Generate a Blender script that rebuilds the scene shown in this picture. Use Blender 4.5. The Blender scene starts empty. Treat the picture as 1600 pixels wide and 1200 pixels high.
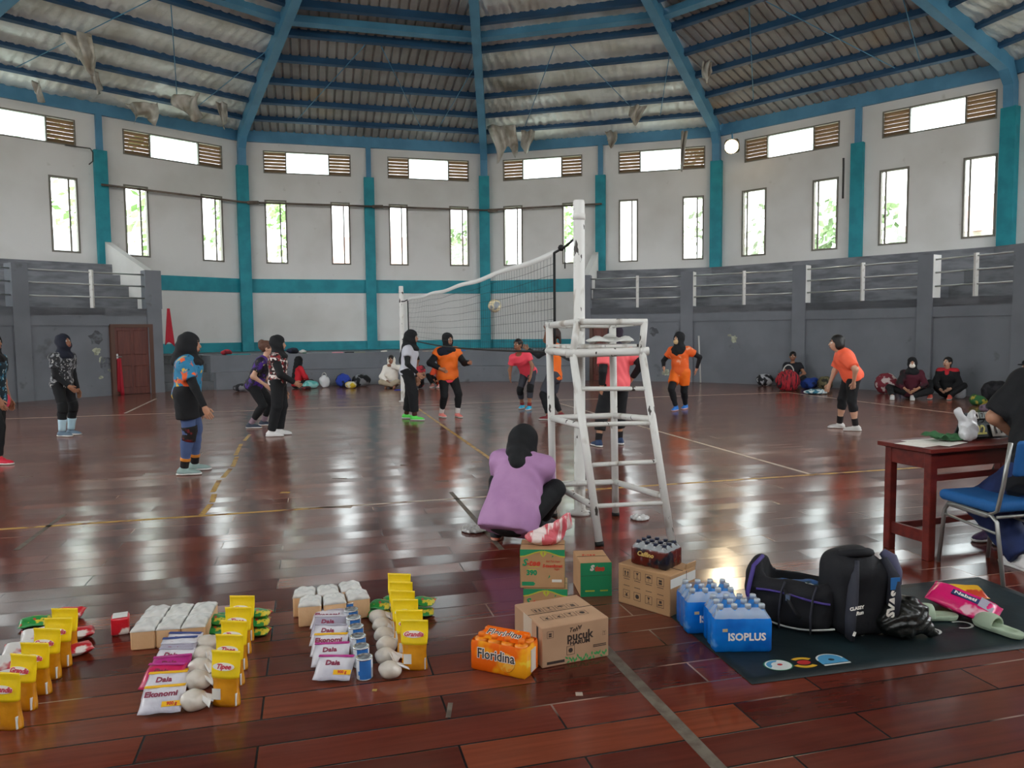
import bpy, bmesh, math, random, copy
import numpy as np
from mathutils import Vector, Matrix
random.seed(7); np.random.seed(7)
SC = bpy.context.scene
COL = SC.collection
R_ = math.radians

# ------------------------------------------------------------------ camera
FPX, PITCH, ROLL, CAMH = 1179.85, 0.07031735, -0.00930664, 1.5402
YAW = 0.26123988                     # heading of the court's long axis
CX, CY = -0.9099, 11.4299            # middle of the court and of the hall
_cp, _sp = math.cos(PITCH), math.sin(PITCH)
_fw = Vector((0, _cp, -_sp)); _up0 = Vector((0, _sp, _cp)); _rt0 = Vector((1, 0, 0))
_rt = _rt0*math.cos(ROLL) + _up0*math.sin(ROLL)
_up = _up0*math.cos(ROLL) - _rt0*math.sin(ROLL)
CAMP = Vector((0, 0, CAMH))
cam = bpy.data.cameras.new('camera'); camo = bpy.data.objects.new('camera', cam); COL.objects.link(camo)
cam.sensor_fit = 'HORIZONTAL'; cam.sensor_width = 36.0; cam.lens = FPX/1600*36.0
cam.clip_start = 0.05; cam.clip_end = 400
M3 = Matrix((_rt, _up, -_fw)).transposed()
camo.matrix_world = Matrix.Translation(CAMP) @ M3.to_4x4()
SC.camera = camo

# ------------------------------------------------------------------ sky, exposure
w = bpy.data.worlds.new('overcast_sky'); SC.world = w; w.use_nodes = True
nt = w.node_tree; bg = nt.nodes['Background']
tc = nt.nodes.new('ShaderNodeTexCoord'); sp = nt.nodes.new('ShaderNodeSeparateXYZ')
rp = nt.nodes.new('ShaderNodeValToRGB')
rp.color_ramp.elements[0].position = 0.0; rp.color_ramp.elements[0].color = (0.55, 0.55, 0.53, 1)
rp.color_ramp.elements[1].position = 0.12; rp.color_ramp.elements[1].color = (0.93, 0.97, 1.0, 1)
nt.links.new(tc.outputs['Generated'], sp.inputs[0]); nt.links.new(sp.outputs['Z'], rp.inputs[0])
nt.links.new(rp.outputs[0], bg.inputs['Color']); bg.inputs['Strength'].default_value = 1.5
SC.view_settings.view_transform = 'Standard'; SC.view_settings.look = 'None'
SC.view_settings.exposure = 2.6; SC.view_settings.gamma = 1.0
SC.view_settings.use_curve_mapping = False
SC.cycles.max_bounces = 10; SC.cycles.transparent_max_bounces = 16
SC.cycles.diffuse_bounces = 6

# ------------------------------------------------------------------ helpers
def ray(px, py):
    return _fw*FPX + _rt*(px-800) + _up*(600-py)
def F(px, py, z=0.0):
    d = ray(px, py); t = (z-CAMH)/d.z
    return CAMP + d*t
def PT(px, py, Y):
    d = ray(px, py); return CAMP + d*(Y/d.y)
def zat(px, py, P):
    'height of the point seen at px,py that stands at the distance of P'
    return PT(px, py, P.y).z
def AB(a, b, z=0.0):
    'court coordinates (a along the side lines, b along the net) to world'
    return Vector((CX + a*math.cos(YAW) - b*math.sin(YAW), CY + a*math.sin(YAW) + b*math.cos(YAW), z))

def srgb(h):
    if not isinstance(h, str): return tuple(h)[:3]
    h = h.lstrip('#'); o = []
    for i in (0, 2, 4):
        c = int(h[i:i+2], 16)/255
        o.append(c/12.92 if c <= 0.04045 else ((c+0.055)/1.055)**2.4)
    return tuple(o)

_mats = {}
def mat(name, col, rough=0.6, metal=0.0, spec=0.5, col2=None, scale=6.0, lo=0.4, hi=0.62, bump=0.0, bscale=40.0,
        trans=0.0, alpha=1.0, coat=0.0, emit=0.0, stretch=None, voro=False, rrange=None, more=(), ior=1.45):
    'Principled material: base colour, a second colour in noise patches, further patches (col,scale,lo,hi), noise bump'
    if name in _mats: return _mats[name]
    m = bpy.data.materials.new(name); m.use_nodes = True; n = m.node_tree; L = n.links
    b = n.nodes['Principled BSDF']
    b.inputs['Base Color'].default_value = (*srgb(col), 1); b.inputs['Roughness'].default_value = rough
    b.inputs['Metallic'].default_value = metal; b.inputs['Specular IOR Level'].default_value = spec
    b.inputs['Transmission Weight'].default_value = trans; b.inputs['Alpha'].default_value = alpha
    b.inputs['Coat Weight'].default_value = coat; b.inputs['IOR'].default_value = ior
    if emit:
        b.inputs['Emission Color'].default_value = (*srgb(col), 1); b.inputs['Emission Strength'].default_value = emit
    co = None
    if col2 is not None or bump or more or rrange:
        t = n.nodes.new('ShaderNodeTexCoord'); mp = n.nodes.new('ShaderNodeMapping')
        L.new(t.outputs['Object'], mp.inputs['Vector']); co = mp.outputs['Vector']
        if stretch: mp.inputs['Scale'].default_value = stretch
    prev = None
    lay = ([(col2, scale, lo, hi)] if col2 is not None else []) + list(more)
    for i, (c2, s2, l2, h2) in enumerate(lay):
        if voro:
            tx = n.nodes.new('ShaderNodeTexVoronoi'); tx.inputs['Scale'].default_value = s2; out = tx.outputs['Distance']
        else:
            tx = n.nodes.new('ShaderNodeTexNoise'); tx.inputs['Scale'].default_value = s2; tx.inputs['Detail'].default_value = 3; out = tx.outputs['Fac']
            if i:
                ad = n.nodes.new('ShaderNodeVectorMath'); ad.operation = 'ADD'; ad.inputs[1].default_value = (7.3*i, 3.1*i, 1.7*i)
                L.new(co, ad.inputs[0]); L.new(ad.outputs[0], tx.inputs['Vector'])
        if voro or not i: L.new(co, tx.inputs['Vector'])
        r = n.nodes.new('ShaderNodeMapRange'); r.inputs['From Min'].default_value = l2; r.inputs['From Max'].default_value = h2
        L.new(out, r.inputs['Value'])
        mx = n.nodes.new('ShaderNodeMix'); mx.data_type = 'RGBA'
        L.new(r.outputs['Result'], mx.inputs['Factor'])
        if prev is None: mx.inputs[6].default_value = (*srgb(col), 1)
        else: L.new(prev, mx.inputs[6])
        mx.inputs[7].default_value = (*srgb(c2), 1); prev = mx.outputs[2]
    if prev is not None: L.new(prev, b.inputs['Base Color'])
    if bump:
        tx = n.nodes.new('ShaderNodeTexNoise'); tx.inputs['Scale'].default_value = bscale; tx.inputs['Detail'].default_value = 4
        L.new(co, tx.inputs['Vector']); bp = n.nodes.new('ShaderNodeBump'); bp.inputs['Strength'].default_value = bump
        bp.inputs['Distance'].default_value = 0.02
        L.new(tx.outputs['Fac'], bp.inputs['Height']); L.new(bp.outputs['Normal'], b.inputs['Normal'])
    if rrange:
        tx = n.nodes.new('ShaderNodeTexNoise'); tx.inputs['Scale'].default_value = rrange[2]
        L.new(co, tx.inputs['Vector']); r = n.nodes.new('ShaderNodeMapRange')
        r.inputs['To Min'].default_value = rrange[0]; r.inputs['To Max'].default_value = rrange[1]
        L.new(tx.outputs['Fac'], r.inputs['Value']); L.new(r.outputs['Result'], b.inputs['Roughness'])
    _mats[name] = m
    return m

class MB:
    'collects shapes into one mesh'
    def __init__(s): s.v = []; s.f = []; s.m = []; s.sm = []
    def add(s, V, Fc, m=0, smooth=False):
        o = len(s.v); s.v.extend([tuple(p) for p in V]); s.f.extend([tuple(i+o for i in f) for f in Fc])
        s.m.extend([m]*len(Fc)); s.sm.extend([smooth]*len(Fc)); return s
    def box(s, c, d, rot=None, m=0):
        'centre, full size, optional 3x3'
        P = []
        for x in (-.5, .5):
            for y in (-.5, .5):
                for z in (-.5, .5):
                    q = Vector((x*d[0], y*d[1], z*d[2])); q = (rot @ q) if rot is not None else q
                    P.append(Vector(c)+q)
        return s.add(P, [(0,1,3,2),(4,6,7,5),(0,4,5,1),(2,3,7,6),(0,2,6,4),(1,5,7,3)], m)
    def bbox(s, c, d, r=0.01, rot=None, m=0, seg=1, smooth=False):
        'bevelled box'
        bm = bmesh.new(); bmesh.ops.create_cube(bm, size=1)
        for v in bm.verts: v.co = Vector((v.co.x*d[0], v.co.y*d[1], v.co.z*d[2]))
        bmesh.ops.bevel(bm, geom=bm.edges[:], offset=r, segments=seg, affect='EDGES', profile=.5)
        bm.verts.ensure_lookup_table(); bm.verts.index_update()
        V = [Vector(c)+((rot @ v.co) if rot is not None else v.co) for v in bm.verts]
        Fc = [tuple(v.index for v in f.verts) for f in bm.faces]; bm.free()
        return s.add(V, Fc, m, smooth)
    def hexa(s, bot, top, m=0):
        return s.add(list(bot)+list(top), [(3,2,1,0),(4,5,6,7),(0,1,5,4),(1,2,6,5),(2,3,7,6),(3,0,4,7)], m)
    def tube(s, path, r, n=8, m=0, closed=False, smooth=True, flat=None):
        P = [Vector(p) for p in path]; k = len(P)
        rr = r if isinstance(r, (list, tuple)) else [r]*k
        V = []; Fc = []
        T = []
        for i in range(k):
            a = P[(i-1) % k] if (i or closed) else P[0]; b = P[(i+1) % k] if (i < k-1 or closed) else P[-1]
            t = (b-a); T.append(t.normalized() if t.length > 1e-9 else Vector((0,0,1)))
        up = Vector((0,0,1)) if abs(T[0].z) < .9 else Vector((1,0,0))
        u = (up - T[0]*up.dot(T[0])).normalized()
        for i in range(k):
            u = (u - T[i]*u.dot(T[i]))
            u = u.normalized() if u.length > 1e-6 else T[i].orthogonal().normalized()
            q = T[i].cross(u)
            for j in range(n):
                a = 2*math.pi*j/n
                V.append(P[i] + u*(math.cos(a)*rr[i]*(flat or 1)) + q*(math.sin(a)*rr[i]))
        for i in range(k if closed else k-1):
            for j in range(n):
                a = i*n+j; b = i*n+(j+1) % n; c = ((i+1) % k)*n+(j+1) % n; d = ((i+1) % k)*n+j
                Fc.append((a,b,c,d))
        if not closed:
            Fc.append(tuple(range(n-1,-1,-1))); Fc.append(tuple((k-1)*n+j for j in range(n)))
        return s.add(V, Fc, m, smooth)
    def cyl(s, a, b, r, r2=None, n=16, m=0, smooth=True):
        return s.tube([a, b], [r, r if r2 is None else r2], n, m, smooth=smooth)
    def lathe(s, prof, n=20, c=(0,0,0), m=0, smooth=True):
        V = []; Fc = []; c = Vector(c); k = len(prof)
        for r, z in prof:
            for j in range(n):
                a = 2*math.pi*j/n; V.append(c+Vector((r*math.cos(a), r*math.sin(a), z)))
        for i in range(k-1):
            for j in range(n):
                Fc.append((i*n+j, i*n+(j+1) % n, (i+1)*n+(j+1) % n, (i+1)*n+j))
        Fc.append(tuple(range(n-1,-1,-1))); Fc.append(tuple((k-1)*n+j for j in range(n)))
        return s.add(V, Fc, m, smooth)
    def ball(s, c, r, m=0, n=12, sc=(1,1,1)):
        k = n//2+1; prof = []
        V = []; Fc = []; c = Vector(c)
        for i in range(k):
            th = math.pi*i/(k-1); 
            for j in range(n):
                a = 2*math.pi*j/n
                V.append(c+Vector((r*sc[0]*math.sin(th)*math.cos(a), r*sc[1]*math.sin(th)*math.sin(a), -r*sc[2]*math.cos(th))))
        for i in range(k-1):
            for j in range(n):
                Fc.append((i*n+j, i*n+(j+1) % n, (i+1)*n+(j+1) % n, (i+1)*n+j))
        return s.add(V, Fc, m, True)
    def grid(s, fn, nu, nv, m=0, smooth=True, thick=0.0):
        'surface fn(u,v) with u,v in 0..1; thick closes it into a sheet of that thickness'
        V = [Vector(fn(i/nu, j/nv)) for i in range(nu+1) for j in range(nv+1)]
        W = nv+1
        Fc = [(i*W+j, (i+1)*W+j, (i+1)*W+j+1, i*W+j+1) for i in range(nu) for j in range(nv)]
        if thick:
            N = [Vector((0,0,0)) for _ in V]
            for f in Fc:
                nn = (V[f[2]]-V[f[0]]).cross(V[f[3]]-V[f[1]])
                for q in f: N[q] += nn
            o = len(V); V2 = [p - (q.normalized()*thick if q.length > 1e-12 else Vector((0,0,thick))) for p, q in zip(V, N)]
            V = V+V2
            F2 = [tuple(q+o for q in reversed(f)) for f in Fc]
            rim = [i*W for i in range(nu+1)] + [nu*W+j for j in range(1, nv+1)] + [i*W+nv for i in range(nu-1,-1,-1)] + [j for j in range(nv-1,0,-1)]
            F3 = [(rim[i], rim[(i+1) % len(rim)], rim[(i+1) % len(rim)]+o, rim[i]+o) for i in range(len(rim))]
            Fc = Fc+F2+[tuple(reversed(f)) for f in F3]
        return s.add(V, Fc, m, smooth)
    def build(s, name, mats, parent=None, fix=True):
        me = bpy.data.meshes.new(name); me.from_pydata(s.v, [], s.f)
        if not isinstance(mats, (list, tuple)): mats = [mats]
        for q in mats: me.materials.append(q)
        me.polygons.foreach_set('material_index', s.m); me.polygons.foreach_set('use_smooth', s.sm)
        if fix:
            bm = bmesh.new(); bm.from_mesh(me); bmesh.ops.recalc_face_normals(bm, faces=bm.faces[:]); bm.to_mesh(me); bm.free()
        me.update()
        o = bpy.data.objects.new(name, me); COL.objects.link(o)
        if parent is not None: o.parent = parent
        return o

def empty(name, loc=(0,0,0), rz=0.0):
    o = bpy.data.objects.new(name, None); COL.objects.link(o); o.location = loc; o.rotation_euler = (0,0,rz)
    o.empty_display_size = .1
    return o
def tag(o, label=None, cat=None, group=None, kind=None):
    if label: o['label'] = label
    if cat: o['category'] = cat
    if group: o['group'] = group
    if kind: o['kind'] = kind
    return o
def thing(name, label, cat, loc=(0,0,0), rz=0.0, group=None):
    return tag(empty(name, loc, rz), label, cat, group)
def struct(o): o['kind'] = 'structure'; return o
def copy_tree(o, parent=None):
    c = o.copy(); COL.objects.link(c)
    if parent is not None: c.parent = parent
    for ch in list(o.children): copy_tree(ch, c)
    return c

def text_mb(body, size, M, depth=0.0008, shear=0.0, align='CENTER', bold=0.0, sx=1.0):
    'lettering as a mesh: M places the text plane (x right, y up, z out)'
    c = bpy.data.curves.new('t', 'FONT'); c.body = body; c.size = size; c.extrude = depth; c.shear = shear; c.align_x = align; c.align_y = 'CENTER'
    c.offset = bold; c.resolution_u = 2
    o = bpy.data.objects.new('t', c); COL.objects.link(o)
    dg = bpy.context.evaluated_depsgraph_get(); me = bpy.data.meshes.new_from_object(o.evaluated_get(dg))
    V = [M @ Vector((v.co.x*sx, v.co.y, v.co.z)) for v in me.vertices]; Fc = [tuple(p.vertices) for p in me.polygons]
    bpy.data.objects.remove(o); bpy.data.curves.remove(c); bpy.data.meshes.remove(me)
    return V, Fc
def frame(o, x, y):
    'matrix with origin o, x axis, y axis (made square)'
    x = Vector(x).normalized(); z = x.cross(Vector(y)).normalized(); y = z.cross(x)
    m = Matrix((x, y, z)).transposed().to_4x4(); m.translation = Vector(o); return m
# ------------------------------------------------------------------ setting: materials
M_white = mat('white_wall_paint', '#e9e6e2', .75, col2='#dcd8d2', scale=.7, lo=.45, hi=.75, bump=.05, bscale=30, more=[('#c2bcb2', 3.0, .70, .85)])
M_teal = mat('teal_paint', '#2398a6', .55, col2='#1a8896', scale=2.5)
M_grey = mat('grey_wall_paint', '#777a80', .7, col2='#6d7076', scale=1.3, lo=.4, hi=.7, bump=.05, bscale=25, more=[('#5f6164', 2.2, .66, .74)])
M_step = mat('grey_gallery_concrete', '#86878c', .75, col2='#6a6b70', scale=1.6, stretch=(1, 1, 4), lo=.42, hi=.65, bump=.05)
M_blue = mat('blue_roof_steel', '#5a95b8', .45, col2='#5089ab', scale=1.5, spec=.5)
M_purlin = mat('blue_purlin_steel', '#2d557a', .5, col2='#274a6c', scale=1.2)
M_frame = mat('bronze_window_frame', '#7d776c', .5, metal=.2)
M_louv = mat('brown_louvre', '#8a7358', .5)
M_steel = mat('bare_steel_rail', '#b9b9b6', .3, metal=.9)
M_wpipe = mat('white_painted_post', '#d9d7d1', .5, col2='#b3aba0', scale=9, lo=.6, hi=.7)
M_door = mat('brown_door_wood', '#6a3327', .45, col2='#57281f', scale=3, stretch=(6, 6, .6), bump=.05)
M_dframe = mat('door_frame_wood', '#5a3a2c', .5)

def glass_mat():
    m = bpy.data.materials.new('clear_window_glass'); m.use_nodes = True; n = m.node_tree; n.nodes.clear()
    o = n.nodes.new('ShaderNodeOutputMaterial'); t = n.nodes.new('ShaderNodeBsdfTransparent'); t.inputs[0].default_value = (.93, .96, .95, 1)
    g = n.nodes.new('ShaderNodeBsdfGlossy'); g.inputs['Roughness'].default_value = .03
    x = n.nodes.new('ShaderNodeMixShader'); x.inputs[0].default_value = .06
    n.links.new(t.outputs[0], x.inputs[1]); n.links.new(g.outputs[0], x.inputs[2]); n.links.new(x.outputs[0], o.inputs[0]); return m
def frost_mat(name, col, tcol):
    m = bpy.data.materials.new(name); m.use_nodes = True; n = m.node_tree; n.nodes.clear()
    o = n.nodes.new('ShaderNodeOutputMaterial'); t = n.nodes.new('ShaderNodeBsdfTranslucent'); t.inputs[0].default_value = (*col, 1)
    q = n.nodes.new('ShaderNodeBsdfTransparent'); q.inputs[0].default_value = (*tcol, 1)
    x = n.nodes.new('ShaderNodeMixShader'); x.inputs[0].default_value = .7
    n.links.new(t.outputs[0], x.inputs[1]); n.links.new(q.outputs[0], x.inputs[2]); n.links.new(x.outputs[0], o.inputs[0]); return m
M_glass = glass_mat()
M_frost = frost_mat('frosted_window_glass', (.85, .92, .92), (.9, .97, .97))

def floor_mat():
    m = bpy.data.materials.new('varnished_plank_floor'); m.use_nodes = True; n = m.node_tree; L = n.links; b = n.nodes['Principled BSDF']
    t = n.nodes.new('ShaderNodeTexCoord')
    br = n.nodes.new('ShaderNodeTexBrick'); br.offset = .37; br.offset_frequency = 2; br.squash = 1.0
    br.inputs['Scale'].default_value = 1.0; br.inputs['Brick Width'].default_value = 1.15; br.inputs['Row Height'].default_value = .2
    br.inputs['Mortar Size'].default_value = .005; br.inputs['Mortar Smooth'].default_value = .3; br.inputs['Bias'].default_value = -.1
    br.inputs['Color1'].default_value = (0, 0, 0, 1); br.inputs['Color2'].default_value = (1, 1, 1, 1); br.inputs['Mortar'].default_value = (.5, .5, .5, 1)
    L.new(t.outputs['Object'], br.inputs['Vector'])
    rp = n.nodes.new('ShaderNodeValToRGB'); e = rp.color_ramp.elements
    e[0].position = 0; e[0].color = (*srgb('#4a1811'), 1); e[1].position = 1; e[1].color = (*srgb('#8a4628'), 1)
    for p, c in ((.45, '#5c2117'), (.8, '#6e2e1d')):
        q = e.new(p); q.color = (*srgb(c), 1)
    L.new(br.outputs['Color'], rp.inputs[0])
    # grain along the boards
    mp = n.nodes.new('ShaderNodeMapping'); mp.inputs['Scale'].default_value = (1.2, 16, 1); L.new(t.outputs['Object'], mp.inputs[0])
    ng = n.nodes.new('ShaderNodeTexNoise'); ng.inputs['Scale'].default_value = 2.0; ng.inputs['Detail'].default_value = 5; L.new(mp.outputs[0], ng.inputs['Vector'])
    m1 = n.nodes.new('ShaderNodeMix'); m1.data_type = 'RGBA'; m1.blend_type = 'MULTIPLY'; m1.inputs['Factor'].default_value = .65
    r1 = n.nodes.new('ShaderNodeMapRange'); r1.inputs['From Min'].default_value = .3; r1.inputs['From Max'].default_value = .7; r1.inputs['To Min'].default_value = .62; r1.inputs['To Max'].default_value = 1.25
    L.new(ng.outputs['Fac'], r1.inputs['Value']); L.new(rp.outputs[0], m1.inputs[6]); L.new(r1.outputs[0], m1.inputs[7])
    # worn, dusty patches
    nw = n.nodes.new('ShaderNodeTexNoise'); nw.inputs['Scale'].default_value = .45; nw.inputs['Detail'].default_value = 5; L.new(t.outputs['Object'], nw.inputs['Vector'])
    rw = n.nodes.new('ShaderNodeMapRange'); rw.inputs['From Min'].default_value = .45; rw.inputs['From Max'].default_value = .75; rw.inputs['To Max'].default_value = .35
    L.new(nw.outputs['Fac'], rw.inputs['Value'])
    # the court itself is scuffed paler by play
    sx_ = n.nodes.new('ShaderNodeSeparateXYZ'); L.new(t.outputs['Object'], sx_.inputs[0])
    cw_ = n.nodes.new('ShaderNodeMapRange'); cw_.interpolation_type = 'SMOOTHSTEP'; cw_.inputs['From Min'].default_value = -6.6; cw_.inputs['From Max'].default_value = -3.0; cw_.inputs['To Max'].default_value = .30
    L.new(sx_.outputs['Y'], cw_.inputs['Value'])
    wa_ = n.nodes.new('ShaderNodeMath'); wa_.operation = 'ADD'; wa_.use_clamp = True; L.new(rw.outputs[0], wa_.inputs[0]); L.new(cw_.outputs[0], wa_.inputs[1])
    m2 = n.nodes.new('ShaderNodeMix'); m2.data_type = 'RGBA'; m2.inputs[7].default_value = (*srgb('#9a7361'), 1)
    L.new(wa_.outputs[0], m2.inputs['Factor']); L.new(m1.outputs[2], m2.inputs[6])
    # board joints: dark, pale where dust sits
    m3 = n.nodes.new('ShaderNodeMix'); m3.data_type = 'RGBA'
    nj = n.nodes.new('ShaderNodeTexNoise'); nj.inputs['Scale'].default_value = 1.4; L.new(t.outputs['Object'], nj.inputs['Vector'])
    rj = n.nodes.new('ShaderNodeValToRGB'); rj.color_ramp.elements[0].position = .56; rj.color_ramp.elements[0].color = (.012, .008, .007, 1)
    rj.color_ramp.elements[1].position = .66; rj.color_ramp.elements[1].color = (.33, .22, .17, 1); L.new(nj.outputs['Fac'], rj.inputs[0])
    L.new(br.outputs['Fac'], m3.inputs['Factor']); L.new(m2.outputs[2], m3.inputs[6]); L.new(rj.outputs[0], m3.inputs[7])
    L.new(m3.outputs[2], b.inputs['Base Color'])
    rr = n.nodes.new('ShaderNodeMapRange'); rr.inputs['To Min'].default_value = .10; rr.inputs['To Max'].default_value = .22
    nr = n.nodes.new('ShaderNodeTexNoise'); nr.inputs['Scale'].default_value = 1.1; nr.inputs['Detail'].default_value = 6; L.new(t.outputs['Object'], nr.inputs['Vector'])
    L.new(nr.outputs['Fac'], rr.inputs['Value'])
    ra_ = n.nodes.new('ShaderNodeMath'); ra_.operation = 'MULTIPLY_ADD'; ra_.inputs[1].default_value = .08; L.new(cw_.outputs[0], ra_.inputs[0]); L.new(rr.outputs[0], ra_.inputs[2]); L.new(ra_.outputs[0], b.inputs['Roughness'])
    b.inputs['Specular IOR Level'].default_value = .30
    bp = n.nodes.new('ShaderNodeBump'); bp.inputs['Strength'].default_value = .14; bp.inputs['Distance'].default_value = .006
    sm = n.nodes.new('ShaderNodeMath'); sm.operation = 'MULTIPLY_ADD'; sm.inputs[1].default_value = -1.2
    nb = n.nodes.new('ShaderNodeTexNoise'); nb.inputs['Scale'].default_value = 1.6; nb.inputs['Detail'].default_value = 2
    mb_ = n.nodes.new('ShaderNodeMapping'); mb_.inputs['Scale'].default_value = (.5, 2.6, 1); L.new(t.outputs['Object'], mb_.inputs[0]); L.new(mb_.outputs[0], nb.inputs['Vector'])
    ad = n.nodes.new('ShaderNodeMath'); ad.operation = 'MULTIPLY_ADD'; ad.inputs[1].default_value = .25
    L.new(br.outputs['Color'], ad.inputs[0]); L.new(nb.outputs['Fac'], ad.inputs[2])
    L.new(br.outputs['Fac'], sm.inputs[0]); L.new(ad.outputs[0], sm.inputs[2])
    L.new(sm.outputs[0], bp.inputs['Height'])
    # every board lies at a slightly different tilt
    wn_ = n.nodes.new('ShaderNodeTexWhiteNoise'); wn_.noise_dimensions = '1D'; L.new(br.outputs['Color'], wn_.inputs['W'])
    vs = n.nodes.new('ShaderNodeVectorMath'); vs.operation = 'MULTIPLY_ADD'; vs.inputs[1].default_value = (.035, .035, 0); vs.inputs[2].default_value = (-.0175, -.0175, 0)
    va = n.nodes.new('ShaderNodeVectorMath'); va.operation = 'ADD'; vn = n.nodes.new('ShaderNodeVectorMath'); vn.operation = 'NORMALIZE'
    L.new(wn_.outputs['Color'], vs.inputs[0]); L.new(vs.outputs[0], va.inputs[0]); L.new(bp.outputs[0], va.inputs[1]); L.new(va.outputs[0], vn.inputs[0]); L.new(vn.outputs[0], b.inputs['Normal'])
    return m
M_floor = floor_mat()

def roof_mat(foil):
    if foil:
        return mat('silver_foil_insulation', '#f2f0ec', .34, metal=.15, col2='#cfcac0', scale=.9, lo=.42, hi=.66, bump=.9, bscale=7, more=[('#968e80', .35, .6, .68)])
    return mat('brown_grey_roof_sheet', '#aaa7a5', .7, metal=.1, col2='#95918d', scale=1.1, more=[('#a8937a', .4, .62, .75)])
M_foil = roof_mat(True); M_sheet = roof_mat(False)

# ------------------------------------------------------------------ setting: hall geometry (twelve-sided hall around the court)
HX, HY = -0.805, 11.437
def ringpt(k, R, z=0.0):
    a = 1.579 - k*math.pi/6; return Vector((HX+R*math.cos(a), HY+R*math.sin(a), z))
WV = {-3: (-16.6, 11.3), -2: (-14.6, 19.04), -1: (-8.798, 25.128), 0: (-.921, 27.239), 1: (6.795, 25.124), 2: (12.625, 19.329), 3: (15.0, 11.57)}
for k in (-6, -5, -4, 4, 5): WV[k] = tuple(ringpt(k, 15.81))[:2]
WV[6] = WV[-6]
def wv(k, z=0.0): return Vector((WV[k][0], WV[k][1], z))
REARZ, SIDEZ = 6.0, 3.5
ZT, ZA = 7.78, 11.95                     # wall top, apex of the roof slope
APEX = Vector((HX, HY, ZA))
_tn = [0]
def trim(mb, m):
    _tn[0] += 1; return struct(mb.build('trim_%d' % _tn[0], m))
_wn = [0]

# floor: court-aligned object so that the boards run along the side lines
fl = MB(); PF = []
inv = Matrix.Rotation(-YAW, 3, 'Z')
for k in range(-6, 6): PF.append(inv @ (ringpt(k, 15.9)-Vector((CX, CY, 0))))
fl.add(PF, [tuple(range(11, -1, -1))])
flo = struct(fl.build('floor', M_floor)); flo.location = (CX, CY, 0); flo.rotation_euler = (0, 0, YAW)
gm = MB(); gm.add([(-120, -60, -.4), (120, -60, -.4), (120, 160, -.4), (-120, 160, -.4)], [(0, 1, 2, 3)])
struct(gm.build('ground', mat('grey_green_yard', '#8b8f7c', .9, col2='#a5a294', scale=.15)))

# court lines and grey joint tapes (painted strips, 1 mm high)
M_yel = mat('worn_yellow_line', '#b08a3e', .5, col2='#6e4634', scale=7, lo=.52, hi=.62)
M_wht = mat('worn_white_line', '#a99a8c', .5, col2='#6a4536', scale=5, lo=.58, hi=.66)
M_tape = mat('grey_joint_filler', '#6c6257', .6, col2='#54463b', scale=14)
def strip(p, q, wd, m, h=.0012):
    p = Vector(p); q = Vector(q); d = (q-p); L = d.length; mb = MB()
    mb.box((0, 0, h/2), (L, wd, h)); _tn[0] += 1
    o = struct(mb.build('trim_%d' % _tn[0], m)); o.location = (p+q)/2; o.rotation_euler = (0, 0, math.atan2(d.y, d.x)); return o
strip(AB(-9, -4.5), AB(-2.0, -4.5), .05, M_yel); strip(AB(-2.0, -4.5), AB(0.4, -4.5), .05, M_wht); strip(AB(.4, -4.5), AB(9, -4.5), .05, M_yel)
strip(AB(-9, 4.6), AB(9, 4.5), .05, M_wht)
strip(AB(-9, -4.5), AB(-9, 4.5), .05, M_wht); strip(AB(9, -4.5), AB(9, 4.5), .05, M_wht)
strip(AB(0, -4.5), AB(0, 4.5), .05, M_yel); strip(AB(3, -4.5), AB(3, 4.5), .05, M_wht)
for i, (b0, b1) in enumerate([(-4.46, -4.05), (-3.98, -3.6), (-3.5, -2.9), (-2.75, -2.2), (-2.1, -1.35), (-1.2, -.2), (.1, .8)]):
    strip(AB(-3+.03*math.sin(i*2.), b0), AB(-3+.03*math.sin(i*2.+1), b1), .05, M_yel)
for (px_, py_, l_, w_, m_) in ((445, 770, .09, .06, M_yel), (503, 795, .5, .05, M_wht), (632, 727, .10, .06, M_tape), (530, 748, .16, .03, M_tape), (690, 752, .14, .04, M_tape), (1198, 741, .22, .02, M_tape), (1140, 727, .16, .02, M_tape), (1370, 651, .14, .04, M_tape), (745, 722, .12, .05, M_wht), (365, 686, .06, .05, M_tape), (250, 670, .14, .03, M_tape), (152, 750, .20, .03, M_tape), (38, 745, .16, .03, M_tape), (702, 1110, .02, .12, M_tape), (905, 1085, .03, .03, M_wht), (585, 1079, .02, .02, M_yel)):
    c_ = F(px_, py_); strip(c_-Vector((l_/2, -.1*l_, 0)), c_+Vector((l_/2, -.1*l_+.2*l_, 0)), w_, m_)
strip(AB(-5.6, 4.9), AB(-5.65, 8.3), .05, M_wht)
strip(AB(-.72, -9.4), AB(-.73, -7.6), .055, M_tape); strip(AB(-.8, -6.2), AB(-.8, -4.2), .04, M_tape); strip(AB(-4.15, -5.2), AB(-4.15, -4.1), .04, M_tape)

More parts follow.
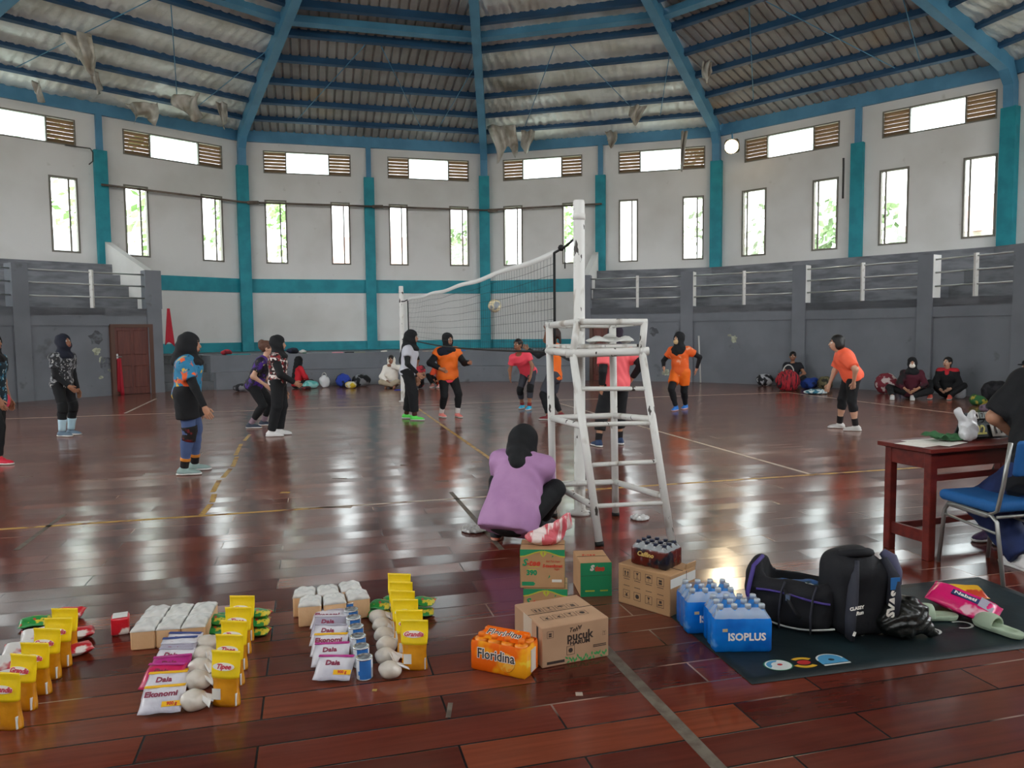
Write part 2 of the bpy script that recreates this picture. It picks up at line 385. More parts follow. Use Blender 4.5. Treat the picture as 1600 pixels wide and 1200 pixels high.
# walls ------------------------------------------------------------
WNAMES = {-3: 'wall_far_left', -2: 'wall_left', -1: 'wall_back_left', 0: 'wall_back_right', 1: 'wall_right', 2: 'wall_far_right'}
UP = [(.70, 3.52), (4.76, 7.60)]
TALL = [(.70, 1.40), (2.82, 3.46), (4.77, 5.42), (6.88, 7.57)]
SPEC = {1: ([(.95, 3.92), (5.10, 7.86)], [(.88, 1.70), (3.16, 3.92), (5.06, 5.83), (7.14, 7.91)]),
        -2: ([(.68, 3.53), (4.78, 7.78)], [(.70, 1.40), (2.80, 3.52), (4.74, 5.43), (7.03, 7.73)])}
for i in range(-3, 3):
    a = wv(i); b = wv(i+1); t = (b-a); Lw = t.length; t.normalize(); nrm = Vector((t.y, -t.x, 0))
    if nrm.dot(Vector((HX, HY, 0))-a) < 0: nrm = -nrm
    ups, tls = SPEC.get(i, (UP, TALL))
    holes = [(u0, u1, 6.80, 7.53) for u0, u1 in ups] + [(u0, u1, 3.84, 5.93) for u0, u1 in tls]
    us = sorted(set([0, Lw]+[h[0] for h in holes]+[h[1] for h in holes])); zs = [0, 3.84, 5.93, 6.80, 7.53, ZT]
    P = lambda u, z, d=0: a + t*u - nrm*d + Vector((0, 0, z))
    mb = MB()
    for j in range(len(us)-1):
        for q in range(len(zs)-1):
            um, zm = (us[j]+us[j+1])/2, (zs[q]+zs[q+1])/2
            if any(h[0] < um < h[1] and h[2] < zm < h[3] for h in holes): continue
            for d in (0, .18):
                mb.add([P(us[j], zs[q], d), P(us[j+1], zs[q], d), P(us[j+1], zs[q+1], d), P(us[j], zs[q+1], d)], [(0, 1, 2, 3) if d else (3, 2, 1, 0)])
    for h in holes:
        c = [(h[0], h[2]), (h[1], h[2]), (h[1], h[3]), (h[0], h[3])]
        for j in range(4):
            p, q = c[j], c[(j+1) % 4]
            mb.add([P(*p, 0), P(*q, 0), P(*q, .18), P(*p, .18)], [(0, 1, 2, 3)])
    mb.add([P(0, ZT), P(Lw, ZT), P(Lw, ZT, .18), P(0, ZT, .18)], [(0, 1, 2, 3)])
    struct(mb.build(WNAMES[i], M_white, fix=False))
    rot = Matrix((t, -nrm, Vector((0, 0, 1)))).transposed()
    def WB(mb, u0, u1, z0, z1, d0, d1, m=0):
        mb.box(P((u0+u1)/2, (z0+z1)/2, (d0+d1)/2), (u1-u0, d1-d0, z1-z0), rot, m)
    # windows: top row louvre - pane - louvre
    for u0, u1 in ups:
        _wn[0] += 1; f = MB(); s = (u1-u0); g = .035
        p0, p1 = u0+s*.255, u1-s*.255
        for z0, z1 in ((6.80, 6.80+g), (7.53-g, 7.53)): WB(f, u0, u1, z0, z1, -.02, .1)
        for x in (u0+g/2, p0, p1, u1-g/2): WB(f, x-g/2, x+g/2, 6.80+g, 7.53-g, -.02, .1)
        wo = struct(f.build('window_%d' % _wn[0], M_frame))
        pn = MB(); WB(pn, p0+g/2, p1-g/2, 6.80+g, 7.53-g, .05, .056); pn.build('pane', M_frost, wo)
        for x0, x1 in ((u0+g, p0-g/2), (p1+g/2, u1-g)):
            lv = MB()
            for q in range(6):
                zc = 6.895+q*.108
                lv.box(P((x0+x1)/2, zc, .05), (x1-x0, .11, .014), rot @ Matrix.Rotation(R_(-48), 3, 'X'))
            lv.build('louvre', M_louv, wo)
    for u0, u1 in tls:
        _wn[0] += 1; f = MB(); g = .05
        for z0, z1 in ((3.84, 3.84+g), (5.93-g, 5.93)): WB(f, u0, u1, z0, z1, -.03, .12)
        for x in (u0+g/2, u1-g/2): WB(f, x-g/2, x+g/2, 3.84+g, 5.93-g, -.03, .12)
        wo = struct(f.build('window_%d' % _wn[0], M_frame))
        sa = MB(); x0, x1, z0, z1 = u0+g, u1-g, 3.84+g, 5.93-g; g2 = .045; sh = .16 if i < 1 else .1
        xs = x1-sh if i < 1 else x0+sh
        WB(sa, xs-g2/2, xs+g2/2, z0, z1, .04, .08)
        sa.build('mullion', M_frame, wo)
        pn = MB(); WB(pn, x0, x1, z0, z1, .055, .06); pn.build('pane', M_glass, wo)
    # bands and columns
    mid = {-2: 4.12, -1: 4.11, 0: 4.16, 1: 4.47}.get(i, 4.08)
    if i in (-2, -1, 0):
        lo_u, hi_u = (mid if i == -2 else 0), (mid if i == 0 else Lw)
        for z0, z1 in ((2.88, 3.33), (.94, 1.24)):
            q = MB(); WB(q, lo_u, hi_u, z0, z1, -.05, .02); trim(q, M_teal)
    cb = .94 if i in (-1,) else 2.2
    q = MB(); WB(q, mid-.17, mid+.17, cb, 6.78, -.16, .02); trim(q, M_teal)
    q = MB(); WB(q, mid-.08, mid+.08, 6.78, 7.85, -.12, .04); trim(q, M_blue)
    q = MB(); WB(q, -.1, Lw+.1, ZT, 8.16, -.10, .10); trim(q, M_blue)          # ring beam
for k in range(-3, 4):
    c = wv(k); rd = (Vector((HX, HY, 0))-c).normalized(); sd = Vector((-rd.y, rd.x, 0)); rot = Matrix((sd, rd, Vector((0, 0, 1)))).transposed()
    cb = .94 if k in (-1, 0) else 2.2
    q = MB(); q.box(c+rd*.10+Vector((0, 0, (cb+6.98)/2)), (.36, .34, 6.98-cb), rot); trim(q, M_teal)
    # steel post and rafter: a bent box beam
    q = MB(); z0 = 8.02
    path = [(c+rd*.16+Vector((0, 0, 6.98)), .12), (c+rd*.18+Vector((0, 0, 7.55)), .13), (c+rd*.45+Vector((0, 0, 7.98)), .19)]
    for tt in (.06, .99):
        pp = Vector((c.x, c.y, z0)).lerp(APEX, tt); path.append((pp+Vector((0, 0, -.12)), .19))
    W2 = .12; V = []
    for j, (pp, hh) in enumerate(path):
        tn = (path[min(j+1, len(path)-1)][0]-path[max(j-1, 0)][0]).normalized(); nn = tn.cross(sd).normalized()
        for sx, sy in ((-1, -1), (1, -1), (1, 1), (-1, 1)): V.append(pp+sd*(sx*W2)+nn*(sy*hh))
    Fc = [(0, 1, 2, 3)]
    for j in range(len(path)-1):
        for e in range(4): Fc.append((j*4+e, j*4+(e+1) % 4, j*4+4+(e+1) % 4, j*4+4+e))
    Fc.append(tuple(len(V)-4+e for e in range(4)))
    q.add(V, Fc); trim(q, M_blue)

# unseen rear and side walls; the open gaps above them are added for daylight
for i in (3, 4, 5, -6, -5, -4):
    a = wv(i); b = wv(i+1); t = (b-a).normalized(); L = (b-a).length; n = (Vector((HX, HY, 0))-(a+b)/2).normalized(); rot = Matrix((t, -n, Vector((0, 0, 1)))).transposed()
    q = MB(); z1 = REARZ if i in (4, 5, -6, -5) else SIDEZ
    if z1 > .1:
        q.box((a+b)/2-n*.09+Vector((0, 0, z1/2)), (L, .18, z1), rot)
        struct(q.build({3: 'wall_right_rear', 4: 'wall_rear_right', 5: 'wall_rear_mid_right', -6: 'wall_rear_mid_left', -5: 'wall_rear_left', -4: 'wall_left_rear'}[i], M_white))
    q = MB(); q.box((a+b)/2+Vector((0, 0, 7.95)), (L+.2, .2, .4), rot); trim(q, M_blue)
    q = MB(); q.box(a+Vector((0, 0, 3.9)), (.36, .36, 7.8), rot); trim(q, M_teal)

# roof: one sheet per side of the hall, purlins below it
for i in list(range(-6, 6)):
    a = wv(i, 8.10); b = wv(i+1, 8.10); A = APEX+Vector((0, 0, .30)); Mi = (a+b)/2
    t = (b-a).normalized(); up = (A-Mi); up = up-t*up.dot(t); Hs = up.length; up.normalize(); n_ = t.cross(up); n_ = n_ if n_.z > 0 else -n_
    Lw = (b-a).length; foil = (i % 2 == 0); ua = (A-a).dot(t)
    def vmax(u): return Hs*(u/ua) if u <= ua else Hs*(Lw-u)/(Lw-ua)
    q = MB(); sd_ = random.Random(i)
    if foil:
        us = [Lw*j/150 for j in range(151)]
    else:
        us = []
        u = 0.0
        while u < Lw-.01:
            us += [u, min(u+.17, Lw), min(u+.19, Lw), min(u+.23, Lw)]; u += .25
        us.append(Lw)
    V = []; Fc = []; NV = 40
    rowlen = NV+1
    for j, u in enumerate(us):
        off = 0.0
        if not foil: off = (.045 if (j % 4) in (2, 3) else 0.0)
        vm = max(vmax(u), 0.0)
        for z in range(NV+1):
            vv = -.7+(vm+.7)*z/NV
            o2 = off
            if foil: o2 = .07*abs(math.sin(vv*math.pi/1.13))*-1 + sd_.uniform(-.014, .014) + .011*math.sin(u*2*math.pi/.25)
            V.append(a+t*u+up*vv+n_*o2)
    for j in range(len(us)-1):
        if us[j+1]-us[j] < 1e-5: continue
        for z in range(NV): Fc.append((j*rowlen+z, (j+1)*rowlen+z, (j+1)*rowlen+z+1, j*rowlen+z+1))
    q.add(V, Fc, 0, foil)
    # a weathering sheet just above
    o = struct(q.build('ceiling' if i == -6 else 'ceiling', M_foil if foil else M_sheet, fix=False))
    c2 = MB(); c2.add([a-up*.9+n_*.12, b-up*.9+n_*.12, A+n_*.12], [(0, 1, 2)]); struct(c2.build('roof', M_sheet))
    if -3 <= i <= 2:
        for tt in (.065, .13, .2, .272, .345, .42, .50, .58, .66, .74, .82, .9):
            p0 = wv(i, 8.02).lerp(APEX, tt)+Vector((0, 0, .07)); p1 = wv(i+1, 8.02).lerp(APEX, tt)+Vector((0, 0, .07))
            d = (p1-p0); x = d.normalized(); rot = Matrix((x, up, n_)).transposed()
            q = MB(); ln = d.length
            q.box((p0+p1)/2, (ln, .05, .22), rot); q.box((p0+p1)/2-n_*.105-up*.04, (ln, .11, .014), rot); q.box((p0+p1)/2+n_*.105-up*.04, (ln, .11, .014), rot)
            trim(q, M_purlin)
        tt = .383
        p0 = wv(i, 8.02).lerp(APEX, tt); p1 = wv(i+1, 8.02).lerp(APEX, tt); d = p1-p0
        q = MB(); q.box((p0+p1)/2, (d.length, .2, .2), Matrix((d.normalized(), up, n_)).transposed()); trim(q, M_blue)
        # thin sag rods, a zigzag across the slope
        for u0, t0, t1 in ((.2, .08, .34), (.5, .34, .08), (.8, .08, .34)):
            pa = wv(i, 8.02).lerp(APEX, t0); pb = wv(i+1, 8.02).lerp(APEX, t0); pc = wv(i, 8.02).lerp(APEX, t1); pd = wv(i+1, 8.02).lerp(APEX, t1)
            q = MB(); q.tube([pa.lerp(pb, u0)-n_*.06, pc.lerp(pd, u0+.22)-n_*.06], .012, 5); trim(q, M_blue)

# torn foil hanging from the purlins
def scrap(px, py, wpx, hpx, k, lab, sd, tt=.05):
    rnd = random.Random(sd); a_, b_ = wv(k, 7.90), wv(k+1, 7.90); nn = (b_-a_).cross(APEX-Vector((0, 0, .3))-a_); d_ = ray(px, py); s_ = nn.dot(a_-CAMP)/nn.dot(d_)
    top = CAMP+d_*s_; c_ = Vector((HX, HY, 0)); e_ = Vector((top.x, top.y, 0))-c_
    if e_.length > 14.6 or s_ < 0: 
        Y = top.y-(e_.length-14.6) if s_ > 0 else 20.0; top = PT(px, py, Y)
    Y = top.y; s = Y/1180; w_, h_ = wpx*s, hpx*s
    ph = [rnd.uniform(0, 6) for _ in range(4)]
    def fn(u, v):
        e = 1-.45*v*(.5+.5*math.sin(ph[0]+5*u)) 
        return top+Vector(((u-.5)*w_*(1-.35*v)+.1*w_*math.sin(ph[1]+4*v), .10*math.sin(ph[2]+9*u+3*v)+.06*math.sin(15*u+ph[3])+.15*v*v, -v*h_*e))
    mb = MB(); mb.grid(fn, 10, 10, thick=.004)
    tag(mb.build('foil_scrap', M_scrap), lab, 'insulation scrap', 'torn roof insulation')
M_scrap = mat('torn_foil', '#cbc6bd', .38, metal=.2, col2='#a09789', scale=2.5, bump=.5, bscale=6)
scrap(123, 52, 44, 58, -2, 'wide beige sheet of torn insulation hanging high in the left roof section', 1)
scrap(222, 160, 52, 34, -2, 'crumpled silver foil scrap above the green-lit top window', 2)
scrap(292, 148, 46, 40, -2, 'crumpled pale foil scrap with a ragged tail beside the left rafter foot', 3)
scrap(57, 128, 12, 30, -2, 'narrow foil strip hanging over the wall beam left of the first wall column', 4)
scrap(347, 160, 12, 38, -2, 'thin foil strip hanging close to the bent foot of the left rafter', 5)
scrap(788, 196, 44, 56, 0, 'large ragged dark foil bunch hanging beside the middle rafter', 6)
scrap(823, 204, 22, 34, 0, 'rounded beige insulation flap next to the ragged bunch at the middle rafter', 7)
scrap(955, 205, 18, 24, 0, 'small beige foil flap over the wall beam right of the middle window bays', 8)
scrap(996, 165, 26, 28, 0, 'pale square foil flap on a purlin in the silver roof section', 9)
scrap(1069, 205, 10, 60, 0, 'long narrow foil strip dangling in front of a top window louvre', 10)
scrap(1106, 96, 16, 30, 0, 'white foil tuft clinging to the right rafter', 11)
scrap(148, 112, 10, 34, -2, 'small torn foil sliver near the first wall column', 12)
# ------------------------------------------------------------------ raised gallery, ledge, doors
def far_on_circle(px, r):
    d = ray(px, 600); d = Vector((d.x, d.y, 0)).normalized(); c = Vector((CX, CY, 0)); b = d.dot(c); q = b*b-(c.length_squared-r*r)
    return d*(b+math.sqrt(q))
GP = {-2: far_on_circle(38, 12.1), -1.5: far_on_circle(245, 12.0), .5: far_on_circle(914, 12.1), 1: far_on_circle(1073, 12.2),
      1.5: far_on_circle(1247, 12.2), 2: far_on_circle(1443, 12.2), 2.5: far_on_circle(1593, 12.15)}
for k in (-3, -2.5, 3): GP[k] = ringpt(k, 12.1)
def wallk(k):
    if k == int(k): return wv(int(k))
    return (wv(math.floor(k))+wv(math.ceil(k)))/2
ZG = 2.2
def gallery(ks, nm, right):
    wal = MB(); stp = MB()
    for k0, k1 in zip(ks[:-1], ks[1:]):
        a, b = GP[k0], GP[k1]; wa, wb = wallk(k0), wallk(k1); t = (b-a).normalized(); L = (b-a).length
        nr = Vector((t.y, -t.x, 0)); nr = nr if nr.dot(Vector((CX, CY, 0))-a) > 0 else -nr
        rot = Matrix((t, -nr, Vector((0, 0, 1)))).transposed()
        wal.box(a+t*L/2-nr*.12+Vector((0, 0, 1.765/2)), (L, .16, 1.765), rot)
        wal.box(a+t*L/2-nr*.10+Vector((0, 0, 1.765+.2175)), (L, .20, .435), rot)
        s0 = [0.0, .26, .44, .62, .80, 1.0]
        for j in range(5):
            z0, z1 = 1.9+.0, ZG+.33*j
            p = [a.lerp(wa, s0[j])-nr*.0, b.lerp(wb, s0[j]), b.lerp(wb, 1.0), a.lerp(wa, 1.0)]
            zb = 2.0 if j == 0 else ZG+.33*(j-1)
            stp.hexa([Vector((q.x, q.y, zb)) for q in p], [Vector((q.x, q.y, z1)) for q in p])
    struct(wal.build('wall_gallery_'+nm, M_grey)); struct(stp.build('floor_gallery_'+nm, M_step))
    for k in ks:
        a = GP[k]; n = (Vector((CX, CY, 0))-a).normalized(); sd = Vector((-n.y, n.x, 0)); rot = Matrix((sd, n, Vector((0, 0, 1)))).transposed()
        q = MB(); q.box(a+n*.0+Vector((0, 0, 1.1)), (.36, .12, 2.2), rot)
        if k == -1.5: q.box(a+n*-.1+sd*0+Vector((0, 0, 2.7)), (.40, .32, 1.0), rot)
        else: q.box(a+n*-.1+Vector((0, 0, 2.7)), (.36, .32, 1.0), rot)
        if right and k > .6:   # paler plate on one cheek of the post
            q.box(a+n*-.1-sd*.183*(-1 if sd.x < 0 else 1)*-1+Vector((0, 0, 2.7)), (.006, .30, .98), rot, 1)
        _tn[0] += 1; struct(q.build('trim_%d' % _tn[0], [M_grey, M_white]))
    for k0, k1 in zip(ks[:-1], ks[1:]):
        if k0 < -2.6 or k1 > 2.6: continue
        a, b = GP[k0], GP[k1]; n = (Vector((CX, CY, 0))-(a+b)/2).normalized(); mid = a.lerp(b, .52)-n*.06
        nmv = {(-3, -2.5): 'on the left gallery, mostly out of view', (-2.5, -2): 'on the left gallery beyond its first grey post', (-2, -1.5): 'on the left gallery above the brown door',
               (.5, 1): 'on the right gallery behind the umpire chair', (1, 1.5): 'on the right gallery above the masked player in orange', (1.5, 2): 'on the right gallery above the player in a coral shirt',
               (2, 2.5): 'on the right gallery above the persons seated in maroon and in black', (2.5, 3): 'on the right gallery at the end past the last grey post'}[(k0, k1)]
        th = thing('railing', 'three-bar steel railing '+nmv, 'railing', mid, 0, 'gallery railings')
        for z in (.27, .58, .88):
            q = MB(); q.cyl(a-n*.06-mid+Vector((0, 0, ZG+z)), b-n*.06-mid+Vector((0, 0, ZG+z)), .02, n=8); q.build('rail', M_steel, th)
        q = MB(); q.box((0, 0, ZG+.47), (.075, .075, .94)); q.build('post', M_wpipe, th)
gallery([-3, -2.5, -2, -1.5], 'left', False)
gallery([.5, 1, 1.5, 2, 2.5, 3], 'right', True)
# white sloping end walls, from the wall column down to the last gallery post
for k, nm in ((-1.5, 'wall_stair_left'), (.5, 'wall_stair_right')):
    g, wq = GP[k], wallk(k); d = (wq-g); sd = Vector((-d.y, d.x, 0)).normalized()*.09
    q = MB(); zt = [(0.0, 3.15), (1.0, 4.25)]
    q.hexa([g-sd, g+sd, wq+sd, wq-sd], [g-sd+Vector((0, 0, 3.15)), g+sd+Vector((0, 0, 3.15)), wq+sd+Vector((0, 0, 4.25)), wq-sd+Vector((0, 0, 4.25))])
    struct(q.build(nm, M_white))

# ledge with a bench step along the middle walls
def rdir(k, R):
    w_ = wallk(k); c = Vector((HX, HY, 0)); return c+(w_-c).normalized()*R
L_m1, L_0 = rdir(-1, 11.75), rdir(0, 11.75)
end_l = far_on_circle(338, 11.6); end_r = (rdir(0, 11.75)+rdir(1, 11.75))/2
lp = [end_l, L_m1, L_0, end_r]
q = MB(); ws = [wallk(-1.27) if False else wv(-1).lerp(wv(-2), .30), wv(-1), wv(0), wallk(.5)]
for j in range(3):
    a, b = lp[j], lp[j+1]; wa, wb = ws[j], ws[j+1]
    for s0, z0, z1 in ((0.0, 0, .47), (.10, .47, .93)):
        p = [a.lerp(wa, s0), b.lerp(wb, s0), wb, wa]
        q.hexa([Vector((v.x, v.y, z0)) for v in p], [Vector((v.x, v.y, z1)) for v in p])
struct(q.build('wall_ledge', M_grey))
q = MB(); C0 = GP[-1.5].lerp(wallk(-1.5), .04)
for j in range(4):
    s = .05+.07*j; p = [C0.lerp(wallk(-1.5), s), end_l.lerp(ws[0], s), ws[0], wallk(-1.5)]
    q.hexa([Vector((v.x, v.y, 0.0 if j == 0 else .235*j)) for v in p], [Vector((v.x, v.y, .235*(j+1))) for v in p])
struct(q.build('floor_steps', mat('damp_step_concrete', '#6b6d70', .7, col2='#4f5152', scale=1.5, lo=.4, hi=.6)))

# doors
_dn = [0]
def door(pxa, pxb, k0, k1, zt, label):
    a, b = GP[k0], GP[k1]; t = (b-a).normalized()
    def on(px):
        d = ray(px, 600); d = Vector((d.x, d.y)); M = np.array([[t.x, -d.x], [t.y, -d.y]]); u, s = np.linalg.solve(M, [-a.x, -a.y]); return u
    u0, u1 = on(pxa), on(pxb)
    nr = Vector((t.y, -t.x, 0)); nr = nr if nr.dot(Vector((CX, CY, 0))-a) > 0 else -nr
    if nr.dot(Vector((0, -1, 0))) < 0: pass
    rot = Matrix((t, -nr, Vector((0, 0, 1)))).transposed()
    P = lambda u, z, d=0: a+t*u+nr*d+Vector((0, 0, z))
    _dn[0] += 1; f = MB()
    for x in (u0+.05, u1-.05): f.box(P(x, zt/2, .0), (.1, .12, zt), rot)
    f.box(P((u0+u1)/2, zt-.04, .0), (u1-u0-.2, .12, .08), rot)
    do = struct(f.build('door_%d' % _dn[0], M_dframe)); do['label'] = label
    l = MB(); x0, x1 = u0+.1, u1-.1; xm = (x0+x1)/2
    l.box(P(xm, (zt-.08)/2+.005, -.01), (x1-x0-.01, .05, zt-.09), rot)
    for xa, xb in ((x0+.07, xm-.035), (xm+.035, x1-.07)):
        for za, zb in ((.18, .74), (1.02, zt-.16)):
            l.bbox(P((xa+xb)/2, (za+zb)/2, .018), (xb-xa, .025, zb-za), .012, rot)
    lf = l.build('leaf', M_door, do)
    h = MB(); h.cyl(P(x0+.05, .98, .01), P(x0+.05, .98, .07), .012, n=8); h.cyl(P(x0+.05, .98, .065), P(x0+.15, .98, .065), .011, n=8); h.box(P(x0+.05, .98, .018), (.04, .012, .14), rot)
    h.build('door_handle', M_steel, lf)
door(175, 241, -2, -1.5, 1.80, 'brown panelled wooden door below the left gallery')
door(922, 962, .5, 1, 1.80, 'dark brown wooden door seen through the umpire chair')

# damaged paint on the grey walls (bare plaster patches)
M_patch = mat('flaked_plaster', '#b9bba4', .8, col2='#8d8f7c', scale=12); M_damp = mat('damp_patch', '#4f5154', .75, col2='#6d7076', scale=7, lo=.45, hi=.6)
def on_wall(px, py, k0, k1, off=.045):
    a, b = GP[k0], GP[k1]; t = (b-a).normalized(); nr = Vector((t.y, -t.x, 0)); nr = nr if nr.dot(Vector((CX, CY, 0))-a) > 0 else -nr
    a = a-nr*.04; d = ray(px, py); M = np.array([[t.x, -d.x], [t.y, -d.y]]); u, s = np.linalg.solve(M, [-a.x, -a.y])
    return CAMP+d*s+nr*.003, t, nr
def patch(px, py, wp, hp, k0, k1, m, sd):
    p, t, nr = on_wall(px, py, k0, k1); s = p.y/1180; rnd = random.Random(sd); n = 15
    r = [rnd.uniform(.55, 1.0) for _ in range(n)]
    V = [p+t*(math.cos(2*math.pi*j/n)*wp/2*s*r[j]*1.2)+Vector((0, 0, math.sin(2*math.pi*j/n)*hp/2*s*r[j])) for j in range(n)]
    mb = MB(); mb.add(V+[v-nr*.004 for v in V], [tuple(range(n)), tuple(range(2*n-1, n-1, -1))]+[(j, (j+1) % n, n+(j+1) % n, n+j) for j in range(n)])
    _tn[0] += 1; struct(mb.build('trim_%d' % _tn[0], m))
for a in ((151, 549, 13, 15, -2, -1.5, M_patch, 1), (159, 563, 9, 14, -2, -1.5, M_patch, 2), (150, 527, 22, 26, -2, -1.5, M_damp, 3), (167, 570, 18, 40, -2, -1.5, M_damp, 4), (158, 590, 7, 6, -2, -1.5, M_patch, 5), (172, 578, 8, 6, -2, -1.5, M_patch, 6),
          (48, 561, 10, 12, -2, -1.5, M_damp, 7), (1147, 530, 10, 16, 1, 1.5, M_patch, 8), (1140, 524, 7, 5, 1, 1.5, M_patch, 9), (1021, 518, 16, 16, .5, 1, M_damp, 10), (1040, 582, 12, 14, .5, 1, M_patch, 11)):
    patch(*a)
# pipe fixed along the columns, round the middle bays
q = MB(); pp = []
for k, s in ((-2, .5), (-1, 0), (-1, .5), (0, 0), (0, .53)):
    w_ = wv(k).lerp(wv(k+1), s) if k > -2 else wv(-2).lerp(wv(-1), s-.02); n = (Vector((HX, HY, 0))-w_).normalized(); pp.append(w_+n*.33+Vector((0, 0, 5.78)))
q.tube(pp, .032, 8); 
for p in (pp[1], pp[2], pp[3]): q.box(p+Vector((.3, -.02, -.02)), (.35, .1, .1))
tag(q.build('wall_pipe', mat('rusty_dark_pipe', '#7a6c60', .6, metal=.2, col2='#55483f', scale=2)), 'long thin dark pipe fixed across the wall columns above the tall windows', 'pipe')
# cable loop by the top left window
q = MB(); b0 = PT(72, 222, 21.4); q.tube([b0, PT(118, 229, 21.4), PT(141, 232, 21.4), PT(145, 238, 21.4), PT(145, 252, 21.4), PT(139, 257, 21.4)], .018, 6)
tag(q.build('wall_cable', mat('grey_cable', '#4b463f', .6)), 'loose grey cable running under the top left window', 'cable')
q = MB(); pz = wv(1).lerp(wv(2), .505); n = (Vector((HX, HY, 0))-pz).normalized()
q.tube([PT(1318, 247, 21.6), PT(1318, 262, 21.6), PT(1317, 310, 21.6)], .03, 6)
tag(q.build('wall_conduit', mat('dark_conduit', '#3d3a38', .6)), 'short dark conduit on the wall left of a teal column', 'pipe')

# flood lamp on the right rafter
lp0 = PT(1143, 229, 23.6); aim = (Vector((-2, 8, 1.0))-lp0).normalized()
lt = thing('flood_lamp', 'lit flood lamp glaring below the foot of the right rafter', 'lamp', lp0)
rot = Matrix((aim.cross(Vector((0, 0, 1))).normalized(), aim, aim.cross(Vector((0, 0, 1))).normalized().cross(aim))).transposed()
q = MB(); q.bbox(-aim*.09, (.44, .14, .42), .06, rot); q.build('housing', mat('lamp_housing', '#55534f', .5, metal=.4), lt)
q = MB(); q.cyl(aim*-.02, aim*.015, .20, n=24); q.build('lens', mat('lamp_glow', '#ffdca0', .4, emit=5), lt)
q = MB(); q.tube([-aim*.1+Vector((0, 0, .1)), -aim*.2+Vector((0, .1, .45))], .025, 6); q.build('bracket', M_blue, lt)
ld = bpy.data.lights.new('flood_beam', 'SPOT'); ld.energy = 90; ld.color = (1, .80, .52); ld.spot_size = R_(110); ld.spot_blend = .8; ld.shadow_soft_size = .18
lo = bpy.data.objects.new('flood_beam', ld); COL.objects.link(lo); lo.location = lp0+aim*.06; lo.rotation_euler = aim.to_track_quat('-Z', 'Y').to_euler()
lo.parent = lt; lo.location = aim*.06
# ------------------------------------------------------------------ net, posts, umpire chair, ball
M_chip = mat('chipped_white_paint', '#dcdad5', .45, col2='#3b332d', scale=16, lo=.64, hi=.66, more=[('#a79c90', 7, .6, .7)], stretch=(1, 1, .45))
M_netc = mat('black_net_cord', '#26272a', .8); M_tapew = mat('white_net_tape', '#dddcd8', .7); M_rub = mat('black_rubber', '#141312', .7)
NA = F(906, 803); NB = F(630, 627.5)
def post(P, top, r, label):
    h = zat(*top, P); t = thing('net_post', label, 'post', P)
    q = MB(); q.lathe([(r*1.9, 0), (r*1.9, .02), (r, .03), (r, h-.02), (r*.9, h)], 16); q.build('pole', M_chip, t)
    q = MB(); q.cyl((0, 0, h-.16), (0, 0, h-.11), r*1.1); q.build('collar', M_chip, t); return t, h
_, hA = post(NA, (904, 313), .047, 'tall white net post with chipped paint, standing behind the umpire chair')
_, hB = post(NB, (630, 447), .05, 'white net post at the far side line, behind the player in white')
def NP(px, py):
    d = ray(px, py); t = NB-NA; M = np.array([[t.x, -d.x], [t.y, -d.y]]); u, s = np.linalg.solve(M, [-NA.x, -NA.y]); return u, (CAMP+d*s).z
u0, zt0 = NP(866, 396); u1, zt1 = NP(637, 468); _, zb0 = NP(860, 549); _, zb1 = NP(645, 531)
netd = NB-NA
def net_at(u, v):      # u 0..1 along the net, v 0 bottom .. 1 top
    uu = u0+(u1-u0)*u; sag = -.10*4*u*(1-u)
    zt = zt0+(zt1-zt0)*u+sag*.4; zb = zb0+(zb1-zb0)*u+sag*.6
    p = NA+netd*uu; p = p+Vector((netd.y, -netd.x, 0)).normalized()*(.02*math.sin(u*9)*(1-v)); p.z = zb+(zt-zb)*v+.010*math.sin(u*26+v*9)*v
    return p
nt_ = thing('volleyball_net', 'sagging black volleyball net with a white top tape across the court', 'net', (NA+NB)/2)
o_ = Vector(nt_.location); mb = MB(); NU, NVv = 92, 9
for i in range(NU+1):
    mb.tube([net_at(i/NU, v/5)-o_ for v in range(6)], .0015, 3)
for v in range(1, NVv):
    mb.tube([net_at(i/46, v/NVv)-o_ for i in range(47)], .002, 3)
mb.build('netting', M_netc, nt_)
mb = MB(); mb.grid(lambda u, v: net_at(u, 1)-o_+Vector((0, 0, (v-.5)*.055)), 40, 1, thick=.004); mb.build('top_tape', M_tapew, nt_)
mb = MB(); mb.grid(lambda u, v: net_at(u, 0)-o_+Vector((0, 0, (v-.5)*.022)), 40, 1, thick=.004); mb.build('bottom_tape', M_rub, nt_)
for u in (0, 1):
    mb = MB(); mb.tube([net_at(u, v/4)-o_ for v in range(5)], .012, 6); mb.build('side_cord', M_rub, nt_)
for (u, v, P, z) in ((0, 1, NA, zt0+.09), (0, 0, NA, zb0-.08), (1, 1, NB, zt1), (1, 0, NB, zb1)):
    mb = MB(); a = net_at(u, v)-o_; b = P+Vector((0, 0, z))-o_; mb.tube([a, a.lerp(b, .5)+Vector((0, 0, -.015)), b], .012, 6)
    if v == 1 and u == 0: mb.ball(a.lerp(b, .3), .03, n=8); mb.tube([a.lerp(b, .45), a.lerp(b, .45)+Vector((0, 0, -.2))], .006, 5)
    mb.build('tie_rope', M_rub, nt_)

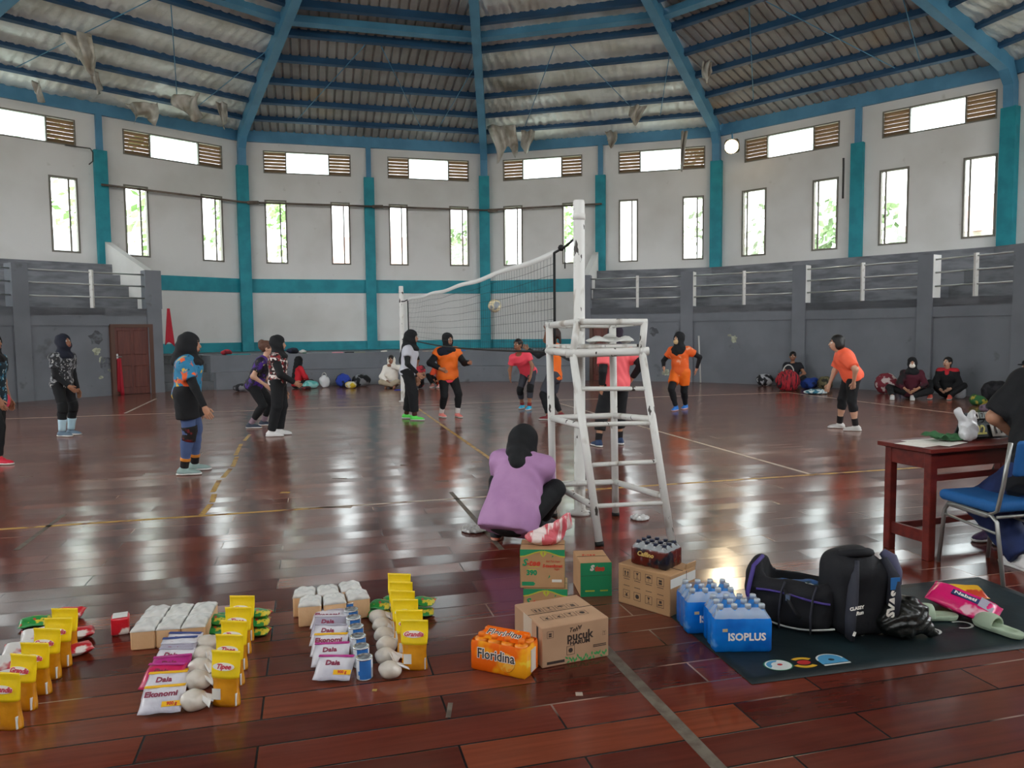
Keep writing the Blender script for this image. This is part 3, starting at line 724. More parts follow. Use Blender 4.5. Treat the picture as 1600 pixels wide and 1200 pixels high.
bp_ = PT(773, 478, 12.4); bl = thing('volleyball', 'cream and grey volleyball in flight in front of the net', 'ball', bp_)
mb = MB(); mb.ball((0, 0, 0), .108, n=24); mb.build('ball_shell', mat('cream_ball', '#eadcb4', .5, col2='#9aa0a4', scale=5, lo=.56, hi=.59), bl)
mb = MB()
for ax in ((1, 0, 0), (0, 1, 0), (0, 0, 1)):
    a = Vector(ax); b = a.orthogonal().normalized(); c = a.cross(b)
    for o in (-.035, .035): mb.tube([a*o+(b*math.cos(t*.3142)+c*math.sin(t*.3142))*math.sqrt(.1085**2-o*o) for t in range(20)], .0016, 4, closed=True)
mb.build('panel_seam', mat('ball_seam', '#5b5f66', .6), bl)

FLp, FRp, RRp = F(937, 853), F(1050, 851), F(962, 806); RLp = Vector((.335, 6.17, 0))
ch = thing('umpire_chair', 'tall white tubular umpire chair with chipped paint beside the net post', 'chair', (FLp+FRp+RRp+RLp)/4)
o_ = Vector(ch.location)
FLt, FRt = PT(895, 552, 5.62), PT(1003, 549, 5.65); RLt, RRt = PT(858, 508, RLp.y), PT(957, 508, RRp.y)
zs = (FLt.z+FRt.z)/2
RLs, RRs = Vector((RLt.x, RLt.y, zs)), Vector((RRt.x, RRt.y, zs)); FLa, FRa = PT(902, 503, 5.64), PT(1007, 503, 5.67)
def cp(name, a, b, r, ext=0.0):
    a = Vector(a); b = Vector(b); d = (b-a).normalized()*ext; mb = MB(); mb.cyl(a-d-o_, b+d-o_, r, n=12); return mb.build(name, M_chip, ch)
for a, b in ((FLp, FLt), (FRp, FRt), (RLp, RLt), (RRp, RRt)):
    lg = cp('leg', a, b, .029); mb = MB(); d = (b-a).normalized(); mb.cyl(a-o_, a+d*.03-o_, .033, n=12); mb.build('rubber_foot', M_rub, lg)
cp('seat_rail', FLt, FRt, .032, .05); cp('seat_rail', RLs, RRs, .026); cp('seat_rail', RLs, FLt, .03, .03); cp('seat_rail', RRs, FRt, .03, .03)
for a, b in ((FLt, FLa), (FRt, FRa)): cp('arm_post', a, b, .026)
cp('arm_rail', FLa, RLt, .024); cp('arm_rail', FRa, RRt, .024); cp('back_rail', RLt, RRt, .024, .03); cp('front_rail', FLa, FRa, .024, .02)
mb = MB()
for k_ in range(4):
    t0, t1 = .06+k_*.235, .06+k_*.235+.19
    a0, a1, b0, b1 = FLt.lerp(RLs, t0), FLt.lerp(RLs, t1), FRt.lerp(RRs, t0), FRt.lerp(RRs, t1); e = Vector((0, 0, .035)); 
    mb.hexa([a0+e-o_, b0+e-o_, b1+e-o_, a1+e-o_], [v+e+Vector((0, 0, .02))-o_ for v in (a0, b0, b1, a1)])
mb.build('seat', M_chip, ch)
def on_leg(a, b, py, px):
    best = None
    for i in range(101):
        p = a.lerp(b, i/100); d = p-CAMP; y = 600-FPX*d.dot(_up)/d.dot(_fw)
        if best is None or abs(y-py) < best[0]: best = (abs(y-py), p)
    return best[1]
for y0, y1 in ((608, 606), (664, 662), (727, 722), (791, 785)):
    cp('rung', on_leg(FLp, FLt, y0, 0), on_leg(FRp, FRt, y1, 0), .017)
for y0, y1, yf0, yf1 in ((653, 648, 667, 654), (756, 752, 790, 776)):
    l1, r1 = on_leg(RLp, RLt, y0, 0), on_leg(RRp, RRt, y1, 0)
    cp('brace', l1, r1, .024); cp('brace', l1, on_leg(FLp, FLt, yf0, 0), .024); cp('brace', r1, on_leg(FRp, FRt, yf1, 0), .024)
# dusty white rags left on the seat
mb = MB(); sc_ = (FLt+FRt+RRs+RLs)/4+Vector((.12, -.02, .075)); rr_ = random.Random(3)
mb.grid(lambda u, v: sc_+Vector(((u-.5)*.34, (v-.5)*.30, .03*math.sin(u*9)*math.sin(v*7)+.03*math.sin(u*3.14)*math.sin(v*3.14)+.01)), 12, 10, thick=.006)
tag(mb.build('rag', mat('white_rag', '#dcdcd8', .9, bump=.3)), 'crumpled white rag lying on the umpire chair seat', 'cloth')
# red bins/gowns by the podium: hanging red cloths
def drape(name, pxl, pxr, pyt, pyb, Y, m, label, cat, sd=0, group=None, fold=5, taper=.0, thick=.012, dz=.0):
    rnd = random.Random(sd); ph = rnd.uniform(0, 6)
    a, b = PT(pxl, pyt, Y), PT(pxr, pyt, Y); h = a.z-PT(pxl, pyb, Y).z; mb = MB()
    def fn(u, v):
        c = a.lerp(b, .5+(u-.5)*(1-taper*(1-v)))
        return c+Vector((0, -.02*math.sin(u*fold*2+ph)*(.3+.7*v)-.01, -h*v*(1-.06*math.sin(u*5+ph))))
    mb.grid(fn, 16, 8, thick=thick); return tag(mb.build(name, m), label, cat, group)
M_redc = mat('dark_red_cloth', '#a81f2e', .8, bump=.2, bscale=10)
wl = on_wall(187, 590, -2, -1.5)[0]; drape('red_cloth', 181, 192, 560, 615, wl.y-.08, M_redc, 'red cloth hung from the handle of the brown door', 'cloth', 1, taper=.5)
drape('red_gown', 256, 271, 482, 538, GP[-1.5].y+.05, M_redc, 'red gown hanging on the white wall at the end of the left gallery', 'cloth', 2, taper=.75, fold=3)

# ------------------------------------------------------------------ people: smooth bodies grown from tapered limbs
def A3(v): return np.array([v[0], v[1], v[2]], float)
class RC:      # tapered limb; flat<1 squeezes it along direction fd
    def __init__(s, a, b, ra, rb, clips=(), fd=None, flat=1.0):
        s.a, s.b, s.ra, s.rb, s.clips = A3(a), A3(b), ra, rb, clips; s.fd = None if fd is None else A3(fd)/np.linalg.norm(A3(fd)); s.flat = flat
        r = max(ra, rb); s.lo = np.minimum(s.a, s.b)-r; s.hi = np.maximum(s.a, s.b)+r
    def ev(s, P):
        a, b = s.a, s.b; Q = P
        if s.fd is not None:
            k = 1/s.flat-1; Q = P+((P-a)@s.fd)[..., None]*s.fd*k; b = b+((b-a)@s.fd)*s.fd*k
        ba = b-a; L2 = max(ba@ba, 1e-9); h = np.clip(((Q-a)@ba)/L2, 0, 1)
        d = np.linalg.norm(Q-a-h[..., None]*ba, axis=-1)-(s.ra+(s.rb-s.ra)*h)
        if s.fd is not None: d = d*(.5+.5*s.flat)
        for c, n in s.clips: d = np.maximum(d, (P-A3(c))@A3(n))
        return d
class EL:      # ellipsoid with axes rows
    def __init__(s, c, r, ax=None, clips=()):
        s.c = A3(c); s.r = np.array(r, float); s.ax = np.eye(3) if ax is None else np.array([A3(q) for q in ax]); s.clips = clips
        m = max(r); s.lo = s.c-m; s.hi = s.c+m
    def ev(s, P):
        q = (P-s.c)@s.ax.T; k0 = np.linalg.norm(q/s.r, axis=-1); k1 = np.linalg.norm(q/s.r**2, axis=-1)
        d = k0*(k0-1)/np.maximum(k1, 1e-6)
        for c, n in s.clips: d = np.maximum(d, (P-A3(c))@A3(n))
        return d
_CO = np.array([(0,0,0),(1,0,0),(0,1,0),(1,1,0),(0,0,1),(1,0,1),(0,1,1),(1,1,1)])
_ED = [(a, b) for a in range(8) for b in range(a+1, 8) if bin(a ^ b).count('1') == 1]
def sdf_mesh(prims, vox=.014, k=.03, sub=(), clips=(), noise=None, off=0.0, subk=0.0):
    'surface of the smooth union of prims, less sub, cut by planes (point, outward normal)'
    lo = np.min([p.lo for p in prims], 0)-k-2*vox-off; hi = np.max([p.hi for p in prims], 0)+k+2*vox+off
    n = np.ceil((hi-lo)/vox).astype(int)+1
    D = np.full(n, 9.0, np.float64)
    gx = [lo[i]+vox*np.arange(n[i]) for i in range(3)]
    def subgrid(p, m):
        s0 = np.clip(np.floor((p.lo-m-lo)/vox).astype(int), 0, n-1); s1 = np.clip(np.ceil((p.hi+m-lo)/vox).astype(int)+1, 1, n)
        sl = tuple(slice(a, b) for a, b in zip(s0, s1))
        return sl, np.stack(np.meshgrid(gx[0][sl[0]], gx[1][sl[1]], gx[2][sl[2]], indexing='ij'), -1)
    for p in prims:
        sl, G = subgrid(p, k+2.5*vox+off); d = p.ev(G)-off; E = D[sl]
        h = np.maximum(k-np.abs(E-d), 0)/k if k > 0 else 0
        D[sl] = np.minimum(E, d)-h*h*k*.25
    if noise is not None or clips:
        G = np.stack(np.meshgrid(*gx, indexing='ij'), -1)
        if noise is not None: D += noise(G)
        for c, nn in clips: D = np.maximum(D, (G-A3(c))@A3(nn))
    for p in sub:
        sl, G = subgrid(p, 2*vox); D[sl] = np.maximum(D[sl], -p.ev(G))
    ins = D < 0; c = [n[i]-1 for i in range(3)]
    cnt = sum(ins[x:x+c[0], y:y+c[1], z:z+c[2]].astype(np.int8) for x, y, z in _CO)
    act = (cnt > 0) & (cnt < 8); idx = np.argwhere(act)
    if len(idx) == 0: return [], []
    vals = np.stack([D[idx[:, 0]+o[0], idx[:, 1]+o[1], idx[:, 2]+o[2]] for o in _CO], 1)
    acc = np.zeros((len(idx), 3)); w = np.zeros(len(idx))
    for a, b in _ED:
        va, vb = vals[:, a], vals[:, b]; m = (va < 0) != (vb < 0)
        t = np.where(m, va/np.where(m, va-vb, 1), 0); p = _CO[a]+(_CO[b]-_CO[a])*t[:, None]
        acc += p*m[:, None]; w += m
    V = lo+(idx+acc/w[:, None])*vox
    num = np.full(c, -1, np.int64); num[tuple(idx.T)] = np.arange(len(idx))
    Fc = []
    for ax in range(3):
        u, v = (ax+1) % 3, (ax+2) % 3
        sl0 = [slice(None)]*3; sl1 = [slice(None)]*3; sl0[ax] = slice(0, -1); sl1[ax] = slice(1, None)
        ch = ins[tuple(sl0)] != ins[tuple(sl1)]; e = np.argwhere(ch)
        e = e[(e[:, u] > 0) & (e[:, v] > 0) & (e[:, u] < c[u]) & (e[:, v] < c[v])]
        if not len(e): continue
        s = ins[tuple(e.T)]; du = np.zeros(3, int); du[u] = 1; dv = np.zeros(3, int); dv[v] = 1
        q = np.stack([num[tuple((e-du-dv).T)], num[tuple((e-dv).T)], num[tuple(e.T)], num[tuple((e-du).T)]], 1)
        q[~s] = q[~s][:, ::-1]; q = q[(q >= 0).all(1)]; Fc.extend(map(tuple, q.tolist()))
    return V.tolist(), Fc
def sdf_obj(name, prims, m, parent=None, smooth=True, **kw):
    mb = MB(); V, Fc = sdf_mesh(prims, **kw); mb.add(V, Fc, 0, smooth); return mb.build(name, m, parent, fix=False)

SKIN = {'a': mat('skin_tan', '#b8866a', .5), 'b': mat('skin_brown', '#9a6a50', .5), 'c': mat('skin_light_tan', '#c99c82', .5)}
M_lip = mat('lips', '#8d4a42', .5); M_eyew = mat('eye_white', '#d8d2ca', .3); M_iris = mat('eye_dark', '#1d1512', .2); M_brow = mat('brow_dark', '#2a1d17', .7)
M_black = mat('black_cloth', '#17181b', .85, bump=.15, bscale=18); M_navy = mat('navy_cloth', '#171a29', .85, bump=.15, bscale=18)
M_hair = mat('black_hair', '#15110f', .5, bump=.4, bscale=30, stretch=(1, 1, .2))
M_sole = mat('white_sole', '#dedcd8', .6)

def ik(a, b, l1, l2, pole):
    d = (b-a); D = d.length; u = d.normalized() if D > 1e-6 else Vector((0, 0, -1)); D = min(max(D, abs(l1-l2)+.01), (l1+l2)*.998)
    x = (l1*l1-l2*l2+D*D)/(2*D); y = math.sqrt(max(l1*l1-x*x, 0)); p = pole-u*pole.dot(u); p = p.normalized() if p.length > 1e-6 else u.orthogonal().normalized()
    return a+u*x+p*y, a+u*D

class Person: pass
def person(label, base, face, H=1.56, j=None, skin='a', stout=1.0, group=None, head=(0, 0), vox=.014, hand='relax', z0=0.0,
           bend=None, elbow=None, knee=None, hands=(True, True), feet=(None, None)):
    '''base: floor pixel (px,py) or world point; face: heading in degrees (0 = +x, 90 = away from the camera).
    j: joints neck, pelvis, head, ankL, ankR, wrL, wrR as ('p',px,py[,further]) or ('l',forward,left,up).'''
    B = F(*base) if len(base) == 2 else Vector(base); s = H/1.56; a = R_(face)
    f = Vector((math.cos(a), math.sin(a), 0)); l = Vector((-f.y, f.x, 0)); U = Vector((0, 0, 1))
    def J(q):
        if q[0] == 'p': return PT(q[1], q[2], B.y+(q[3] if len(q) > 3 else 0))-B
        return f*q[1]+l*q[2]+U*q[3]
    p = Person(); p.s, p.f, p.l, p.B, p.vox, p.st = s, f, l, B, vox, stout
    g = {k: J(v) for k, v in (j or {}).items()}
    p.pel = g.get('pelvis', U*.80*s)
    if 'pelvis' in g and j['pelvis'][0] == 'p' and p.pel.z > .45: p.pel = p.pel+U*.06*s
    p.neck = g.get('neck', p.pel+U*.50*s)
    up = (p.neck-p.pel).normalized(); p.up = up; tf = (f-up*f.dot(up)).normalized(); p.tf = tf; p.tl = up.cross(tf); tl = p.tl
    hy, hp = R_(head[0]), R_(head[1])
    hf0 = f*math.cos(hy)+l*math.sin(hy); p.hf = (hf0*math.cos(hp)+U*math.sin(hp)).normalized(); p.hl = Vector((-hf0.y, hf0.x, 0)); p.hu = p.hf.cross(p.hl)
    p.hc = g.get('head', p.neck+(up*.5+U*.5).normalized()*.165*s+p.hf*.02*s)
    sw = .155*s*(.7+.3*stout); p.sh = {'L': p.neck+tl*sw-up*.055*s, 'R': p.neck-tl*sw-up*.055*s}
    p.hip = {'L': p.pel+tl*.085*s, 'R': p.pel-tl*.085*s}
    p.el, p.wr, p.kn, p.an, p.ft = {}, {}, {}, {}, {}
    for q, sg in (('L', 1), ('R', -1)):
        w_ = g.get('wr'+q, p.sh[q]-U*.475*s+l*sg*.05+f*.05)
        pole = -f*.8+l*sg*.5-U*.2
        if elbow and q in elbow: e_ = elbow[q]; pole = f*e_[0]+l*e_[1]+U*e_[2]
        p.el[q], p.wr[q] = ik(p.sh[q], w_, .265*s, .225*s, pole)
        an = g.get('ank'+q, l*sg*.10*s+U*.075*s)
        if j and 'ank'+q in j and j['ank'+q][0] == 'p': an = Vector((an.x, an.y, .078*s))
        kp = f+l*sg*.15
        if knee and q in knee: e_ = knee[q]; kp = f*e_[0]+l*e_[1]+U*e_[2]
        L_ = (an-p.hip[q]).length; m_ = min(max(1.0, L_/(.736*s)), 1.18)
        p.kn[q], p.an[q] = ik(p.hip[q], an, .375*s*m_, .365*s*m_, kp)
        fa = feet[0 if q == 'L' else 1]
        ff = f if fa is None else Vector((math.cos(R_(fa)), math.sin(R_(fa)), 0))
        p.ft[q] = ff
    st = stout
    hx = (p.tf, p.tl, p.up); X = lambda c, r, ax=hx, **k: EL(c, r, ax, **k)
    lerp = lambda t: p.pel.lerp(p.neck, t)
    p.torso = [X(lerp(.02), (.105*s*st, .158*s*(.55+.45*st), .12*s)), X(lerp(.36)+tf*.005, (.098*s*st, .130*s*st, .15*s)), X(lerp(.70), (.108*s*st, .148*s*(.5+.5*st), .16*s)),
               X(lerp(.72)+tf*.055*s, (.065*s*st, .115*s, .07*s)), RC(p.sh['L'], p.sh['R'], .052*s, .052*s), X(lerp(-.06)-tf*.03*s, (.09*s*st, .14*s, .09*s))]
    p.neckp = [RC(lerp(.93), p.hc-p.hu*.06*s-p.hf*.02*s, .050*s, .044*s)]
    p.armp = {}; p.legp = {}
    for q in 'LR':
        p.armp[q] = [RC(p.sh[q], p.el[q], .046*s*st, .036*s*(.6+.4*st)), RC(p.el[q], p.wr[q], .037*s*(.6+.4*st), .024*s)]
        c = p.kn[q].lerp(p.an[q], .28); bk = (p.kn[q]-p.hip[q]).normalized(); cal = -(p.ft[q])
        p.legp[q] = [RC(p.hip[q]+(p.kn[q]-p.hip[q])*.04, p.kn[q], .080*s*st, .052*s*(.6+.4*st)), RC(p.kn[q], p.an[q], .050*s*(.6+.4*st), .033*s),
                     RC(c+cal*.012*s, p.kn[q].lerp(p.an[q], .5)+cal*.008*s, .050*s*(.6+.4*st), .042*s)]
    prims = p.torso+p.neckp+p.armp['L']+p.armp['R']+p.legp['L']+p.legp['R']
    for q in 'LR':
        sole = p.an[q]-U*.05*s; prims.append(RC(sole-p.ft[q]*.03*s, sole+p.ft[q]*.13*s, .030*s, .024*s))
    mb = MB(); V, Fc = sdf_mesh(prims, vox=vox, k=.035*s); mb.add(V, Fc, 0, True)
    # hands: palm and five bent fingers
    for q, sg in (('L', 1), ('R', -1)):
        if not hands[0 if q == 'L' else 1]: continue
        d = (p.wr[q]-p.el[q]).normalized(); inn = (-l*sg); inn = (inn-d*inn.dot(d)); inn = inn.normalized() if inn.length > .2 else (U-d*U.dot(d)).normalized()
        ac = d.cross(inn); ac = ac if ac.dot(p.ft[q] if abs(d.z) > .5 else U) > 0 else -ac
        w0 = p.wr[q]
        palm = [RC(w0-d*.02*s, w0+d*.02*s, .024*s, .027*s), EL(w0+d*.052*s, (.048*s, .036*s, .017*s), (d, ac, inn))]
        V, Fc = sdf_mesh(palm, vox=.008, k=.02); mb.add(V, Fc, 0, True)
        for i, (o, ln) in enumerate(((.027, .070), (.009, .079), (-.010, .073), (-.027, .058))):
            c0 = w0+d*.075*s+ac*o*s; cur = .35 if hand == 'relax' else (.1 if hand == 'open' else .9)
            d1 = (d*math.cos(cur*.5)+inn*math.sin(cur*.5)+ac*o*(2.5 if hand != 'fist' else .5)).normalized(); d2 = (d*math.cos(cur*1.4)+inn*math.sin(cur*1.4)+ac*o).normalized()
            mb.tube([c0, c0+d1*ln*.55*s, c0+d1*ln*.55*s+d2*ln*.35*s, c0+d1*ln*.55*s+d2*ln*.47*s], [.0095*s, .0088*s, .0078*s, .004*s], 7)
        t0 = w0+d*.03*s+ac*.024*s; td = (d*.75+ac*.6+inn*.3).normalized()
        mb.tube([t0, t0+td*.034*s, t0+(td*.045+d*.018)*s, t0+(td*.047+d*.026)*s], [.012*s, .0105*s, .009*s, .005*s], 7)
    # head with face
    hc, hf, hl, hu = p.hc, p.hf, p.hl, p.hu; HX_ = (hf, hl, hu); E = lambda o, r: EL(hc+(hf*o[0]+hl*o[1]+hu*o[2])*s, tuple(x*s for x in r), HX_)
    at = lambda o: hc+(hf*o[0]+hl*o[1]+hu*o[2])*s
    hd = [E((-.012, 0, .035), (.095, .074, .083)), E((.022, 0, -.045), (.066, .056, .066)), E((.028, 0, -.088), (.038, .032, .026)), E((.038, .030, -.028), (.040, .030, .030)), E((.038, -.030, -.028), (.040, .030, .030)),
          RC(at((.083, 0, .012)), at((.102, 0, -.028)), .009*s, .014*s), E((.084, 0, -.064), (.012, .024, .010)), E((-.005, .075, -.012), (.020, .009, .030)), E((-.005, -.075, -.012), (.020, .009, .030)), RC(hc-hu*.05*s-hf*.02*s, at((-.02, 0, -.11)), .048*s, .046*s)]
    sub = [E((.098, .031, .008), (.018, .017, .011)), E((.098, -.031, .008), (.018, .017, .011))]
    V, Fc = sdf_mesh(hd, vox=.0065 if vox > .01 else .005, k=.018*s, sub=sub); o = len(mb.f); mb.add(V, Fc, 0, True)
    for yy in (.031, -.031):
        mb.ball(at((.074, yy, .007)), .0135*s, 2, 8); mb.ball(at((.083, yy, .007)), .0062*s, 3, 8)
        mb.tube([at((.087, yy*.55, .027)), at((.088, yy, .032)), at((.078, yy*1.55, .027))], .0045*s, 6, 4)
    mb.tube([at((.088, .022, -.064)), at((.096, .008, -.062)), at((.096, -.008, -.062)), at((.088, -.022, -.064))], .0058*s, 6, 1)
    mb.tube([at((.087, .018, -.070)), at((.094, 0, -.072)), at((.087, -.018, -.070))], .0055*s, 6, 1)
    p.ob = mb.build('person', [SKIN[skin], M_lip, M_eyew, M_iris, M_brow], fix=False)
    p.ob.location = B+U*z0; tag(p.ob, label, 'person', group); p.at = at; p.E = E; p.lerp = lerp
    return p

def hijab(p, m, bib=.10, tail=None, name='hijab'):
    s = p.s; E = p.E
    pr = [E((-.016, 0, .036), (.112, .092, .100)), E((.0, 0, -.035), (.092, .080, .085)), RC(p.hc-p.hu*.06*s, p.neck, .078*s, .082*s), EL(p.lerp(.93)+p.tf*.02*s, (.12*s*p.st, .155*s, .055*s+bib*.25), (p.tf, p.tl, p.up))]
    if bib > .12: pr.append(EL(p.lerp(.80)+p.tf*.05*s, (.10*s*p.st, .13*s, bib), (p.tf, p.tl, p.up)))
    if tail: pr.append(RC(p.hc-p.hf*.06*s-p.hu*.03*s, p.lerp(tail)-p.tf*.12*s, .085*s, .06*s))
    sub = [E((.115, 0, -.022), (.075, .053, .076))]
    return sdf_obj(name, pr, m, p.ob, vox=.011, k=.05*s, sub=sub, noise=lambda G: .004*np.sin(G[..., 2]*55+G[..., 0]*20+3*np.sin(G[..., 1]*25)))
def hair(p, m, style='short'):
    s = p.s; E = p.E; pr = [E((-.020, 0, .042), (.102, .083, .090))]
    if style == 'bob': pr += [E((-.045, 0, -.03), (.072, .088, .085)), E((-.02, .066, -.03), (.05, .022, .075)), E((-.02, -.066, -.03), (.05, .022, .075))]
    if style == 'bun': pr += [E((-.11, 0, .06), (.045, .048, .045)), E((-.05, 0, -.01), (.06, .078, .06))]
    if style == 'curly': pr += [E((-.08, 0, .05), (.075, .085, .085)), E((-.11, .02, .10), (.05, .05, .045)), E((-.05, 0, .0), (.06, .08, .06))]
    if style == 'long': pr += [E((-.06, 0, -.04), (.06, .085, .10)), RC(p.at((-.075, 0, -.05)), p.at((-.10, 0, -.32)), .062*s, .035*s)]
    if style == 'tail': pr += [E((-.05, 0, -.01), (.06, .078, .06)), RC(p.at((-.10, 0, .03)), p.at((-.13, 0, -.14)), .035*s, .02*s)]
    sub = [E((.110, 0, -.03), (.082, .064, .080)), E((.06, 0, -.115), (.10, .09, .045))]
    nz = (lambda G: .010*np.sin(G[..., 0]*120)*np.sin(G[..., 1]*110)*np.sin(G[..., 2]*130)) if style == 'curly' else (lambda G: .002*np.sin(G[..., 2]*20+G[..., 0]*150+G[..., 1]*150))
    return sdf_obj('hair', pr, m, p.ob, vox=.010, k=.025, sub=sub, noise=nz)
def shirt(p, m, sleeve=.45, hem=-.12, loose=.016, name='shirt', slv=None, neckcut=True, hemw=1.0):
    s = p.s; pr = [copy.copy(q_) for q_ in p.torso]+[RC(p.lerp(-.1), p.lerp(.75), .135*s*p.st*hemw, .125*s*p.st, fd=p.tf, flat=.72)]
    if hem < -.2: pr.append(RC(p.lerp(hem-.05), p.lerp(.1), .155*s*p.st, .14*s*p.st, fd=p.tf, flat=.72))
    for q in 'LR':
        a, e = p.sh[q], p.el[q]; d = (e-a).normalized()
        if sleeve <= 1: c = a.lerp(e, sleeve); pr.append(RC(a, a.lerp(e, sleeve+.15), .055*s*p.st, .056*s*(.5+.5*p.st), clips=[(c, d)]))
        else:
            pr.append(RC(a, e, .053*s*p.st, .045*s)); w_ = e.lerp(p.wr[q], sleeve-1); pr.append(RC(e, e.lerp(p.wr[q], sleeve-1+.1), .044*s, .034*s, clips=[(w_, (w_-e).normalized())]))
    cl = [(p.lerp(hem)-p.up*loose, -p.up)]
    for q_ in pr[:len(p.torso)+1+(1 if hem < -.2 else 0)]: q_.clips = list(q_.clips)+cl
    nz = lambda G: .0035*np.sin(G[..., 2]*38+5*np.sin(G[..., 0]*9+G[..., 1]*13))
    return sdf_obj(name, pr, m, p.ob, vox=p.vox, k=.045*s, off=loose, noise=nz, sub=[EL(p.lerp(1.02)+p.tf*.02*s, (.060*s, .066*s, .05*s), (p.tf, p.tl, p.up))] if neckcut else [])
def sleeves(p, m, q, a=.3, b=.97, name='arm_sleeve', off=.007):
    pr = [RC(p.sh[q].lerp(p.el[q], a), p.el[q], .046*p.s*p.st, .036*p.s), RC(p.el[q], p.wr[q], .037*p.s, .025*p.s, clips=[(p.el[q].lerp(p.wr[q], b), (p.wr[q]-p.el[q]).normalized())])]
    return sdf_obj(name, pr, m, p.ob, vox=.011, k=.02, off=off)
def trousers(p, m, to=.95, loose=.010, name='trousers', flare=0.0, top=.12):
    'to: 0..1 along thigh, 1..2 along shin'
    s = p.s; pr = [copy.copy(p.torso[0]), copy.copy(p.torso[5])]
    for q_ in pr: q_.clips = [(p.lerp(top), p.up)]
    for q in 'LR':
        h, kq, an = p.hip[q], p.kn[q], p.an[q]; L = p.legp[q]
        if to <= 1: c = h.lerp(kq, to); pr.append(RC(h, h.lerp(kq, to+.1), .082*s*p.st+flare*.5, (.082+(.052-.082)*to)*s*p.st+flare, clips=[(c, (kq-h).normalized())]))
        else:
            t = to-1; c = kq.lerp(an, t); n = (an-kq).normalized(); pr.append(RC(L[0].a, L[0].b, L[0].ra, L[0].rb+flare))
            pr.append(RC(kq, an, L[1].ra+flare, L[1].rb+flare*1.2, clips=[(c, n)])); pr.append(RC(L[2].a, L[2].b, L[2].ra, L[2].rb, clips=[(c, n)]))
    return sdf_obj(name, pr, m, p.ob, vox=p.vox, k=.03*s, off=loose, noise=lambda G: .002*np.sin(G[..., 2]*60+4*np.sin(G[..., 0]*14)))
def band(p, m, q, t0, t1, name='sock', off=.007):
    'tube round the leg; t in 1..2 along the shin, 0..1 thigh'
    s = p.s
    def P_(t): return p.hip[q].lerp(p.kn[q], t) if t <= 1 else p.kn[q].lerp(p.an[q], t-1)
    def r_(t): return ((.080+(.052-.080)*t)*p.st if t <= 1 else (.050-.015*(t-1)+(.010*max(0, 1-abs(t-1.35)/.35)))*(.6+.4*p.st))*s
    n = 6; mb = MB(); ts = [t0+(t1-t0)*i/n for i in range(n+1)]; path = [P_(t) for t in ts]
    if t0 <= 1 <= t1: path = [P_(t)+(p.kn[q]-(p.hip[q]+p.an[q])/2).normalized()*.012*max(0, 1-abs(t-1)*3) for t in ts]
    mb.tube(path, [r_(t)+off for t in ts], 14); return mb.build(name, m, p.ob)
def shoes(p, m, msole=None, msock=None, sock=1.80, tilt=(0, 0), cuff=None):
    s = p.s; msole = msole or M_sole
    for i, q in enumerate('LR'):
        U = Vector((0, 0, 1)); ff = p.ft[q]; tl_ = tilt[i]; fd = (ff*math.cos(tl_)-U*math.sin(tl_)); up = (U*math.cos(tl_)+ff*math.sin(tl_)); sd = up.cross(fd)
        a0 = p.an[q]-up*.048*s; X = (fd, sd, up); g = a0-up*.028*s
        pr = [EL(a0-fd*.035*s+up*.006*s, (.045*s, .036*s, .045*s), X), EL(a0+fd*.045*s, (.085*s, .040*s, .036*s), X), EL(a0+fd*.115*s-up*.008*s, (.060*s, .044*s, .028*s), X), RC(a0-fd*.01*s, p.an[q]+up*.01*s, .042*s, .040*s)]
        so = sdf_obj('shoe', pr, m, p.ob, vox=.009, k=.03, clips=[(g+up*.018*s, -up), (p.an[q]+up*.022*s, up)])
        pr = [EL(a0-fd*.035*s, (.055*s, .041*s, .06*s), X), EL(a0+fd*.05*s, (.10*s, .043*s, .06*s), X), EL(a0+fd*.12*s, (.062*s, .048*s, .06*s), X)]
        sdf_obj('sole', pr, msole, so, vox=.009, k=.03, clips=[(g+up*.022*s, up), (g+up*.001, -up)])
        if msock is not None: band(p, msock, q, sock, 1.99, 'sock', .006)
def mask(p, m):
    return sdf_obj('face_mask', [p.E((.060, 0, -.055), (.056, .062, .052))], m, p.ob, vox=.008, k=.01, clips=[(p.at((.02, 0, 0)), -p.hf)])

# cloth patterns
M_camo = mat('grey_camo_print', '#2b2c2f', .8, col2='#7f8084', scale=17, lo=.52, hi=.56, more=[('#b4b3b0', 25, .60, .63)])
M_teal_p = mat('dark_teal_print', '#12252e', .8, col2='#2b6b86', scale=14, lo=.54, hi=.58, more=[('#a9c0c4', 22, .60, .63)])
M_floral = mat('blue_floral_print', '#2f7fa6', .8, col2='#e8622c', scale=7.5, lo=.55, hi=.58, more=[('#e0b63e', 10, .60, .63), ('#1d4a63', 18, .62, .65)])
M_purp = mat('purple_print', '#4a2384', .7, col2='#1a1622', scale=6, lo=.46, hi=.52, more=[('#c9c26a', 26, .66, .68)])
M_redfl = mat('red_white_flower_print', '#2a1518', .8, col2='#e4d8d2', scale=19, lo=.52, hi=.55, more=[('#8e2a2c', 15, .56, .60)])
M_whitet = mat('white_jersey', '#c9c9d2', .75, bump=.1, bscale=20); M_orange = mat('orange_jersey', '#f4731a', .65, col2='#ef6a12', scale=4)
M_orange2 = mat('orange_kit', '#ef6522', .65, col2='#f3a37e', scale=10, lo=.60, hi=.64); M_pink = mat('hot_pink_jersey', '#fb4f62', .65)
M_pink2 = mat('salmon_pink_jersey', '#fd6a70', .65); M_coral = mat('coral_shirt', '#ff6a48', .65, bump=.1, bscale=14); M_lilac = mat('lilac_tshirt', '#b78ab6', .8, col2='#ad80ad', scale=5, bump=.25, bscale=9)
M_grl = mat('grey_leggings', '#3d3f48', .8); M_bluel = mat('slate_blue_leggings', '#4a5c86', .75); M_pad = mat('black_knee_pad', '#101114', .8)
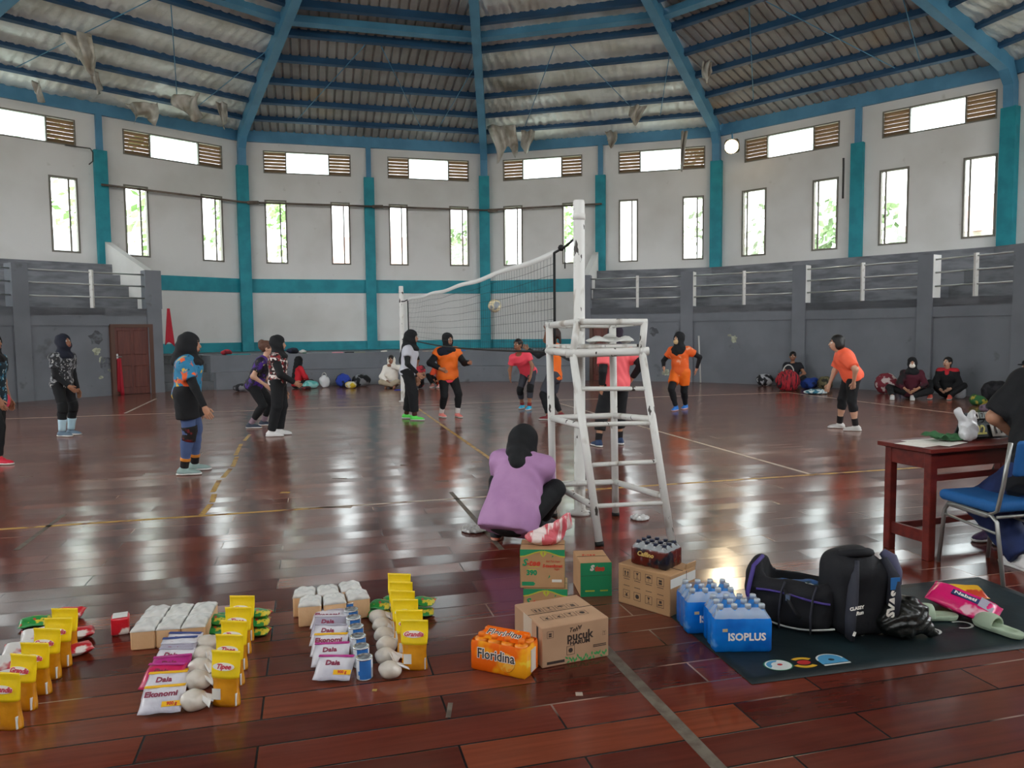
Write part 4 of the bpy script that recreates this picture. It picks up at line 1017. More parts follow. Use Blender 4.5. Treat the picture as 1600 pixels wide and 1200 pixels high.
M_redpad = mat('black_red_knee_pad', '#16100f', .8, col2='#6e1f1f', scale=9, lo=.56, hi=.6)
M_skyso = mat('pale_blue_sock', '#b9d6e2', .8); M_whso = mat('white_sock', '#d9d6d2', .8); M_bkso = mat('black_sock', '#191416', .85); M_grso = mat('mauve_sock', '#8a7480', .8)
M_rainb = mat('orange_striped_sock', '#d8862f', .8)
def shoe_m(n, c): return mat(n, c, .6, bump=.1)

# --- players on the left half
p = person('person in dark teal patterned shirt and red shoes, cut by the photo edge', (-9, 724), 0, 1.58,
           dict(neck=('p', -14, 556), pelvis=('p', -10, 628), ankL=('p', -14, 706, .12), ankR=('p', -2, 716, -.1), wrR=('p', 3, 634, -.2)), 'b')
hijab(p, M_black); shirt(p, M_teal_p, hem=-.16); trousers(p, M_black, 1.9); shoes(p, shoe_m('red_shoe', '#d8243f')); sleeves(p, M_black, 'R', .35, .8)
q = MB(); sdf_obj('waist_pouch', [RC(p.lerp(-.12)+p.tl*.15, p.lerp(-.12)-p.tl*.15, .085, .085, fd=p.tf, flat=.8)], mat('pink_pouch', '#e0485f', .7), p.ob, vox=.014, off=.02)

p = person('person in grey camouflage shirt and navy hijab looking up, wearing pale blue socks', (106, 681), -12, 1.60,
           dict(neck=('p', 98, 553), pelvis=('p', 97, 603), ankL=('p', 111, 670, .12), ankR=('p', 97, 673, -.08), wrR=('p', 107, 603, -.16)), 'b', head=(0, 14))
hijab(p, M_navy, .11); shirt(p, M_camo, sleeve=.5, hem=-.10); sleeves(p, M_black, 'R'); sleeves(p, M_black, 'L'); trousers(p, M_black, 1.55)
for q in 'LR': band(p, M_pad, q, .82, 1.22, 'knee_pad', .016); band(p, M_skyso, q, 1.5, 1.97, 'sock', .014)
shoes(p, shoe_m('grey_blue_shoe', '#5f7486'))

p = person('person in blue shirt with big orange flowers, black hijab and slate blue leggings', (296, 741), 12, 1.57,
           dict(neck=('p', 294, 562), pelvis=('p', 293, 622), ankL=('p', 304, 717, .24), ankR=('p', 288, 732, -.05), wrR=('p', 320, 637, -.22)), 'a', 1.15, elbow={'R': (.1, -.6, -.3)})
hijab(p, M_black, .09, tail=.95); shirt(p, M_floral, sleeve=.55, hem=-.06); sleeves(p, M_black, 'R'); sleeves(p, M_black, 'L'); trousers(p, M_bluel, 1.8, name='leggings'); trousers(p, M_black, .62, .016, 'shorts', .03)
band(p, M_redpad, 'R', .86, 1.24, 'knee_pad', .018)
for q in 'LR': band(p, M_rainb, q, 1.72, 1.80, 'sock_stripe', .012)
shoes(p, shoe_m('sage_shoe', '#8fa5a0'), msock=M_bkso, sock=1.78)

p = person('person with curly pinned-up brown hair, purple printed jersey and black leggings, crouching ready', (401, 668), 2, 1.55,
           dict(neck=('p', 414, 560), pelvis=('p', 397, 607), ankL=('p', 412, 654, .25), ankR=('p', 392, 662, -.1), wrR=('p', 414, 601, -.2), wrL=('p', 424, 604, .15)), 'c', 1.1, elbow={'R': (-.5, -.2, -.3)})
hair(p, mat('brown_hair', '#5a3a2c', .6), 'curly'); shirt(p, M_purp, sleeve=.6, hem=-.06); trousers(p, M_black, 1.72)
shoes(p, shoe_m('navy_grey_shoe', '#343c4c'), msock=M_grso, sock=1.72)

p = person('person in black hijab, red and white flowered top and white shoes', (430, 681), 8, 1.58,
           dict(neck=('p', 433, 555), pelvis=('p', 435, 601), ankL=('p', 437, 672, .12), ankR=('p', 424, 674, -.08), wrR=('p', 459, 597, -.15)), 'a', 1.1, elbow={'R': (.1, -.5, -.6)})
hijab(p, M_black, .07); shirt(p, M_redfl, sleeve=.2, hem=-.02); sleeves(p, M_black, 'R', .05, .95, off=.016); sleeves(p, M_black, 'L', .05, .95, off=.016); trousers(p, M_black, 1.93, .014, flare=.012)
shoes(p, shoe_m('white_shoe', '#e6e4e2'))

# --- players near the net
p = person('person in white jersey and black hijab with neon green shoes, hand on thigh', (645, 656), -8, 1.58,
           dict(neck=('p', 641, 542), pelvis=('p', 638, 584), ankL=('p', 635, 648, .2), ankR=('p', 648, 655, -.1), wrR=('p', 652, 583, -.25)), 'a', 1.1, elbow={'R': (-.3, -.5, -.2)})
hijab(p, M_black, .08, tail=.35); shirt(p, M_whitet, sleeve=.45, hem=-.08); sleeves(p, M_black, 'R'); sleeves(p, M_black, 'L'); trousers(p, M_black, 1.78, .016, flare=.02)
shoes(p, shoe_m('neon_green_shoe', '#5fe05a'), msock=mat('dark_red_sock', '#4a2320', .8), sock=1.72)

p = person('person in orange jersey over pink hem with long black sleeves, left arm held out', (703, 652), -62, 1.53,
           dict(neck=('p', 699, 545), pelvis=('p', 700, 592), ankL=('p', 715, 645, 0), ankR=('p', 690, 644, .05), wrL=('p', 733, 567, -.12), wrR=('p', 688, 576, -.2)), 'a', 1.15, head=(12, 0), elbow={'L': (-.2, .4, -.6), 'R': (-.4, -.7, 0)}, hand='open')
hijab(p, M_black, .08); shirt(p, M_pink, sleeve=.3, hem=-.17, loose=.020, name='undershirt'); shirt(p, M_orange, sleeve=.3, hem=-.02, loose=.028)
sleeves(p, M_black, 'R', .02, .8, off=.02); sleeves(p, M_black, 'L', .02, .8, off=.02); trousers(p, M_black, 1.7, name='leggings')
sdf_obj('shawl', [RC(p.sh['R']+p.tf*.05, p.lerp(.95)+p.tf*.06, .055, .075), RC(p.sh['R'], p.lerp(.72)+p.tf*.09-p.tl*.03, .06, .05)], M_navy, p.ob, vox=.012, k=.05, off=.018)
shoes(p, shoe_m('salmon_shoe', '#f08a80'), msock=M_whso, sock=1.70)

p = person('person in hot pink jersey crouching low with hands down, wearing bright cyan shoes', (820, 640), -108, 1.50,
           dict(neck=('p', 811, 553, -.15), pelvis=('p', 826, 586, .1), head=('p', 809, 539, -.25), ankL=('p', 827, 636, -.05), ankR=('p', 816, 629, .2), wrL=('p', 829, 587, -.3), wrR=('p', 797, 590, -.2)), 'b', 1.0, head=(-15, 5))
hair(p, M_hair, 'bun'); shirt(p, M_pink, sleeve=.5, hem=-.05); trousers(p, M_grl, 1.5, name='leggings')
for q in 'LR': band(p, M_pad, q, .84, 1.2, 'knee_pad', .018)
shoes(p, shoe_m('cyan_shoe', '#25b4dd'), msock=mat('red_sock', '#8a2f2a', .8), sock=1.8)

p = person('person in orange vest behind the umpire chair, black-sleeved arm stretched towards the net', (866, 655), 160, 1.56,
           dict(neck=('p', 866, 538), pelvis=('p', 866, 592), ankL=('p', 857, 652, -.12), ankR=('p', 876, 643, .2), wrL=('p', 826, 546, -.05), wrR=('p', 854, 516, .15)), 'b', 1.0, elbow={'L': (0, .3, -.6), 'R': (.3, -.4, -.5)})
hair(p, mat('dark_brown_hair', '#33211b', .6), 'tail'); shirt(p, M_orange, sleeve=.12, hem=-.06); sleeves(p, M_black, 'L', .15, .97); trousers(p, M_grl, .8, .016, 'shorts', .02); trousers(p, M_black, 1.85, name='leggings')
shoes(p, shoe_m('maroon_shoe', '#7a2028'))

p = person('person in salmon pink jersey and dark violet hijab seen from behind through the umpire chair', (950, 696), 112, 1.60,
           dict(neck=('p', 962, 543), pelvis=('p', 962, 604), ankL=('p', 935, 690, -.1), ankR=('p', 968, 686, .1), wrL=('p', 940, 606, -.1), wrR=('p', 988, 590, .05)), 'a', 1.15)
hijab(p, mat('dark_violet_cloth', '#2a2130', .85), .08); shirt(p, M_pink2, sleeve=.6, hem=-.08, loose=.024); sleeves(p, M_black, 'L', .4, .75, off=.014); sleeves(p, M_black, 'R', .4, .9, off=.014); trousers(p, M_black, 1.6, .016, flare=.015)
shoes(p, shoe_m('navy_shoe', '#24395c'), msock=M_bkso, sock=1.75)

p = person('person in orange sports kit with face mask, black hijab, leggings and blue shoes', (1063, 641), -122, 1.56,
           dict(neck=('p', 1062, 543), pelvis=('p', 1063, 587), ankL=('p', 1071, 629, .25), ankR=('p', 1056, 638, -.05), wrR=('p', 1037, 574, 0), wrL=('p', 1089, 575, 0)), 'a', 1.05, head=(-25, 0), elbow={'R': (-.3, -.5, -.3), 'L': (-.3, .5, -.3)}, hand='open')
hijab(p, M_black, .13); mask(p, mat('beige_mask', '#d9b98a', .8)); shirt(p, M_orange2, sleeve=.5, hem=-.05); sleeves(p, M_black, 'R'); sleeves(p, M_black, 'L'); trousers(p, M_black, 1.93, name='leggings'); trousers(p, M_orange, .6, .018, 'shorts', .012)
shoes(p, shoe_m('blue_shoe', '#2f7ad0'), mat('red_white_sole', '#d8b4b4', .6))

p = person('person with black bobbed hair in a coral T-shirt and black cropped leggings, watching the game', (1325, 672), 168, 1.53,
           dict(neck=('p', 1316, 552), pelvis=('p', 1331, 592), head=('p', 1307, 536), ankL=('p', 1337, 663, -.1), ankR=('p', 1312, 659, .22), wrL=('p', 1334, 597, -.25), wrR=('p', 1296, 600, .15)), 'c', 1.2, elbow={'L': (-.2, .3, -.5), 'R': (.1, -.2, -.4)})
hair(p, M_hair, 'bob'); shirt(p, M_coral, sleeve=.72, hem=-.06, loose=.02); trousers(p, M_black, 1.38, name='leggings')
shoes(p, shoe_m('light_grey_shoe', '#c4c2be'), msock=M_bkso, sock=1.70)

# --- squatting helper in front of the umpire chair
p = person('person squatting with her back to the camera in a lilac T-shirt and black hijab', (808, 842), 72, 1.58,
           dict(neck=('p', 818, 714, .10), pelvis=('p', 797, 810, -.12), head=('p', 820, 690, .14), ankL=('p', 776, 838, .02), ankR=('p', 850, 830, .30), wrR=('p', 845, 775, .62), wrL=('p', 790, 775, .6)), 'a', 1.14, vox=.010,
           head=(-28, -6), knee={'L': (1, .35, .5), 'R': (1, -.45, .35)}, elbow={'R': (.2, -.8, -.3), 'L': (.2, .8, -.3)}, feet=(85, 60))
hijab(p, M_black, .08, tail=.80); shirt(p, M_lilac, sleeve=.80, hem=-.10, loose=.024, hemw=1.28); sleeves(p, M_black, 'R', .55, .95, off=.014); sleeves(p, M_black, 'L', .55, .95, off=.014); trousers(p, M_black, 1.9, .016)
shoes(p, shoe_m('black_shoe', '#22242b'), mat('orange_white_sole', '#d8c4b4', .6, col2='#c8552c', scale=14), M_whso, 1.86)
# ------------------------------------------------------------------ goods on the floor
class RB:      # rounded box with axes rows
    def __init__(s, c, h, r, ax=None, clips=()):
        s.c = A3(c); s.h = np.array(h, float); s.r = r; s.ax = np.eye(3) if ax is None else np.array([A3(q) for q in ax]); s.clips = clips
        m = float(np.linalg.norm(s.h)); s.lo = s.c-m; s.hi = s.c+m
    def ev(s, P):
        q = np.abs((P-s.c)@s.ax.T)-(s.h-s.r); d = np.linalg.norm(np.maximum(q, 0), axis=-1)+np.minimum(q.max(-1), 0)-s.r
        for c, n in s.clips: d = np.maximum(d, (P-A3(c))@A3(n))
        return d
M_kraft = mat('kraft_carton', '#b78e66', .75, col2='#a9805a', scale=3, bump=.04); M_kraft2 = mat('pale_kraft_carton', '#bb9576', .75, col2='#ae886a', scale=3)
M_ink = mat('dark_print', '#3a2d28', .7); M_green = mat('green_print', '#1f8a5c', .65); M_leafp = mat('leaf_green_print', '#3f9a55', .7); M_redp = mat('red_print', '#c8452f', .65); M_yelp = mat('yellow_green_print', '#b9b83c', .65)
M_tapec = mat('clear_packing_tape', '#c9b8a4', .3); M_whp = mat('white_print', '#dedad2', .6)
def ptext(name, parent, body, size, M, m, **k):
    V, Fc = text_mb(body, size, M, **k); mb = MB(); mb.add(V, Fc); return mb.build(name, m, parent, fix=False)
class Carton:
    'box standing on the floor; local x along the front, y to the back, z up; origin at the front left corner'
    def __init__(s, label, P, ang, w, d, h, m, z=0.0, group=None, name='carton'):
        s.w, s.d, s.h = w, d, h
        s.o = thing(name, label, 'box', (P.x, P.y, z), R_(ang), group)
        mb = MB(); mb.bbox((w/2, d/2, h/2), (w, d, h), .004); s.body = mb.build('carton_body', m, s.o)
        mb = MB(); mb.box((w/2, d/2, h+.0008), (w*.99, .003, .0016)); mb.build('flap_seam', M_ink, s.body)
    def M(s, face, x, y, off=.0012):
        if face == 'front': return frame((x, -off, y), (1, 0, 0), (0, 0, 1))
        if face == 'top': return frame((x, y, s.h+off), (1, 0, 0), (0, 1, 0))
        if face == 'right': return frame((s.w+off, x, y), (0, 1, 0), (0, 0, 1))
        if face == 'left': return frame((-off, s.d-x, y), (0, -1, 0), (0, 0, 1))
    def rect(s, name, face, x, y, w, h, m, off=.0008):
        M = s.M(face, x, y, off); mb = MB(); mb.add([M @ Vector(q) for q in ((-w/2, -h/2, 0), (w/2, -h/2, 0), (w/2, h/2, 0), (-w/2, h/2, 0), (-w/2, -h/2, -.0006), (w/2, -h/2, -.0006), (w/2, h/2, -.0006), (-w/2, h/2, -.0006))], [(0, 1, 2, 3), (7, 6, 5, 4), (0, 4, 5, 1), (1, 5, 6, 2), (2, 6, 7, 3), (3, 7, 4, 0)]); return mb.build(name, m, s.o)
    def poly(s, name, face, pts, m, off=.0009):
        M = s.M(face, 0, 0, off); mb = MB(); n = len(pts); mb.add([M @ Vector((a, b, 0)) for a, b in pts], [tuple(range(n))]); return mb.build(name, m, s.o, fix=False)
    def text(s, face, x, y, body, size, m, **k): return ptext('lettering', s.o, body, size, s.M(face, x, y), m, **k)
    def icons(s, face, xs, ys, sz, kinds):
        mb = MB(); i = 0
        for y in ys:
            for x in xs:
                M = s.M(face, x, y, .001); T = lambda a, b: M @ Vector((a*sz, b*sz, 0))
                def q(*pp): mb.add([T(*p) for p in pp], [tuple(range(len(pp)))])
                t = .05
                q((-.5, -.5), (.5, -.5), (.5, -.5+t), (-.5, -.5+t)); q((-.5, .5-t), (.5, .5-t), (.5, .5), (-.5, .5)); q((-.5, -.5), (-.5+t, -.5), (-.5+t, .5), (-.5, .5)); q((.5-t, -.5), (.5, -.5), (.5, .5), (.5-t, .5))
                k = kinds[i % len(kinds)]; i += 1
                if k == 'up':
                    for cx_ in (-.2, .2): q((cx_-.07, -.3), (cx_+.07, -.3), (cx_+.07, .05), (cx_-.07, .05)); q((cx_-.16, .05), (cx_+.16, .05), (cx_, .33))
                    q((-.35, -.38), (.35, -.38), (.35, -.33), (-.35, -.33))
                elif k == 'glass': q((-.2, .33), (0, -.05), (.2, .33)); q((-.03, -.3), (.03, -.3), (.03, -.02), (-.03, -.02)); q((-.16, -.36), (.16, -.36), (.16, -.3), (-.16, -.3))
                elif k == 'umbrella': q(*[(.34*math.cos(a*math.pi/8), .02+.3*math.sin(a*math.pi/8)) for a in range(9)]); q((-.025, -.33), (.025, -.33), (.025, .05), (-.025, .05))
                elif k == 'hands': q((-.15, 0), (.2, 0), (.2, .32), (-.15, .32)); q((-.35, -.33), (.3, -.22), (.3, -.12), (-.35, -.18))
                elif k == 'cross':
                    q((-.3, -.26), (-.26, -.3), (.3, .26), (.26, .3)); q((-.3, .26), (.26, -.3), (.3, -.26), (-.26, .3)); q((-.1, -.3), (.1, -.3), (.1, .1), (-.1, .1))
                elif k == 'hook': q(*[(.27*math.cos(a*math.pi/8), .27*math.sin(a*math.pi/8)) for a in range(16)]); 
                elif k == 'stack': q((-.22, -.32), (.22, -.32), (.22, -.08), (-.22, -.08)); q((-.22, -.02), (.22, -.02), (.22, .22), (-.22, .22))
        return mb.build('handling_symbols', M_ink, s.o, fix=False)

def ang_of(p, q): return math.degrees(math.atan2(q.y-p.y, q.x-p.x))
# tea carton in front
pA, pB = F(847, 1045), F(951, 1025); w_ = (pB-pA).length
c = Carton('pale brown drinks carton with green leaf print, largest of the boxes, beside the orange drinks', pA, ang_of(pA, pB), w_, .33, .19, M_kraft2)
W, H_, D_ = c.w, c.h, c.d
c.text('front', W*.56, H_*.66, 'pucuk', .058, M_ink, bold=.0012, sx=.95); c.text('front', W*.56, H_*.50, 'HARUM', .026, M_ink, bold=.0008, sx=1.15); c.text('front', W*.46, H_*.83, 'Teh', .030, M_ink, shear=.3)
for sg in (-1, 1): c.poly('leaf_print', 'front', [(W*.56, H_*.80), (W*.56+sg*.012, H_*.93), (W*.56+sg*.002, H_*.90)], M_ink)
lf = MB(); rn = random.Random(2)
for i in range(26):
    x = W*.36+i*(W*.62)/26; a = rn.uniform(.4, 2.6); L = .022; M = c.M('front', x, H_*.09+rn.uniform(-.01, .014), .0011)
    d = (math.cos(a), math.sin(a)); lf.add([M @ Vector(q) for q in ((-d[0]*L*.5, -d[1]*L*.5, 0), (d[1]*.005, -d[0]*.005, 0), (d[0]*L*.5, d[1]*L*.5, 0), (-d[1]*.005, d[0]*.005, 0))], [(0, 1, 2, 3)])
lf.build('leaf_border', M_leafp, c.o, fix=False)
c.icons('front', [W*.12], [H_*.80], .032, ['stack']); c.icons('front', [W*.42], [H_*.33], .042, ['hook']); c.icons('front', [W*.93], [H_*.62], .02, ['glass'])
for y in (.30, .26): c.rect('print_line', 'front', W*.86, H_*y+.01, W*.2, .004, M_ink)
c.rect('date_box', 'front', W*.20, H_*.10, W*.26, .013, M_ink)
c.icons('top', [W*.2, W*.38, W*.56, W*.74], [D_*.62, D_*.3], .05, ['up', 'glass', 'umbrella', 'stack', 'cross', 'cross', 'glass', 'hook'])
c.rect('packing_tape', 'left', D_*.5, H_*.75, .10, H_*.5, M_tapec); c.rect('packing_tape', 'left', D_*.85, H_*.5, .02, H_*.9, M_ink)

def stee(c):
    W, H_, D_ = c.w, c.h, c.d
    n = 9; up = [(W*i/n, H_*(.90-.07*math.cos(i/n*2*math.pi*1.0))) for i in range(n+1)]
    c.poly('green_header', 'front', [(0, H_)]+[(a, b) for a, b in up]+[(W, H_)], M_green)
    c.poly('yellow_trim', 'front', [(a, b-.006) for a, b in up]+[(a, b) for a, b in reversed(up)], M_yelp, .001)
    for sg in (-1, 1): c.poly('leaf_print', 'front', [(W*.52, H_*.80), (W*.52+sg*.018, H_*.90), (W*.52+sg*.006, H_*.98)], M_yelp, .0013)
    c.text('front', W*.10, H_*.66, 'S', .050, M_green, bold=.002, shear=.25); c.text('front', W*.29, H_*.65, '-tee', .044, M_redp, bold=.0015, shear=.25)
    c.rect('underline', 'front', W*.30, H_*.555, W*.26, .003, M_yelp)
    c.text('front', W*.74, H_*.70, 'Asli Teh Segar', .013, M_redp, shear=.2); c.text('front', W*.72, H_*.58, 'S-teenikmat', .021, M_redp, bold=.001, shear=.2); c.text('front', W*.82, H_*.50, 'Segar', .014, M_redp, shear=.2)
    c.text('front', W*.26, H_*.40, '390', .036, M_green, bold=.002); c.rect('number_line', 'front', W*.26, H_*.48, W*.2, .003, M_yelp)
    c.poly('arrow_print', 'front', [(W*.04, H_*.07), (W*.30, H_*.07), (W*.34, H_*.12), (W*.30, H_*.17), (W*.04, H_*.17)], M_green)
    c.poly('leaf_print', 'front', [(W*.62, H_*.25), (W*.67, H_*.30), (W*.66, H_*.36)], M_green); c.poly('leaf_print', 'front', [(W*.70, H_*.80), (W*.75, H_*.82), (W*.73, H_*.86)], M_green)
    c.rect('date_label', 'front', W*.82, H_*.20, W*.22, .014, M_whp)
    c.rect('green_side', 'right', D_/2, H_/2, D_*.98, H_*.98, M_green, .0006); c.text('right', D_*.55, H_*.75, 'S-tee', .04, M_redp, shear=.2)
    c.rect('green_side', 'left', D_/2, H_/2, D_*.98, H_*.98, M_green, .0006)
pA = F(817, 980); pB = pA+Vector((.228, -.012, 0))
c1 = Carton('lower tea carton of the stack of two, mostly hidden by the pale brown carton', pA+Vector((.004, 0, 0)), -4, .228, .19, .205, M_kraft, 0, 'stacked tea cartons'); stee(c1)
c2 = Carton('tea carton on top of the stack of two, under the red checked plastic bag', pA+Vector((-.012, .005, 0)), -4, .232, .19, .205, M_kraft, .2066, 'stacked tea cartons'); stee(c2)
pA, pB = F(907, 933), F(956, 931)
c = Carton('green-fronted tea carton standing alone beside the stack of two', pA, ang_of(pA, pB), (pB-pA).length, .25, .20, M_kraft)
c.rect('green_front', 'front', c.w/2, c.h/2, c.w*.99, c.h*.99, M_green, .0006); c.text('front', c.w*.36, c.h*.84, 'S', .042, M_whp, bold=.003, shear=.25, ); c.text('front', c.w*.60, c.h*.82, 'tee', .042, M_redp, bold=.003, shear=.25)
c.rect('print_line', 'front', c.w*.3, c.h*.17, c.w*.3, .008, M_yelp); c.rect('print_line', 'front', c.w*.75, c.h*.17, c.w*.25, .008, M_yelp)
c.text('top', c.w*.4, c.d*.6, 'S-tee', .04, M_redp, shear=.2); c.rect('flap_line', 'front', c.w/2, c.h*.62, c.w*.98, .0015, M_ink, .001)
pA, pB = F(966, 940), F(1047, 965)
c = Carton('brown carton printed with two rows of handling symbols, under the dark bottle pack', pA, ang_of(pA, pB), (pB-pA).length, .25, .225, M_kraft)
W, H_ = c.w, c.h
c.icons('front', [W*.17, W*.38, W*.60, W*.82], [H_*.80, H_*.27], .046, ['up', 'glass', 'umbrella', 'stack', 'cross', 'hook', 'glass', 'hands'])
for x in (.17, .38, .60, .82):
    for y in (.60, .07+.36): c.rect('print_line', 'front', W*x, H_*y+.012, .04, .003, M_ink)
c.rect('white_tape', 'right', c.d/2, H_*.80, c.d*.98, .05, M_whp, .001); c.rect('flap_edge', 'right', c.d*.62, H_*.5, .004, H_*.96, M_ink, .0012)
ptext('lettering', c.o, 'Aqil', .05, frame((W+.0014, c.d*.35, H_*.32), (0, 0, -1), (0, 1, 0)) if False else frame((W+.0014, c.d*.35, H_*.36), (0, .2, 1), (0, -1, .2)), M_ink, shear=.3)
mb = MB(); mb.hexa([(W*.97, c.d*.62, H_), (W, c.d*.62, H_), (W, c.d, H_), (W*.97, c.d, H_)], [(W*.99, c.d*.62, H_+.03), (W*1.01, c.d*.62, H_+.03), (W*1.01, c.d, H_+.03), (W*.99, c.d, H_+.03)]); mb.build('carton_flap', M_kraft, c.o)
icar = c

# shrink-wrapped bottle packs
M_shrink = mat('clear_shrink_film', '#dfe6ea', .12, spec=.7, alpha=.35)
def bottle_pack(label, P, ang, nx, ny, dia, h, wrap_h, m_bot, m_cap, m_wrap, z=0.0, group=None, film=None, name='bottle_pack', wv_=None):
    o = thing(name, label, 'drinks', (P.x, P.y, z), R_(ang), group); r = dia/2
    bm_ = MB(); bm_.lathe([(r*.85, 0), (r*.96, .004), (r*.96, wrap_h*.96), (r*.90, wrap_h*1.02), (r*.45, h*.88), (r*.40, h*.93)], 14)
    cm_ = MB(); cm_.lathe([(r*.47, h*.90), (r*.47, h*.985), (r*.42, h)], 12)
    proto = None
    for j in range(ny):
        for i in range(nx):
            loc = Vector((r+i*dia, r+j*dia, 0))
            if proto is None:
                b = bm_.build('bottle', m_bot, o); k = cm_.build('bottle_cap', m_cap, b); proto = b; kc = k
            else:
                b = proto.copy(); COL.objects.link(b); b.parent = o; k = kc.copy(); COL.objects.link(k); k.parent = b
            b.location = loc
    # film: scalloped sleeve, drawn in over the shoulders
    def ring(hh, ins, sc):
        pts = []
        W, D = nx*dia, ny*dia
        def side(a, b, n, nrm):
            for q in range(n*6):
                t = (q+.0)/(n*6); x = a[0]+(b[0]-a[0])*t; y = a[1]+(b[1]-a[1])*t; e = sc*abs(math.sin(math.pi*t*n))-ins
                pts.append((x+nrm[0]*e, y+nrm[1]*e, hh))
        e = .0
        side((0, 0), (W, 0), nx, (0, -1)); side((W, 0), (W, D), ny, (1, 0)); side((W, D), (0, D), nx, (0, 1)); side((0, D), (0, 0), ny, (-1, 0))
        cx_, cy_ = W/2, D/2
        return [((x-cx_)*(1-ins/W*1.2)+cx_, (y-cy_)*(1-ins/D*1.2)+cy_, q) for x, y, q in pts]
    hs = [(.001, .004, .003), (.012, -.003, .004), (wrap_h*.45, -.003, .004), (wrap_h*.9, -.003, .004), (wrap_h, .0, .004)]
    R = [ring(*q) for q in hs]; n = len(R[0]); V = [v for q in R for v in q]
    Fc = [(a*n+i, a*n+(i+1) % n, (a+1)*n+(i+1) % n, (a+1)*n+i) for a in range(len(R)-1) for i in range(n)]
    mb = MB(); mb.add(V, Fc, 0, True); wr = mb.build('printed_film', m_wrap, o)
    if film:
        R = [ring(wrap_h, .0, .004), ring(wrap_h*1.08, .006, .003), ring(h*.93, .018, .002)]; V = [v for q in R for v in q]
        Fc = [(a*n+i, a*n+(i+1) % n, (a+1)*n+(i+1) % n, (a+1)*n+i) for a in range(2) for i in range(n)]
        mb = MB(); mb.add(V, Fc, 0, True); mb.build('clear_film', film, o)
    return o, wr
M_oj = mat('orange_juice_bottle', '#f08a1c', .25, spec=.6); M_ocap = mat('orange_cap', '#f07a1c', .4)
M_ofilm = mat('orange_printed_film', '#f56a0c', .25, spec=.6, col2='#ffae1c', scale=6.5, lo=.50, hi=.58, more=[('#ffd23a', 12, .62, .68)])
M_bfilm = mat('blue_printed_film', '#0a7ad8', .22, spec=.6, col2='#0563c0', scale=5, lo=.45, hi=.6, more=[('#7db9ea', 6, .62, .7)]); M_bot = mat('blue_water_bottle', '#3f8fd8', .15, spec=.7); M_scap = mat('silver_clear_cap', '#c3ccd6', .15, metal=.3, spec=.8)
pA, pB = F(738, 1046), F(821, 1063)
o, wr = bottle_pack('pack of orange juice bottles in orange film, in front of the cartons', pA, ang_of(pA, pB), 4, 2, (pB-pA).length/4, .168, .142, M_oj, M_ocap, M_ofilm)
w4 = (pB-pA).length
M_owht = mat('letter_white', '#f2ece2', .5)
ptext('lettering', wr, 'Floridina', .062, frame((w4*.47, -.0095, .088), (1, 0, 0), (0, .05, 1)), M_owht, bold=.004, sx=.86); ptext('lettering', wr, 'Floridina', .062, frame((w4*.47, -.0112, .088), (1, 0, 0), (0, .05, 1)), M_ink, bold=.0005, sx=.86)
mb = MB(); mb.lathe([(.001, .001), (.040, .001), (.043, 0)], 24); d_ = mb.build('orange_slice_print', mat('orange_slice', '#f59a1e', .4, col2='#f7b84a', scale=30, lo=.5, hi=.55), wr); d_.matrix_local = frame((w4*.66, -.0085, .066), (1, 0, 0), (0, 0, 1))
mb = MB(); mb.box((w4/2, .066, .160), (w4*.8, .09, .002), Matrix.Rotation(R_(14), 3, 'X')); mb.build('top_film', M_ofilm, o)
ptext('lettering', o, 'Floridina', .055, frame((w4*.5, .066, .1635), (1, 0, 0), (0, 1, .25)), M_owht, bold=.003, sx=.9); ptext('lettering', o, 'Floridina', .055, frame((w4*.5, .066, .165), (1, 0, 0), (0, 1, .25)), M_ink, sx=.9)
M_strip = mat('white_barcode_strip', '#d8c9b8', .4); mb = MB(); mb.box((w4+.010, .066, .07), (.003, .05, .10)); mb.build('side_label', M_strip, wr)

for (qa, qb, lab) in (((1117, 1021), (1206, 1020), 'blue pack of bottled water in front, its whole name in view, on the black tarpaulin'), ((1074, 992), (1150, 990), 'blue pack of bottled water at the back, half hidden by the other blue pack')):
    pA, pB = F(*qa), F(*qb); dd = .066
    o, wr = bottle_pack(lab, pA, ang_of(pA, pB), 4, 3, dd, .225, .165, M_bot, M_scap, M_bfilm, .003, 'blue water packs', M_shrink)
    ptext('lettering', wr, 'ISOPLUS', .050, frame((dd*2.25, -.0095, .078), (1, 0, 0), (0, 0, 1)), M_owht, bold=.0015, sx=.98)
    mb = MB(); mb.box((dd*.68, -.0085, .112), (.024, .003, .014)); mb.build('gold_badge', mat('gold_badge', '#c9b48a', .4), wr)
M_dfilm = mat('dark_red_printed_film', '#5a1a14', .25, spec=.6, col2='#1c1b26', scale=7, lo=.5, hi=.58, more=[('#c98a3a', 9, .66, .69)]); M_dbot = mat('dark_cola_bottle', '#2a1512', .15, spec=.7); M_dcap = mat('dark_blue_cap', '#23283e', .4)
cp_ = icar.o.matrix_basis @ Vector((.07, .035, 0)); 
o, wr = bottle_pack('dark red and clear pack of small drink bottles lying on top of the brown carton', Vector((cp_.x, cp_.y, 0)), math.degrees(icar.o.rotation_euler.z)+4, 4, 3, .054, .135, .10, M_dbot, M_dcap, M_dfilm, icar.h+.003, None, M_shrink)
ptext('lettering', wr, 'Caffino', .036, frame((.09, -.0095, .07), (1, 0, 0), (0, 0, 1)), mat('gold_letter', '#d8b26a', .4), bold=.001, shear=.25)

